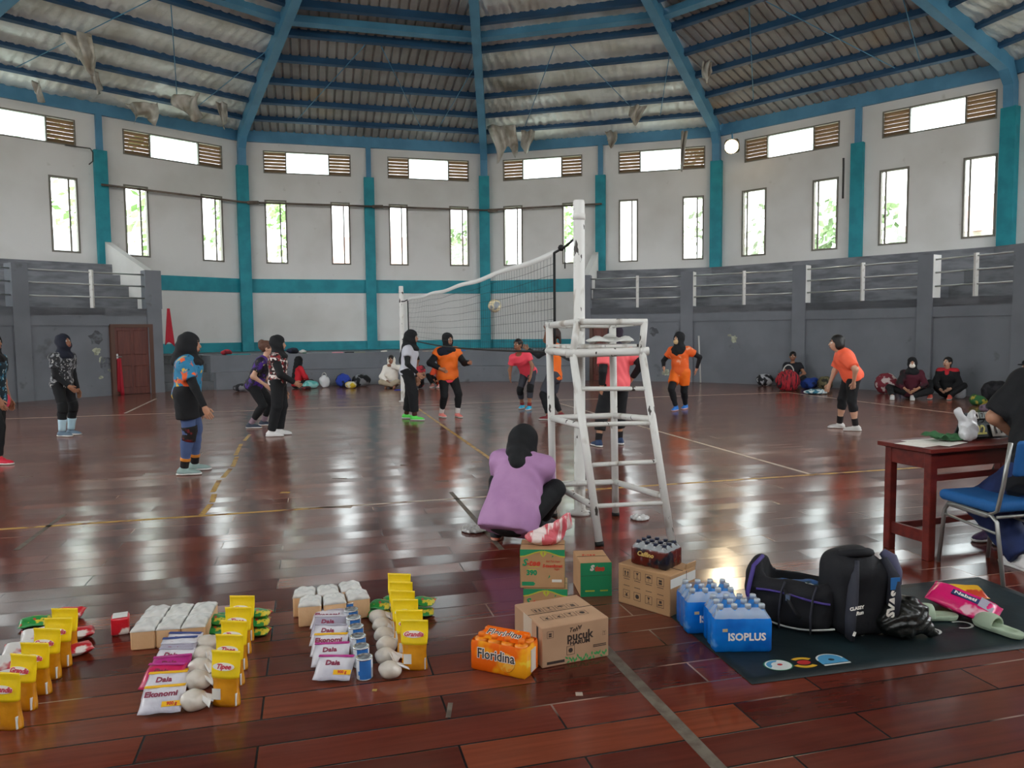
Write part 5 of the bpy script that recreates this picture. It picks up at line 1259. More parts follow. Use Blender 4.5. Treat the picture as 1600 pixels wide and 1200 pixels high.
# red checked plastic bag on the tea cartons
M_check = mat('red_white_stripes', '#e9d6d2', .35, col2='#d4606a', scale=30, lo=.48, hi=.54, stretch=(1, .2, .2)); cb = c2.o.location+Vector((.13, .10, .2066))
R3 = lambda a: Vector((math.cos(a), math.sin(a), 0))
bg_ = sdf_obj('plastic_bag', [EL((0, 0, .035), (.10, .075, .036)), RC((.02, 0, .05), (.12, .02, .10), .05, .03, fd=(0, 1, 0), flat=.6), RC((.10, .03, .10), (.135, .03, .150), .022, .012), RC((.07, -.02, .09), (.11, -.03, .145), .022, .012)], M_check, vox=.006, k=.03, noise=lambda G: .004*np.sin(G[..., 0]*90+G[..., 1]*160+20*G[..., 2]))
bg_.location = cb; tag(bg_, 'small red and white striped plastic bag on top of the tea cartons', 'bag')

# ---------------------------------------------------------------- grocery rows
M_oil = mat('amber_oil_pouch', '#dd961a', .15, spec=.7, col2='#c27c10', scale=8, bump=.25, bscale=14); M_yelf = mat('yellow_pouch_film', '#f4d21a', .25, spec=.6, bump=.3, bscale=12); M_pinkl = mat('pink_script', '#d0384e', .5); M_stick = mat('white_sticker', '#dcd8d0', .5)
def pouch_proto(word):
    o = empty('cooking_oil_pouch'); ww = .060
    def hd(t): return .034*max(0.0, (1-t/.88))**.7*(1-.25*max(0, .12-t)/.12)+.0025
    def hw(t): return ww*(1-.10*math.exp(-((t-.35)/.2)**2)+.04*t)
    Hh = .225
    def shell(t0, t1, n):
        V = []; Fc = []; m = 20
        for i in range(n+1):
            t = t0+(t1-t0)*i/n
            for j in range(m):
                a = 2*math.pi*j/m; ca, sa = math.cos(a), math.sin(a)
                V.append((hw(t)*math.copysign(abs(ca)**.75, ca), hd(t)*math.copysign(abs(sa)**.9, sa)+.004*math.sin(t*9)*(t > .5), t*Hh))
        Fc = [(i*m+j, i*m+(j+1) % m, (i+1)*m+(j+1) % m, (i+1)*m+j) for i in range(n) for j in range(m)]
        Fc += [tuple(range(m-1, -1, -1)), tuple(n*m+j for j in range(m))]; return V, Fc
    mb = MB(); mb.add(*shell(0, .55, 12), 0, True); b = mb.build('oil_body', M_oil, o)
    mb = MB(); mb.add(*shell(.52, 1.0, 10), 0, True); l = mb.build('yellow_top', M_yelf, o)
    for v in l.data.vertices: v.co.x *= 1.03; v.co.y *= 1.05
    mb = MB(); mb.box((-.026, -.0335, .055), (.036, .002, .045)); mb.build('nutrition_sticker', M_stick, b)
    mb = MB(); mb.box((.052, -.012, .03), (.004, .02, .05)); mb.build('side_sticker', M_stick, b)
    Mx = frame((0, -.020, .165), (1, 0, 0), (0, .28, 1))
    mb = MB(); V = [(.048*math.cos(a*.3142), .016*math.sin(a*.3142), 0) for a in range(20)]; mb.add([Mx @ Vector(v) for v in V], [tuple(range(20))]); mb.build('name_patch', M_owht, l, fix=False)
    Mx = frame((0, -.0212, .165), (1, 0, 0), (0, .28, 1)); ptext('lettering', l, word, .028, Mx, M_pinkl, bold=.0008, shear=.3)
    return o
def place(proto, first, P, rz, label, cat, group, z=0.0, rx=0.0, ry=0.0):
    o = proto if first else copy_tree(proto)
    o.location = (P.x, P.y, z); o.rotation_mode = 'XYZ'; o.rotation_euler = (R_(rx), R_(ry), R_(rz)); return tag(o, label, cat, group)
ORD = ['nearest', 'second', 'third', 'fourth', 'fifth', 'sixth', 'seventh', 'eighth']
def ordl(i, n): return 'frontmost' if i == 0 else ('last' if i == n-1 else ORD[i])
PG = pouch_proto('Grandia'); used = False
for i, q in enumerate([(648, 1044), (640, 1026), (634, 1006), (630, 990), (627, 974), (624, 960)]):
    place(PG, not used, F(*q), random.uniform(-8, 4), '%s yellow oil pouch of the row beside the milk cans' % ordl(i, 6), 'oil pouch', 'oil pouches by the milk cans', rx=random.uniform(-3, 3)); used = True
for i, q in enumerate([(14, 1136), (38, 1106), (60, 1082), (76, 1058), (92, 1040), (103, 1022)]):
    place(PG, False, F(*q), random.uniform(-14, 2), '%s yellow oil pouch of the row cut by the left photo edge' % ordl(i, 6), 'oil pouch', 'oil pouches at the photo edge', rx=random.uniform(-3, 3))
PT_ = pouch_proto('Tipee'); used = False
for i, q in enumerate([(354, 1100), (362, 1068), (368, 1044), (374, 1020), (379, 1000)]):
    place(PT_, not used, F(*q), random.uniform(-10, 4), '%s yellow oil pouch of the row beside the sugar bags and tan loaves' % ordl(i, 5), 'oil pouch', 'oil pouches of the middle row', rx=random.uniform(-3, 3)); used = True

# milk cans
M_tin = mat('shiny_tin', '#c9ccd0', .22, metal=.9); M_blab = mat('blue_can_label', '#2f6fb8', .4); M_wlab = mat('white_can_label', '#d8dde4', .4)
def can_proto():
    o = empty('milk_can'); r, h = .0365, .098; mb = MB(); n = 24
    for m_, a0, a1 in ((1, 0, 9), (0, 9, 15), (1, 15, 18), (0, 18, 24)):
        for j in range(a0, a1):
            a, b = 2*math.pi*j/n+2.2, 2*math.pi*(j+1)/n+2.2
            mb.add([(r*math.cos(a), r*math.sin(a), .006), (r*math.cos(b), r*math.sin(b), .006), (r*math.cos(b), r*math.sin(b), h-.006), (r*math.cos(a), r*math.sin(a), h-.006)], [(0, 1, 2, 3)], m_, True)
    mb.build('paper_label', [M_blab, M_wlab], o, fix=False)
    mb = MB(); mb.lathe([(r*.9, 0), (r*1.03, .001), (r*1.03, .006), (r*.985, .007), (r*.985, h-.007), (r*1.03, h-.006), (r*1.03, h), (r*.93, h), (r*.93, h-.005), (r*.5, h-.004), (.001, h-.004)], 24); mb.build('tin', M_tin, o)
    mb = MB()
    for k, t in enumerate(('SUSU', 'KENTAL')):
        pass
    mb.box((0, -r-.0006, .035), (.022, .001, .018)); mb.build('label_panel', M_blab, o); return o
CP = can_proto()
for i, q in enumerate([(570, 1059), (565, 1041), (560, 1024), (557, 1008), (553, 993), (549, 980), (545, 967)]):
    place(CP, i == 0, F(*q), random.uniform(-20, 20), '%s blue and white milk can in the single row of cans' % ordl(i, 7), 'can', 'milk cans')

# sugar bags
M_sug = mat('sugar_in_clear_bag', '#d8d0c6', .25, spec=.6, col2='#c4b8aa', scale=8, bump=.25, bscale=18); M_film = mat('clear_bag_film', '#e2dfdc', .2, spec=.7)
def sugar(P, sd, label, group, w=.050):
    rnd = random.Random(sd); a = rnd.uniform(-.6, .9); o = sdf_obj('sugar_bag', [EL((0, 0, w*.80), (w*1.05, w*.95, w*.82)), EL((.012, .01, w*.6), (w*.95, w, w*.62))], M_sug, vox=.007, k=.02, noise=lambda G: .0025*np.sin(G[..., 0]*110+sd)*np.sin(G[..., 2]*90), clips=[((0, 0, .002), (0, 0, -1))])
    tw = MB(); d = Vector((math.cos(a), math.sin(a), 0)); b = Vector((0, 0, w*1.3))+d*w*.5
    tw.grid(lambda u, v: b+d*(v*.055)+Vector((-d.y, d.x, 0))*((u-.5)*(.02+.08*v))+Vector((0, 0, -.03*v+.008*math.sin(u*12+sd))), 8, 5, thick=.0015); tw.build('knotted_neck', M_film, o)
    o.location = (P.x, P.y, 0); return tag(o, label, 'sugar', group)
for i, q in enumerate([(608, 1058), (602, 1036), (603, 1018), (599, 1002), (596, 987), (590, 974)]): sugar(F(*q), i, '%s clear bag of white sugar between the cans and the yellow pouches' % ordl(i, 6), 'sugar bags by the cans', .045)
for i, q in enumerate([(302, 1108), (308, 1076), (313, 1056), (318, 1036), (322, 1018)]): sugar(F(*q), i+11, '%s clear bag of white sugar between the sachets and the pouches below the tan loaves' % ordl(i, 5), 'sugar bags of the middle row', .050)

# flat packs
def pillow(w, d, h, n=12, crimp=.12, seed=0):
    mb = MB(); rnd = random.Random(seed); ph = rnd.uniform(0, 6)
    def z(u, v, sg):
        x, y = 2*u-1, 2*v-1; e = max(0.0, 1-abs(x)**6)**.5*max(0.0, 1-(min(1, abs(y)/(1-crimp)))**3.0)**.6 if abs(y) < 1-crimp else 0.0
        return sg*(h/2*e+.0008)+.003*math.sin(x*5+y*4+ph)*(1-e*.5)
    T = [(( u/n-.5)*w, (v/n-.5)*d, z(u/n, v/n, 1)) for u in range(n+1) for v in range(n+1)]; B = [((u/n-.5)*w, (v/n-.5)*d, z(u/n, v/n, -1)) for u in range(n+1) for v in range(n+1)]
    W = n+1; mb.add(T, [(i*W+j, (i+1)*W+j, (i+1)*W+j+1, i*W+j+1) for i in range(n) for j in range(n)], 0, True); mb.add(B, [(i*W+j+1, (i+1)*W+j+1, (i+1)*W+j, i*W+j) for i in range(n) for j in range(n)], 0, True)
    rim = [i*W for i in range(n+1)]+[n*W+j for j in range(1, W)]+[i*W+n for i in range(n-1, -1, -1)]+[j for j in range(n-1, 0, -1)]
    o = W*W; k = len(rim); mb.f.extend([(rim[i], rim[i]+o, rim[(i+1) % k]+o, rim[(i+1) % k]) for i in range(k)]); mb.m.extend([0]*k); mb.sm.extend([False]*k)
    return mb
M_det = mat('white_sachet_film', '#dcd9e0', .28, spec=.6, bump=.4, bscale=16, col2='#b9b6c4', scale=6); M_magenta = mat('magenta_film', '#b82f86', .3, spec=.6, bump=.4, bscale=16); M_yband = mat('yellow_flash', '#f0b81c', .4); M_purl = mat('plum_lettering', '#8e3a52', .5); M_blul = mat('blue_lettering', '#3a4a86', .5); M_crimson = mat('crimson_film', '#c8205a', .3, spec=.6, bump=.4, bscale=16); M_dgrey = mat('lilac_grey_film', '#a9a3b4', .28, spec=.6, bump=.4, bscale=16)
def sachet(film, edge, word, seed, txtm=None):
    o = empty('detergent_sachet'); b = pillow(.165, .135, .040, seed=seed).build('sachet_film', film, o, fix=False)
    mb = MB(); mb.box((0, .054, .0135), (.160, .018, .002), Matrix.Rotation(R_(-22), 3, 'X')); mb.build('coloured_edge', edge, b)
    mb = MB(); mb.box((.045, -.038, .0165), (.078, .022, .0015), Matrix.Rotation(R_(14), 3, 'X')); mb.build('yellow_flash', M_yband, b)
    ptext('lettering', b, '900 g', .018, frame((.045, -.038, .0182), (1, 0, 0), (0, 1, .25)), M_redp, bold=.0008); ptext('lettering', b, word, .036, frame((-.005, .008, .0222), (1, 0, 0), (0, 1, 0)), txtm or M_purl, bold=.0012)
    return o
films = [(M_det, M_magenta, 'Daia'), (M_det, M_magenta, 'Daia'), (M_det, M_yband, 'Ekonomi'), (M_det, M_dgrey, 'Daia'), (M_dgrey, M_det, 'Daia'), (M_det, M_dgrey, 'Ekonomi')]
for i, q in enumerate([(519, 1066), (514, 1044), (512, 1028), (511, 1012), (511, 997), (510, 986)]):
    f_, e_, t_ = films[i]; place(sachet(f_, e_, t_, i), True, F(*q)+Vector((0, .045, 0)), random.uniform(-6, 8), '%s flat detergent sachet leaning in the row left of the milk cans' % ordl(i, 6), 'detergent', 'detergent sachets by the cans', z=.046, rx=26)
films = [(M_det, M_yband, 'Ekonomi'), (M_det, M_yband, 'Daia'), (M_crimson, M_magenta, 'Daia'), (M_magenta, M_magenta, 'Daia'), (M_det, M_dgrey, 'Daia'), (M_dgrey, M_det, 'Daia'), (M_det, M_blul, 'Daia'), (M_det, M_blul, 'Daia')]
for i, q in enumerate([(247, 1118), (252, 1094), (248, 1080), (260, 1066), (263, 1053), (268, 1043), (272, 1034), (278, 1026)]):
    f_, e_, t_ = films[i]; place(sachet(f_, e_, t_, i+20), True, F(*q)+Vector((0, .045, 0)), random.uniform(-4, 12), '%s flat detergent sachet of the row in front of the tan loaves' % ordl(i, 8), 'detergent', 'detergent sachets of the middle row', z=.046, rx=26)

# loaves in paper with clear plastic tops
M_loaf = mat('tan_loaf_paper', '#dfb68c', .7, col2='#d3a87c', scale=6, bump=.1); M_ltop = mat('white_plastic_wrap', '#d2d0cc', .2, spec=.7, bump=.35, bscale=12)
def loaf_proto(w, d, h, seed):
    o = empty('wrapped_loaf'); mb = MB(); mb.bbox((0, 0, h*.42), (w*.98, d*.98, h*.84), .006); mb.build('loaf_paper', M_loaf, o)
    mb = MB(); rnd = random.Random(seed); a_, b_ = rnd.uniform(0, 6), rnd.uniform(0, 6)
    def fn(u, v):
        x, y = (u-.5)*2, (v-.5)*2; e = max(abs(x), abs(y))
        zz = h*.86+.12*h*(1-abs(x)**4)*(1-abs(y)**6)+.004*math.sin(u*13+a_)*math.sin(v*11+b_)+.007*max(0, 1-abs(x)*2.5)*(.5+.5*math.sin(v*5+a_)) if e < .98 else h*.80
        return ((u-.5)*w*1.01, (v-.5)*d*1.01, zz)
    mb.grid(fn, 18, 18, thick=.001); mb.build('plastic_top', M_ltop, o); return o
pA, pB = F(203, 1018), F(322, 1008); ux = (pB-pA).normalized(); uy = Vector((-ux.y, ux.x, 0)); wl_ = (pB-pA).length/3
LPs = [loaf_proto(wl_*.985, .165, .115, s) for s in range(3)]; rows = ('front', 'back'); cols_ = ('left', 'middle', 'right')
for r in range(2):
    for k in range(3):
        place(LPs[k], r == 0, pA+ux*wl_*(k+.5)+uy*(.085+r*.17), ang_of(pA, pB), 'tan wrapped loaf in the block behind the sachet row, %s row, %s' % (rows[r], ('beside the red packet', 'middle one', 'beside the green packets')[k]), 'loaf', 'loaves in the square block')
pA, pB = F(467, 982), F(579, 970); ux = (pB-pA).normalized(); uy = Vector((-ux.y, ux.x, 0)); wl_ = (pB-pA).length/3
LPs = [loaf_proto(wl_*.97, .13, .135, s+5) for s in range(3)]
for r in range(2):
    for k in range(3):
        place(LPs[k], r == 0, pA+ux*(wl_*(k+.5)-.03*r)+uy*(.07+r*.15+(.03 if k == 2 else 0)), ang_of(pA, pB)+(-4, 2, 5)[k], 'tan wrapped loaf in the block behind the cans, %s row, %s' % (rows[r], ('on the open side', 'middle one', 'beside the green packets')[k]), 'loaf', 'loaves behind the cans')

# green noodle packets, red packets
M_nood = mat('green_noodle_film', '#1f8a3c', .3, spec=.6, col2='#d8c23a', scale=26, lo=.57, hi=.60, more=[('#c8372c', 20, .60, .64), ('#e8e6dc', 26, .66, .7)], bump=.4, bscale=16)
M_redf = mat('red_packet_film', '#c81e2c', .3, spec=.6, col2='#e8e2de', scale=9, lo=.58, hi=.62, bump=.4, bscale=14); M_wredf = mat('white_red_packet_film', '#d9d4d0', .3, spec=.6, col2='#b8202c', scale=8, lo=.54, hi=.60, bump=.4, bscale=14)
def packs(lst, film, name, cat, group, w, d, h, lab):
    pr = None
    for i, (px, py, z, rz, rx, where) in enumerate(lst):
        if pr is None: pr = pillow(w, d, h, seed=px).build(name, film, None, fix=False); o = pr
        else: o = pr.copy(); COL.objects.link(o)
        P = F(px, py); o.location = (P.x, P.y, z); o.rotation_euler = (R_(rx), 0, R_(rz)); tag(o, lab % where, cat, group)
packs([(592, 962, .020, 10, 0, 'lowest, next to the loaves behind the cans'), (612, 958, .020, -8, 4, 'lowest, touching the last yellow pouch beside the cans'), (596, 960, .055, -14, 6, 'upper one next to the loaves behind the cans'), (618, 950, .055, 16, -6, 'upper one behind the last yellow pouches'), (660, 962, .020, 4, 0, 'peeping out past the pouches on the side away from the loaves'), (662, 955, .055, -12, 4, 'topmost past the pouches on the side away from the loaves')], M_nood, 'noodle_packet', 'noodles', 'green packets behind the cans', .125, .105, .036, 'green noodle packet, %s')
packs([(338, 990, .020, 10, 0, 'lowest between the square block of loaves and the pouches'), (340, 984, .055, -10, 4, 'topmost between the square block of loaves and the pouches'), (344, 970, .020, 20, 0, 'behind the square block of loaves'), (402, 992, .020, -6, 0, 'lowest beyond the middle row of pouches'), (403, 988, .055, 8, 4, 'second up beyond the middle row of pouches'), (405, 984, .09, -12, -4, 'topmost beyond the middle row of pouches')], M_nood, 'noodle_packet', 'noodles', 'green packets of the middle row', .12, .10, .036, 'green noodle packet, %s')
packs([(56, 978, .025, 24, 10, 'at the far end of the row at the photo edge')], M_nood, 'noodle_packet', 'noodles', None, .15, .10, .04, 'green and yellow noodle packet %s')
packs([(108, 966, .030, 8, 8, 'farthest, standing at the end of the row cut by the photo edge'), (122, 998, .030, 30, 0, 'beside the last yellow pouches of the row cut by the photo edge'), (118, 1024, .030, 40, 0, 'nearer one beside the pouches of the row cut by the photo edge')], M_redf, 'red_packet', 'packet', 'red packets at the photo edge', .15, .10, .05, 'shiny red packet, %s')
packs([(64, 1000, .030, 30, 10, 'farthest one behind the pouches'), (38, 1022, .030, 26, 8, 'second one behind the pouches'), (20, 1044, .030, 22, 10, 'third one behind the pouches'), (-2, 1072, .030, 24, 8, 'nearest one behind the pouches')], M_wredf, 'striped_packet', 'packet', 'white and red packets at the photo edge', .17, .12, .05, 'white and red packet at the photo edge, %s')
P = F(189, 988); o = thing('tea_packet', 'red and white block packet standing alone beside the square block of loaves', 'packet', P, R_(24))
mb = MB(); mb.bbox((0, 0, .045), (.085, .085, .09), .01, seg=2); mb.build('packet_box', M_redf, o); mb = MB(); mb.bbox((0, 0, .0915), (.07, .075, .004), .001); mb.build('white_top', M_ltop, o)

# ---------------------------------------------------------------- tarpaulin, bags, sandals
B0, B1 = F(1175, 1070), F(1046, 952); bx = (F(1600, 1014)-B0).normalized(); by = Vector((-bx.y, bx.x, 0)); LB, DB = 2.1, (B1-B0).length
M_tarp = mat('black_green_tarpaulin', '#141d20', .45, col2='#1b2b30', scale=2, bump=.15, bscale=7)
tp = thing('tarpaulin', 'black printed tarpaulin spread on the floor under the bags', 'tarpaulin', B0); mb = MB()
bp = lambda x, y, z=0.0: bx*x+by*y+Vector((0, 0, z))
mb.grid(lambda u, v: bp(u*LB, v*DB, .0035+.0012*math.sin(u*23)*math.sin(v*7)), 40, 14, thick=.002); mb.build('tarp_sheet', M_tarp, tp)
def disc(x, y, r1, r2, m, z, name, a0=0, a1=2*math.pi, inner=0.0):
    mb = MB(); n = 26; r1 *= 1.25; r2 *= 1.25; V = [bp(x+r1*math.cos(a0+(a1-a0)*i/n), y+r2*math.sin(a0+(a1-a0)*i/n), z) for i in range(n+1)]
    if inner: V += [bp(x+r1*inner*math.cos(a0+(a1-a0)*i/n), y+r2*inner*math.sin(a0+(a1-a0)*i/n), z) for i in range(n, -1, -1)]
    mb.add(V, [tuple(range(len(V)))]); mb.build(name, m, tp, fix=False)
def flat_scrap(px, py, r, m, label, sd):
    P = F(px, py); rnd = random.Random(sd); a, b = rnd.uniform(0, 6), rnd.uniform(0, 6)
    o = sdf_obj('plastic_wrapper', [EL((0, 0, .012), (r, r*.8, .022)), EL((r*.5, r*.3, .012), (r*.6, r*.5, .02)), EL((-r*.4, r*.4, .012), (r*.6, r*.4, .024))], m, vox=.006, k=.02, noise=lambda G: .006*np.sin(G[..., 0]*120+a)*np.sin(G[..., 1]*100+b), clips=[((0, 0, .002), (0, 0, -1))])
    o.location = P; tag(o, label, 'wrapper')
flat_scrap(1000, 812, .07, mat('clear_plastic', '#d8d8d8', .15, spec=.8, bump=.6, bscale=20), 'shiny crumpled plastic wrapper on the floor under the umpire chair', 1)
flat_scrap(741, 830, .10, mat('grey_plastic', '#b5b3b0', .25, spec=.7, bump=.6, bscale=20), 'flattened grey plastic wrapper on the floor beside the squatting helper', 2)
E_w, E_b, E_g, E_y, E_r = mat('emblem_white', '#c9ccc8', .5), mat('emblem_blue', '#4a90b8', .5), mat('emblem_green', '#2f7a5a', .5), mat('emblem_yellow', '#c9a02c', .5), mat('emblem_red', '#b02c2c', .5)
def loc2(px, py): d = F(px, py)-B0; return d.dot(bx), d.dot(by)
x, y = loc2(1216, 1041); disc(x, y, .055, .045, E_g, .0058, 'emblem_ring'); disc(x, y, .050, .041, E_w, .0062, 'emblem_ring'); disc(x, y, .044, .036, E_b, .0066, 'emblem_field', 1.2, 3.6); disc(x, y, .026, .022, E_w, .0070, 'emblem_field'); disc(x+.008, y, .010, .008, E_r, .0074, 'emblem_mark')
x, y = loc2(1256, 1037); disc(x, y, .055, .042, E_y, .0058, 'emblem_ribbon', .6, 2.2, .62); disc(x, y, .055, .042, E_y, .0058, 'emblem_ribbon', 3.5, 5.4, .62); disc(x, y, .026, .018, E_r, .0064, 'emblem_heart')
x, y = loc2(1298, 1032); disc(x, y, .055, .046, E_w, .0058, 'emblem_arch', 0, math.pi); disc(x, y, .048, .040, E_b, .0062, 'emblem_field', 0, math.pi)
mb = MB(); mb.add([bp(x-.069, y-.038, .006), bp(x+.069, y-.038, .006), bp(x+.069, y+.002, .006), bp(x-.069, y+.002, .006)], [(0, 1, 2, 3)]); mb.build('emblem_field', E_b, tp, fix=False)
mb = MB(); mb.add([bp(x-.069, y-.054, .006), bp(x+.069, y-.054, .006), bp(x+.069, y-.042, .006), bp(x-.069, y-.042, .006)], [(0, 1, 2, 3)]); mb.build('emblem_scroll', E_w, tp, fix=False)
disc(x, y-.004, .012, .009, mat('emblem_dark', '#23323a', .5), .0066, 'emblem_mark')
x, y = loc2(1350, 986); V_, F_ = text_mb('Jo', .12, Matrix.Translation(bp(x, y, .006)) @ frame((0, 0, 0), bx, by), shear=.4); mb = MB(); mb.add(V_, F_); mb.build('script_lettering', E_w, tp, fix=False)
for px, py, r in ((1452, 988, .05), (1502, 978, .05)):
    x, y = loc2(px, py); disc(x, y, r, r*.75, E_w, .006, 'script_swirl', -2.4, 1.9, .78)

M_bagk = mat('black_bag_fabric', '#15151a', .8, bump=.2, bscale=20); M_bagg = mat('charcoal_bag_fabric', '#33343e', .8, bump=.2, bscale=20); M_bpur = mat('purple_zip', '#4a3a86', .6); M_lite = mat('grey_white_piping', '#b8b8b4', .5)
dA, dB = F(1168, 972), F(1312, 1002); dA = dA+Vector((0, .0, 0)); dv = (dB-dA).normalized(); dn = Vector((-dv.y, dv.x, 0)); dL = (dB-dA).length
du = thing('duffel_bag', 'long black sports bag lying open on the tarpaulin, purple zip and contents showing', 'bag', dA, math.atan2(dv.y, dv.x))
body = [RB((dL*.46, .15, .125), (dL*.43, .15, .125), .07), EL((.02, .15, .18), (.07, .13, .15)), EL((dL*.82, .15, .17), (.06, .13, .12))]
sdf_obj('bag_body', body, M_bagk, du, vox=.011, k=.04, sub=[RB((dL*.48, .17, .26), (dL*.38, .11, .17), .05)], noise=lambda G: .005*np.sin(G[..., 0]*26+3*np.sin(G[..., 2]*14))*np.sin(G[..., 2]*30), clips=[((0, 0, .003), (0, 0, -1))])
mb = MB(); mb.tube([(dL*t, -.004-.004*math.sin(t*9), .185+.01*math.sin(t*6)) for t in [i/10*.8+.1 for i in range(11)]], .006, 6); mb.build('zip', M_bpur, du)
mb = MB(); mb.tube([(dL*.05+dL*.9*t, -.006, .11-.09*math.sin(math.pi*(.2+.6*t))) for t in [i/12 for i in range(13)]], .005, 6); mb.build('piping', M_lite, du)
for x in (.36, .70):
    mb = MB(); mb.tube([(dL*x, -.008, .01), (dL*x, -.012, .10), (dL*x+.01, -.008, .2), (dL*x+.02, .02, .245)], .016, 6, flat=.35); mb.build('strap', M_bagg, du)
mb = MB(); mb.tube([(dL*.42, -.012, .215), (dL*.50, -.05, .16), (dL*.56, -.05, .12), (dL*.60, -.03, .09)], .012, 6, flat=.4); mb.build('carry_handle', M_bagk, du); mb = MB(); mb.box((dL*.47, -.035, .185), (.02, .02, .03)); mb.build('buckle', M_steel, du)
mb = MB(); mb.tube([(.03, -.0, .05), (.0, -.01, .16), (.02, .03, .30), (.04, .12, .33)], .012, 6); mb.build('end_trim', M_bpur, du)
ins_ = sdf_obj('folded_jersey', [RB((0, 0, 0), (.16, .07, .035), .03), EL((.05, 0, .03), (.08, .05, .03))], mat('blue_green_jersey', '#2f5f9e', .7, col2='#1f3a44', scale=8, lo=.48, hi=.55, more=[('#d8d8c8', 13, .64, .68)]), vox=.009, k=.03, noise=lambda G: .004*np.sin(G[..., 0]*50+G[..., 1]*40))
ins_.location = dA+dv*dL*.46+dn*.165+Vector((0, 0, .165)); ins_.rotation_euler = (0, 0, math.atan2(dv.y, dv.x)+.1); tag(ins_, 'blue folded jersey stuffed inside the open black sports bag', 'clothing')
bA, bB = F(1315, 1003), F(1402, 996); bv = (bB-bA).normalized(); bw = (bB-bA).length; bh = .50
bk = thing('backpack', 'big charcoal backpack standing upright beside the open black sports bag', 'bag', bA, math.atan2(bv.y, bv.x))
sdf_obj('bag_body', [RB((bw*.46, .13, .19), (bw*.46, .13, .19), .07), EL((bw*.42, .13, .32), (bw*.46, .12, .12))], M_bagk, bk, vox=.011, k=.05, noise=lambda G: .005*np.sin(G[..., 2]*24+3*np.sin(G[..., 0]*16)), clips=[((0, 0, .004), (0, 0, -1))])
mb = MB(); mb.tube([(.035, -.012, .02), (.03, -.022, .12), (.04, -.02, .22), (.06, .0, .33), (.09, .03, .39)], [.035, .04, .042, .035, .02], 10, flat=.45); mb.build('side_panel', M_bagg, bk)
mb = MB(); mb.tube([(bw*.86, -.015, .12), (bw*.88, -.015, .22), (bw*.90, .01, .31), (bw*.82, .05, .39)], [.04, .05, .05, .03], 10, flat=.5); mb.build('shoulder_strap', M_bagg, bk)
mb = MB(); mb.tube([(bw*.97, .0, .27), (bw*1.02, .03, .32), (bw*1.0, .07, .38), (bw*.9, .09, .41)], [.02, .03, .035, .02], 10); mb.build('side_pocket', mat('slate_purple_fabric', '#4c4c66', .7), bk)
mb = MB(); mb.tube([(bw*.15, .10, .41), (bw*.3, .04, .43), (bw*.55, .05, .425), (bw*.7, .10, .405)], .022, 8); mb.build('hood_roll', M_bagk, bk)
ptext('lettering', bk, 'SVAS', .060, frame((bw*.80, -.046, .19), (.22, 0, 1), (-1, 0, .22)), M_owht, bold=.003); mb = MB(); mb.bbox((bw*.84, -.040, .29), (.05, .004, .06), .001); mb.build('blue_patch', mat('blue_patch', '#2f6fae', .6), bk)
ptext('lettering', bk, 'CLASSY', .022, frame((.035, -.064, .19), (1, 0, .1), (-.1, 0, 1)), M_owht, bold=.001); ptext('lettering', bk, 'Run', .024, frame((.05, -.064, .165), (1, 0, .15), (-.15, 0, 1)), M_owht, bold=.001, shear=.3)
mb = MB(); mb.box((.03, -.056, .06), (.012, .004, .022), Matrix.Rotation(.4, 3, 'Y')); mb.build('zip_tag', M_owht, bk)

g_ = F(1412, 1000); pb = sdf_obj('plastic_bag', [EL((0, .05, .085), (.125, .10, .085)), EL((.04, .06, .12), (.10, .09, .08)), EL((-.05, .06, .10), (.08, .09, .075)), RC((.08, .03, .08), (.15, .02, .03), .05, .03)], mat('shiny_black_plastic', '#151614', .28, spec=.7, bump=.7, bscale=16), vox=.008, k=.03,
    noise=lambda G: .009*np.sin(G[..., 0]*60+4*np.sin(G[..., 2]*33))*np.sin(G[..., 1]*40+G[..., 2]*55+2*np.sin(G[..., 0]*30)), clips=[((0, 0, .006), (0, 0, -1))]); pb.location = g_; tag(pb, 'crumpled shiny black plastic bag in front of the charcoal backpack', 'bag')

M_croc = mat('sage_green_rubber', '#aebfa6', .6); M_croc2 = mat('pale_sage_footbed', '#9fb096', .65)
def sandal(P, rz, label):
    o = thing('clog_sandal', label, 'shoe', P, R_(rz), 'sage green clogs')
    X = [EL((0, 0, .03), (.06, .043, .055)), EL((.08, .004, .03), (.075, .05, .05)), EL((.14, .008, .03), (.055, .047, .05))]
    sdf_obj('sole', [copy.copy(q) for q in X], M_croc, o, vox=.006, k=.03, clips=[((0, 0, .028), (0, 0, 1)), ((0, 0, .0), (0, 0, -1))], sub=[EL((.02, 0, .045), (.055, .034, .030)), EL((.10, .005, .045), (.07, .040, .030))])
    sdf_obj('upper', [EL((.105, .006, .02), (.085, .054, .062))], M_croc, o, vox=.006, k=.02, sub=[EL((.09, .006, .015), (.10, .044, .050)), RB((-.03, 0, .05), (.10, .1, .1), .01)], clips=[((0, 0, .012), (0, 0, -1))]); return o
sandal(F(1587, 1000)+Vector((0, .03, .007)), 112, 'sage green clog in front of the pink packet, open heel towards the camera'); sandal(F(1478, 969)+Vector((0, 0, .007)), 172, 'sage green clog lying between the black plastic bag and the pink packet')
M_pinkf = mat('pink_snack_film', '#e0186e', .25, spec=.6, col2='#f2b8c8', scale=7, lo=.60, hi=.64, bump=.4, bscale=14); M_oyf = mat('orange_yellow_film', '#e8b02c', .25, spec=.6, col2='#c8452c', scale=9, lo=.52, hi=.57, bump=.4, bscale=14)
P = F(1512, 968); o = thing('snack_packet', 'large pink snack packet lying beside the sage green clogs', 'packet', (P.x, P.y+.04, .075), 0, None); o.rotation_euler = (R_(12), R_(14), R_(-42))
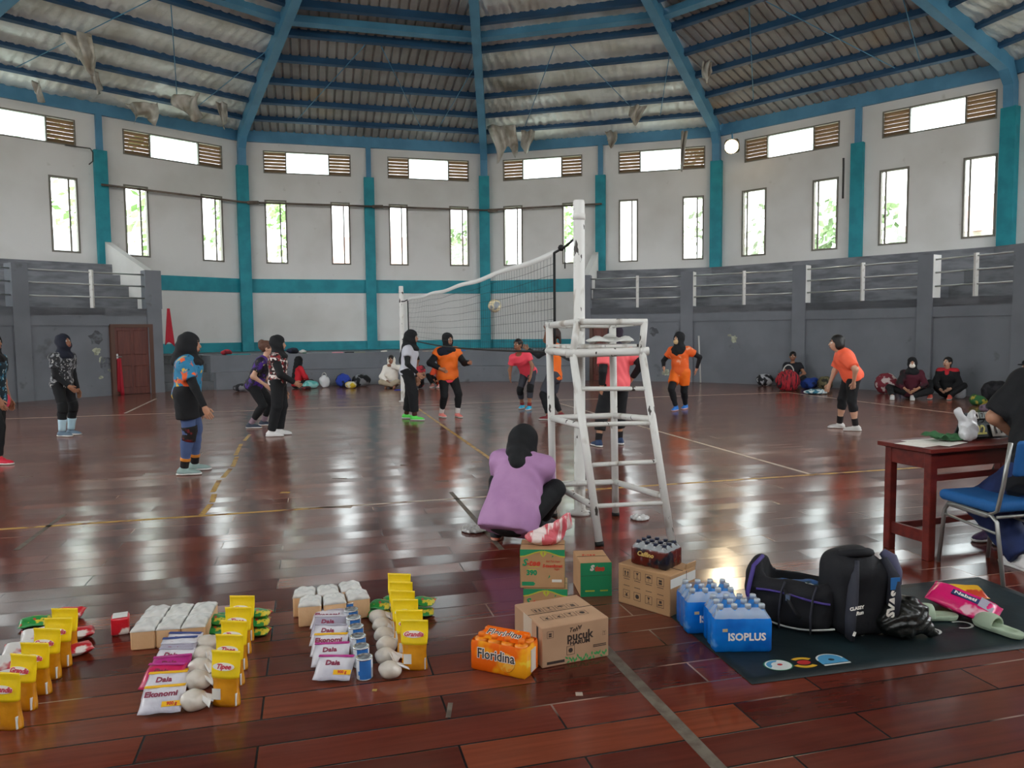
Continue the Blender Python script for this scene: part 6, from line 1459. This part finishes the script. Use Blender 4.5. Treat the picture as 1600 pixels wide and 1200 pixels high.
b = pillow(.33, .20, .09, seed=4).build('packet_film', M_pinkf, o, fix=False); mb = MB(); mb.bbox((.0, -.01, .0475), (.13, .05, .003), .001); mb.build('name_panel', mat('navy_panel', '#23356a', .4), b); ptext('lettering', b, 'Nabati', .04, frame((0, -.01, .0502), (1, 0, 0), (0, 1, 0)), M_owht, bold=.001); mb = MB(); mb.bbox((.10, .0, .042), (.07, .09, .003), .001, Matrix.Rotation(R_(10), 3, 'Y')); mb.build('grey_panel', M_dgrey, b)
for (px, py, z, rz, lab) in ((1492, 945, .03, 20, 'yellow and orange snack packet behind the pink one, lying flat'), (1506, 948, .085, -10, 'yellow and orange snack packet piled on top behind the pink one')):
    P = F(px, py); b = pillow(.20, .15, .05, seed=px).build('snack_packet', M_oyf, None, fix=False); b.location = (P.x, P.y, z); b.rotation_euler = (R_(8), 0, R_(rz)); tag(b, lab, 'packet', 'yellow snack packets')

# ---------------------------------------------------------------- officials' table
M_tab = mat('red_brown_table_wood', '#6e2219', .45, col2='#5a1812', scale=3, stretch=(1, 5, 5)); T0 = F(1456, 701, .75); tx = Vector((.94, .34, 0)).normalized(); ty = Vector((-tx.y, tx.x, 0))
tb = thing('table', 'red-brown wooden table cut by the photo edge, with papers and a scoreboard on it', 'table', (T0.x, T0.y, 0), math.atan2(tx.y, tx.x)); TL, TD = 1.15, .38
def tp_(name, c, d): mb = MB(); mb.bbox(c, d, .004); return mb.build(name, M_tab, tb)
tp_('tabletop', (TL/2-.02, TD/2, .735), (TL+.04, TD+.06, .03))
for x in (.03, TL-.06):
    for y in (.03, TD-.03): tp_('leg', (x, y, .36), (.06, .055, .72))
tp_('apron', (TL/2, .02, .665), (TL-.04, .02, .11)); tp_('apron', (TL/2, TD-.02, .665), (TL-.04, .02, .11)); tp_('apron', (.015, TD/2, .665), (.02, TD-.04, .11)); tp_('apron', (TL-.03, TD/2, .665), (.02, TD-.04, .11))
tp_('shelf_rail', (TL/2, .03, .545), (TL-.12, .02, .04)); tp_('stretcher', (.03, TD/2, .15), (.03, TD-.10, .08)); tp_('stretcher', (TL-.06, TD/2, .15), (.03, TD-.10, .08)); tp_('stretcher', (TL/2, TD-.04, .15), (TL-.12, .025, .05))
ang = math.atan2(tx.y, tx.x)
def ontab(px, py): return F(px, py, .7525)
for i, (px, py, r_, lab) in enumerate(((1440, 693, .15, 'white paper sheet lying on the table corner, lowest of three'), (1452, 690, -.05, 'white paper sheet lying across the other papers on the table'), (1472, 692, .3, 'white paper sheet partly under the green cloth on the table'))):
    mb = MB(); mb.box((0, 0, 0), (.21, .28, .0012), Matrix.Rotation(1.57, 3, 'Z')); o = mb.build('paper_sheet', M_owht); P = ontab(px, py); o.location = (P.x, P.y, .7515+.0016*i); o.rotation_euler = (0, 0, ang+r_); tag(o, lab, 'paper', 'papers on the table')
P = ontab(1478, 690); mb = MB(); mb.grid(lambda u, v: ((u-.5)*.24, (v-.5)*.16+.02, .012+.06*max(0, math.sin(u*6.3+.6))**1.2*(1-.6*abs(v-.5))+.004*math.sin(v*15)), 20, 10, thick=.003); o = mb.build('green_cloth', mat('green_folded_cloth', '#3c6b45', .8)); o.location = (P.x, P.y, .757); o.rotation_euler = (0, 0, ang); tag(o, 'folded green cloth lying on the table beside the white plastic bag', 'cloth')
P = ontab(1512, 690); o = sdf_obj('plastic_bag', [EL((0, 0, .07), (.065, .045, .075)), RC((-.02, 0, .12), (-.075, 0, .205), .035, .025), RC((.02, 0, .12), (.035, .01, .19), .032, .022)], mat('thin_white_plastic', '#dcdcde', .25, spec=.6, bump=.6, bscale=18), vox=.007, k=.03, noise=lambda G: .006*np.sin(G[..., 0]*80+G[..., 2]*40)*np.sin(G[..., 2]*60+9*G[..., 1])); o.location = (P.x, P.y, .758); tag(o, 'crumpled white plastic bag with two handles standing on the table', 'bag')
P = ontab(1548, 686); sb = thing('scoreboard', 'black flip scoreboard with number cards standing on the table', 'scoreboard', (P.x, P.y, .7525), ang-.05)
tl = Matrix.Rotation(R_(-20), 3, 'X'); mb = MB(); mb.bbox((0, .03, .095), (.36, .012, .19), .003, tl); mb.bbox((0, .11, .09), (.36, .012, .19), .003, Matrix.Rotation(R_(22), 3, 'X')); mb.build('stand', mat('scoreboard_black', '#2a3234', .5), sb)
for k in range(7):
    x = -.15+k*.05
    mb = MB(); mb.bbox((x, .034, .165), (.042, .006, .045), .002, tl); cd = mb.build('number_card', M_whp if k % 2 else mat('grey_card', '#8d9694', .5), sb)
    ptext('lettering', cd, str((k*3+1) % 10), .042, frame((x, .0295, .165), (1, 0, 0), (0, .364, 1)), M_ink, bold=.001); mb = MB(); mb.tube([(x, .03+.012*math.cos(a), .130+.012*math.sin(a)) for a in [i*.785 for i in range(8)]], .003, 5, closed=True); mb.build('ring', M_rub, sb)
mb = MB(); mb.bbox((-.095, -.0, .065), (.12, .006, .095), .002, tl); cd = mb.build('number_card', mat('dark_card', '#39423f', .5), sb); ptext('lettering', cd, '22', .09, frame((-.095, -.0048, .068), (1, 0, 0), (0, .364, 1)), mat('pale_yellow_digits', '#dcd26a', .5), bold=.003)
mb = MB(); mb.bbox((.06, -.0, .065), (.12, .006, .095), .002, tl); cd = mb.build('number_card', M_whp, sb); ptext('lettering', cd, '11', .09, frame((.06, -.0048, .068), (1, 0, 0), (0, .364, 1)), M_ink, bold=.002)

# blue padded chair
cA, cB, cC = F(1468, 879), F(1567, 917), F(1540, 869); ba = (cA-cB); fw_ = ba.normalized(); rt_ = (cC-cA); rt_ = (rt_-fw_*rt_.dot(fw_)).normalized(); cw = .40
seat_c = cB.lerp(cA, .55)+rt_*cw*.5
chd = thing('chair', 'padded chair with blue seat and bent grey steel frame, pushed up to the table', 'chair', (seat_c.x, seat_c.y, 0), math.atan2(fw_.y, fw_.x)-math.pi/2)
M_bseat = mat('blue_seat_cover', '#1d5f9e', .7, bump=.1); M_cst = mat('grey_steel_tube', '#9a9a96', .35, metal=.6)
sdf_obj('seat', [RB((0, .02, .455), (.215, .22, .035), .03)], M_bseat, chd, vox=.012, k=.01)
for sx in (-1, 1):
    x = sx*.19
    mb = MB(); mb.tube([(x*1.02, .235, 0), (x, .20, .36), (x, .17, .405), (x, .10, .41), (x, -.16, .40), (x, -.20, .37), (x*1.05, -.27, 0)], .0125, 8); mb.build('leg', M_cst, chd)
    mb = MB(); mb.tube([(x, .17, .40), (x, -.12, .39), (x, -.20, .44), (x, -.235, .60), (x, -.275, .86)], .0125, 8); mb.build('back_post', M_cst, chd)
    mb = MB(); mb.cyl((x, .205, .33), (x, -.21, .30), .009, n=8); mb.build('side_brace', M_cst, chd)
mb = MB(); mb.cyl((-.19, -.2, .40), (.19, -.2, .40), .010, n=8); mb.build('cross_bar', M_cst, chd)
sdf_obj('backrest', [RB((.02, -.262, .76), (.155, .022, .11), .02, ((1, 0, 0), (0, .99, .14), (0, -.14, .99)))], M_bseat, chd, vox=.011, k=.01)
# ------------------------------------------------------------------ people sitting along the walls and at the table
CROSS = dict(pelvis=('l', 0, 0, .12), neck=('l', .06, 0, .60), ankL=('l', .26, -.12, .07), ankR=('l', .31, .12, .07), wrL=('l', .28, .10, .22), wrR=('l', .28, -.10, .20))
KX = {'L': (.3, 1, .3), 'R': (.3, -1, .3)}; EX = {'L': (-.3, 1, -.3), 'R': (-.3, -1, -.3)}
def seated(label, base, face, outfit, H=1.56, j=None, knee=KX, **k):
    jj = dict(CROSS); jj.update(j or {}); p = person(label, base, face, H, jj, knee=knee, elbow=EX, **k); outfit(p); return p
def of14(p): hair(p, M_hair, 'short'); shirt(p, mat('black_grey_tshirt', '#1b1c22', .8, col2='#3f434a', scale=5, lo=.6, hi=.7), hem=-.05); trousers(p, M_black, 1.9, .014); shoes(p, shoe_m('dark_shoe', '#23242a'))
seated('person with short dark hair in a black T-shirt sitting against the wall', (1238, 605), -112, of14, 1.62, dict(neck=('l', -.02, 0, .62), wrL=('l', .30, .16, .28), wrR=('l', .30, -.05, .28), ankR=('l', .55, -.25, .07), ankL=('l', .34, -.06, .07)), {'L': (.5, .8, .5), 'R': (.4, -.5, 1)}, skin='b', z0=.01)
def of15(p): hijab(p, M_black, .12); mask(p, M_owht); shirt(p, mat('maroon_black_top', '#4f1526', .8, col2='#1b1418', scale=3.2, lo=.5, hi=.6), sleeve=1.6, hem=-.05); trousers(p, M_black, 1.93, .014); shoes(p, shoe_m('pale_sport_shoe', '#c9c8c8'))
seated('person in maroon top, black hijab and white face mask sitting against the wall', (1424, 623), -118, of15, 1.56, dict(ankR=('l', .40, -.36, .07), ankL=('l', .36, .02, .07)), z0=.01)
def of16(p): hair(p, M_hair, 'tail'); shirt(p, M_black, sleeve=1.9, hem=-.05); sdf_obj('collar', [RC(p.sh['L']+p.up*.03, p.sh['R']+p.up*.03, .062, .062), EL(p.lerp(.82)+p.tf*.09, (.03, .04, .09), (p.tf, p.tl, p.up))], mat('red_collar', '#c01f2c', .7), p.ob, vox=.012, k=.03, off=.012); trousers(p, M_black, 1.93, .014); shoes(p, shoe_m('coral_sport_shoe', '#e86a5a'))
seated('person in black jacket with red shoulders and coral shoes sitting against the wall', (1480, 622), -128, of16, 1.52, dict(ankR=('l', .42, -.26, .07), ankL=('l', .38, .10, .07)), {'L': (.3, .8, .6), 'R': (.3, -.7, .8)}, skin='c', head=(-20, 8), z0=.01)
def of17(p):
    hair(p, M_hair, 'short'); shirt(p, M_black, hem=-.05, sleeve=1.8); trousers(p, M_black, 1.9, .014); shoes(p, shoe_m('dark_shoe', '#23242a'))
    cpn = sdf_obj('cap', [p.E((-.012, 0, .07), (.105, .086, .075)), p.E((.12, 0, .045), (.075, .065, .012))], M_black, p.ob, vox=.009, k=.015, clips=[(p.at((0, 0, .035)), -p.hu)])
seated('person in dark clothes and peaked cap sitting by the wall behind the table', (1608, 637), -160, of17, 1.56, skin='a', head=(-10, 0), z0=.01)
def of18(p): hair(p, M_hair, 'short'); sdf_obj('hood', [p.E((-.03, 0, -.02), (.10, .115, .135)), RC(p.neck+p.tl*.06, p.neck-p.tl*.06, .075, .075)], M_owht, p.ob, vox=.011, k=.04, sub=[p.E((.10, 0, .02), (.12, .075, .13))]); shirt(p, M_owht, sleeve=1.92, hem=-.05, loose=.024); trousers(p, mat('khaki_trousers', '#b3a48c', .8), 1.9, .016)
seated('person in white hooded jacket and khaki trousers sitting cross-legged by the ledge, hand to face', (613, 606), -92, of18, 1.60, dict(wrL=('l', .22, .05, .60)), skin='b', z0=.01)
def of19(p): hijab(p, M_black, .10, tail=.1); shirt(p, mat('bright_red_top', '#c8202e', .8), sleeve=1.9, hem=-.05); trousers(p, M_black, 1.9, .014)
seated('person in red top with long black veil sitting by the ledge, seen from behind', (464, 607), 40, of19, 1.52, z0=.01)
def of20(p): hair(p, M_hair, 'tail'); shirt(p, mat('crimson_jersey', '#b8323e', .8, col2='#1f1a20', scale=4, lo=.5, hi=.56), hem=-.05); trousers(p, M_black, 1.5, .014); shoes(p, shoe_m('dark_shoe', '#23242a'))
seated('person in crimson and black jersey sitting by the ledge behind the player in white', (653, 607), -100, of20, 1.50, dict(ankL=('l', .42, .10, .07), ankR=('l', .42, -.12, .07)), {'L': (.5, .4, 1), 'R': (.5, -.4, 1)}, skin='b', z0=.01)
def of21(p): hijab(p, M_black, .06); shirt(p, mat('vermilion_jersey', '#e2502c', .8), sleeve=1.0, hem=-.05); sleeves(p, M_black, 'R', .5, .95); trousers(p, M_black, 1.9, .014); shoes(p, shoe_m('pinkish_shoe', '#e09a94'))
seated('person in vermilion jersey sitting by the ledge just behind the player in orange', (690, 604), -110, of21, 1.50, dict(ankL=('l', .42, .14, .07), ankR=('l', .36, -.10, .07)), {'L': (.5, .6, .8), 'R': (.4, -.7, .6)}, z0=.01)
# at the officials' table
p = person('person in black T-shirt and navy jeans on the blue chair, elbow on the table', (3.27, 4.64, 0), 100, 1.74, dict(pelvis=('l', 0, 0, .56), neck=('l', .33, -.36, 1.12), ankL=('l', .05, .02, .08), ankR=('l', .2, -.25, .08), wrL=('p', 1594, 687, .40), wrR=('l', .5, -.45, .85)), 'a', 1.15,
           elbow={'L': (.3, 1, -.5), 'R': (0, -.8, -.4)}, knee={'L': (1, .1, .4), 'R': (1, -.4, .4)}, vox=.012)
hair(p, M_hair, 'short'); shirt(p, M_black, sleeve=.85, hem=-.10, loose=.024); trousers(p, mat('navy_jeans', '#1b2850', .8, col2='#243566', scale=9), 1.9, .024, flare=.03); shoes(p, shoe_m('white_shoe', '#e6e4e2'))
p = person('person in purple top with bare knees and purple trainers behind the table', (3.98, 5.80, 0), 205, 1.56, dict(pelvis=('l', 0, 0, .48), neck=('l', -.12, 0, 1.0), ankR=('p', 1546, 845, -.42), ankL=('p', 1580, 850, -.52), wrL=('l', .30, .15, .80), wrR=('l', .3, -.15, .8)), 'b', 1.1,
           knee={'L': (.7, .1, .8), 'R': (.7, -.1, .8)}, vox=.012)
hair(p, M_hair, 'tail'); shirt(p, mat('deep_purple_top', '#33205e', .8), hem=-.08); trousers(p, M_black, .75, .02, 'shorts', .02); shoes(p, shoe_m('purple_trainer', '#4a3358'), None, M_black, 1.3)

# ------------------------------------------------------------------ bags, clothes and things left along the walls
def blob(name, px, py, wpx, hpx, m, label, cat, sd, group=None, knobs=3, handle=False):
    P = F(px, py); s = P.y/1180; w, h = wpx*s, hpx*s; rnd = random.Random(sd)
    pr = [EL((0, 0, h*.42), (w*.5, min(w*.42, .2), h*.46))]
    for _ in range(knobs): pr.append(EL((rnd.uniform(-.3, .3)*w, rnd.uniform(-.06, .06), h*rnd.uniform(.3, .62)), (w*rnd.uniform(.18, .3), .10, h*rnd.uniform(.22, .36))))
    a, b = rnd.uniform(0, 6), rnd.uniform(0, 6)
    o = sdf_obj(name, pr, m, vox=.016, k=.05, noise=lambda G: .008*np.sin(G[..., 0]*31+a)*np.sin(G[..., 2]*37+b), clips=[((0, 0, .006), (0, 0, -1))]); o.location = (P.x, P.y+min(w*.42, .2)*.3, 0)
    if handle:
        mb = MB(); mb.tube([(w*.22*math.cos(t*math.pi/8), -.03, h*.78+h*.30*math.sin(t*math.pi/8)) for t in range(9)], .016, 6); mb.build('handle', M_lite, o)
    return tag(o, label, cat, group)
C = lambda n, c, c2=None, sc=9, **k: mat(n, c, .75, col2=c2, scale=sc, lo=.50, hi=.56, bump=.3, bscale=14, **k)
blob('sports_bag', 1196, 603, 26, 21, C('black_white_bag', '#1b1b1f', '#b8b8bc', 7), 'black and white sports bag at the feet of the person against the wall', 'bag', 1)
blob('tote_bag', 1232, 611, 38, 38, C('red_black_stripe_bag', '#a81f2c', '#16151a', 14, stretch=(3, 1, .3)), 'red and black striped tote bag with pale handle by the wall', 'bag', 2, None, 2, True)
blob('backpack', 1266, 608, 28, 20, C('blue_bag', '#1f3f8e', '#14224a', 5), 'blue backpack lying by the wall beside the striped tote bag', 'bag', 3)
blob('backpack', 1290, 609, 24, 24, C('khaki_bag', '#6a6448', '#2f2f26', 8), 'khaki backpack leaning on the wall behind the player in coral', 'bag', 4)
blob('crumpled_towel', 1274, 616, 34, 8, C('teal_towel', '#2f6f86', '#c8d4d4', 10), 'crumpled teal towel on the floor beside the blue backpack', 'towel', 5)
blob('shoulder_bag', 1386, 615, 34, 36, C('maroon_bag', '#7a2432', '#c8b8b4', 6), 'maroon shoulder bag beside the person in a white face mask', 'bag', 6)
blob('drawstring_bag', 1405, 613, 18, 20, C('blue_white_bag', '#3a6aa0', '#d8dce0', 9), 'blue and white drawstring bag leaning on the maroon shoulder bag', 'bag', 7)
blob('plastic_bag', 1502, 623, 16, 22, mat('silver_plastic', '#b9bcc0', .25, spec=.7, bump=.5), 'silver plastic bag on the floor beside the person with red shoulders', 'bag', 8)
blob('backpack', 1560, 630, 46, 40, C('black_heap_bag', '#17171b', '#2b2a30', 6), 'big black backpack in the heap by the wall behind the table', 'bag', 9, None, 5)
blob('waist_bag', 1530, 634, 26, 18, C('green_yellow_bag', '#2a5f34', '#a89a3a', 7), 'small green and yellow bag in the heap by the wall behind the table', 'bag', 10)
blob('crumpled_shirt', 1548, 643, 30, 13, C('mauve_shirt', '#7a6676', '#4a3f4c', 9), 'crumpled mauve shirt on the floor before the black backpack heap', 'clothing', 11)
blob('sports_bag', 536, 605, 24, 24, C('blue_sports_bag', '#2440a0', '#141a30', 5), 'blue sports bag by the ledge below the hanging black trousers', 'bag', 12)
blob('sports_bag', 564, 604, 30, 22, C('black_sports_bag', '#17181c', '#85868a', 6), 'black sports bag by the ledge between the blue bag and the person in white hood', 'bag', 13)
blob('plastic_bag', 507, 606, 16, 22, mat('white_plastic', '#d6d6d6', .3, bump=.5), 'white plastic bag standing on the floor by the ledge', 'bag', 14, None, 2, True)
blob('food_packets', 548, 607, 16, 12, C('yellow_white_packet', '#d8d0b8', '#d8b82c', 8), 'yellow and white packet in front of the blue sports bag', 'packet', 15)
blob('towel', 484, 607, 26, 14, C('aqua_towel', '#5fb8b4', '#9ad4d0', 8), 'aqua towel on the floor beside the person in a red top', 'towel', 16)
blob('sandal_pair', 478, 609, 16, 5, C('dark_red_sandal', '#7a2028', '#30161a', 9), 'dark red sandals on the floor beside the aqua towel', 'shoe', 17)
blob('sports_bag', 376, 612, 26, 14, C('grey_black_bag', '#232328', '#77787e', 7), 'grey and black bag on the floor at the foot of the ledge end', 'bag', 18)
mb = MB(); P = F(617, 610); mb.bbox((P.x+.15, P.y+.1, .008), (.34, .26, .014), .004); tag(mb.build('folded_mat', mat('royal_blue_mat', '#2a3fae', .7)), 'small royal blue mat on the floor under the person in white hood', 'mat')
def ledge_pt(px):
    d = ray(px, 600); d = Vector((d.x, d.y)); best = None
    for a, b in zip(lp[:-1], lp[1:]):
        t = b-a; M = np.array([[t.x, -d.x], [t.y, -d.y]]); u, s = np.linalg.solve(M, [-a.x, -a.y])
        if -.02 <= u <= 1.02: best = a.lerp(b, u)
    return best
def hang(name, px0, px1, drop_px, m, label, cat, sd):
    a, b = ledge_pt(px0), ledge_pt(px1); t = (b-a); n = Vector((t.y, -t.x, 0)).normalized(); n = n if n.y < 0 else -n; h = drop_px*a.y/1180; rnd = random.Random(sd); ph = rnd.uniform(0, 6); e = -n
    in_ = .10*(wallk(-.5)-lp[1]).length; mb = MB()
    def fn(u, v):
        q = a.lerp(b, u)+e*(in_)
        if v < .3: return q+e*(.3-v)*.6+Vector((0, 0, .948))
        f_ = (v-.3)/.7; return q+n*(.025+.012*math.sin(u*9+ph))+Vector((0, 0, .948-h*f_*(1-.07*math.sin(u*6+ph))))
    mb.grid(fn, 12, 14, thick=.008); return tag(mb.build(name, m), label, cat)
hang('teal_sheet', 364, 402, 27, mat('teal_fabric', '#12888e', .8, bump=.2), 'teal fabric draped over the ledge end', 'cloth', 1)
hang('pink_cloth', 521, 539, 7, mat('pale_pink_cloth', '#d8909c', .8), 'pale pink cloth hung on the ledge edge', 'cloth', 2)
hang('hanging_trousers', 541, 556, 25, M_black, 'black trousers hung over the ledge edge', 'clothing', 3)
hang('small_cloth', 557, 574, 8, mat('grey_olive_cloth', '#8a8a78', .8), 'grey olive cloth on the ledge edge beside the black trousers', 'cloth', 4)
hang('towel', 665, 683, 20, mat('beige_towel', '#b3a49a', .85, col2='#8d7f78', scale=8), 'beige towel hung over the ledge between two players', 'towel', 5)
hang('blue_cloth', 719, 733, 16, mat('bright_blue_cloth', '#1f6fc0', .8), 'bright blue cloth hung over the ledge behind the player in orange', 'cloth', 6)
hang('green_strap', 474, 480, 12, mat('dark_green_cloth', '#2f5f4a', .8), 'dark green cloth strip hanging from the ledge', 'cloth', 7)
def on_ledge(name, px, w, h, m, label, cat, sd, dp=.12):
    a = ledge_pt(px); rnd = random.Random(sd); pr = [EL((0, 0, h*.45), (w/2, .14, h*.5)), EL((w*.15, 0, h*.5), (w*.3, .12, h*.45))]; ph = rnd.uniform(0, 6)
    o = sdf_obj(name, pr, m, vox=.016, k=.05, noise=lambda G: .008*np.sin(G[..., 0]*30+ph)*np.sin(G[..., 2]*40), clips=[((0, 0, .004), (0, 0, -1))]); w_ = (a-Vector((HX, HY, 0))).normalized(); q = a+w_*(.55+dp); o.location = (q.x, q.y, .932); return tag(o, label, cat)
on_ledge('red_bag', 366, .30, .16, C('red_cloth_bag', '#b82c3a', '#7a1c28', 6), 'small red cloth bag on top of the ledge beside the teal fabric', 'bag', 1)
on_ledge('waist_bag', 466, .36, .17, C('navy_waist_bag', '#23263e', '#15161f', 6), 'navy bag on top of the ledge above the person in a red top', 'bag', 2)
on_ledge('plastic_box', 481, .2, .1, mat('white_box', '#d2d2ce', .5), 'white packet on the ledge above the dark green cloth strip', 'packet', 3)
on_ledge('white_rag', 604, .18, .05, M_owht, 'white rag lying on the ledge top behind the person in white hood', 'cloth', 4)
# long pale rod leaning at the right pillar, seen beside the masked player
q = MB(); a = F(1090, 598)+Vector((0, -.22, 0)); q.tube([a+Vector((.03, 0, .02)), a+Vector((-.02, .06, 1.35))], .022, 8); tag(q.build('leaning_rod', mat('pale_rod', '#c9c9c5', .5)), 'pale rod leaning against the grey pillar beside the masked player', 'rod')

# ------------------------------------------------------------------ outside: trees and houses beyond the windows
M_leaf = [mat('dark_leaves', '#6a7f5a', .9, col2='#8fa678', scale=1.8, bump=1.0, bscale=4), mat('bright_leaves', '#86a86a', .9, col2='#a9c48a', scale=1.6, bump=1.0, bscale=4), mat('grey_leaves', '#8c977f', .9, col2='#a9b39c', scale=1.8, bump=1.0, bscale=4)]; M_bark = mat('bark', '#5a4a3a', .9)
def tree(x, y, h, r, kind, label, sd):
    rnd = random.Random(sd); o = thing('tree', label, 'tree', (x, y, -.4), 0, 'trees outside'); mb = MB(); mb.tube([(0, 0, 0), (.1, 0, h*.35), (0, .1, h*.6)], [.22, .17, .12], 8); mb.build('trunk', M_bark, o); mb = MB()
    for i in range(150):
        u, v = rnd.uniform(-1, 1), rnd.uniform(0, 6.28); k = (1-u*u)**.5; rr = r*rnd.uniform(.35, 1)**.5; c = Vector((rr*k*math.cos(v), rr*k*math.sin(v), h*.68+u*h*.34*rr/r)); s_ = rnd.uniform(.22, .5)
        for _ in range(5):
            n1 = Vector((rnd.uniform(-1, 1), rnd.uniform(-1, 1), rnd.uniform(-.4, 1))).normalized(); t1 = n1.orthogonal().normalized(); t2 = n1.cross(t1); p_ = c+Vector((rnd.uniform(-.3, .3), rnd.uniform(-.3, .3), rnd.uniform(-.3, .3)))
            mb.add([p_-t1*s_*.5, p_+t2*s_*.28, p_+t1*s_*.5, p_-t2*s_*.28], [(0, 1, 2, 3)])
    mb.build('crown', M_leaf[kind], o, fix=False)
for i, (x, y, h, r, k, w_) in enumerate([(-21, 24, 12.5, 3.4, 1, 'beyond the top left windows'), (-15.5, 29, 13.5, 3.0, 1, 'beyond the windows by the first teal column'), (-10.5, 33, 8.5, 2.6, 1, 'beyond the windows by the left rafter column'), (-1.8, 35, 7, 1.7, 0, 'beyond the window beside the middle rafter column'), (2.6, 35.0, 8, 1.9, 1, 'beyond the window right of the middle rafter column'), (8.4, 32, 9.5, 2.8, 2, 'beyond the windows over the right gallery stair wall'), (13.2, 29, 7.0, 2.0, 0, 'beyond the windows right of the right rafter column')]):
    tree(x, y, h, r, k, 'leafy tree '+w_, i)
M_hw = mat('pale_house_wall', '#d8d4cc', .8); M_hr = mat('red_tile_roof', '#c49a8e', .8, col2='#b48a80', scale=4); M_hg = mat('grey_roof', '#8f9296', .7); M_hwin = mat('dark_house_window', '#4a5660', .3)
def house(x, y, rz, w, d, h, roof, label, wall=None):
    o = thing('house', label, 'house', (x, y, -.4), R_(rz), 'houses outside'); mb = MB(); mb.box((0, 0, h/2), (w, d, h)); mb.build('house_wall', wall or M_hw, o)
    mb = MB(); e = .4; mb.add([(-w/2-e, -d/2-e, h-.1), (w/2+e, -d/2-e, h-.1), (w/2+e, d/2+e, h-.1), (-w/2-e, d/2+e, h-.1), (-w/2, 0, h+d*.33), (w/2, 0, h+d*.33)], [(0, 1, 5, 4), (2, 3, 4, 5), (1, 2, 5), (3, 0, 4), (3, 2, 1, 0)]); mb.build('house_roof', roof, o)
    for k in range(int(w//2.2)):
        for z in (1.8, 4.6):
            if z+.8 > h: continue
            mb = MB(); mb.box((-w/2+1.2+k*2.2, -d/2-.03, z), (1.0, .08, 1.3)); mb.build('house_window', M_hwin, o)
house(-5.6, 43, 5, 7.5, 5, 5.6, M_hr, 'pale house with red roof beyond the middle left windows'); house(20.5, 29.5, -42, 8, 5, 5.6, M_hr, 'pale house with red tiled roof beyond the windows of the right wall'); house(26.5, 19, -70, 7, 4, 6.4, M_hg, 'white house with grey roof beyond the last right windows')
house(-21, 34.5, 40, 6, 4, 5.4, M_hg, 'grey-roofed house beyond the windows left of the left rafter column', mat('grey_house_wall', '#a9adb0', .8))
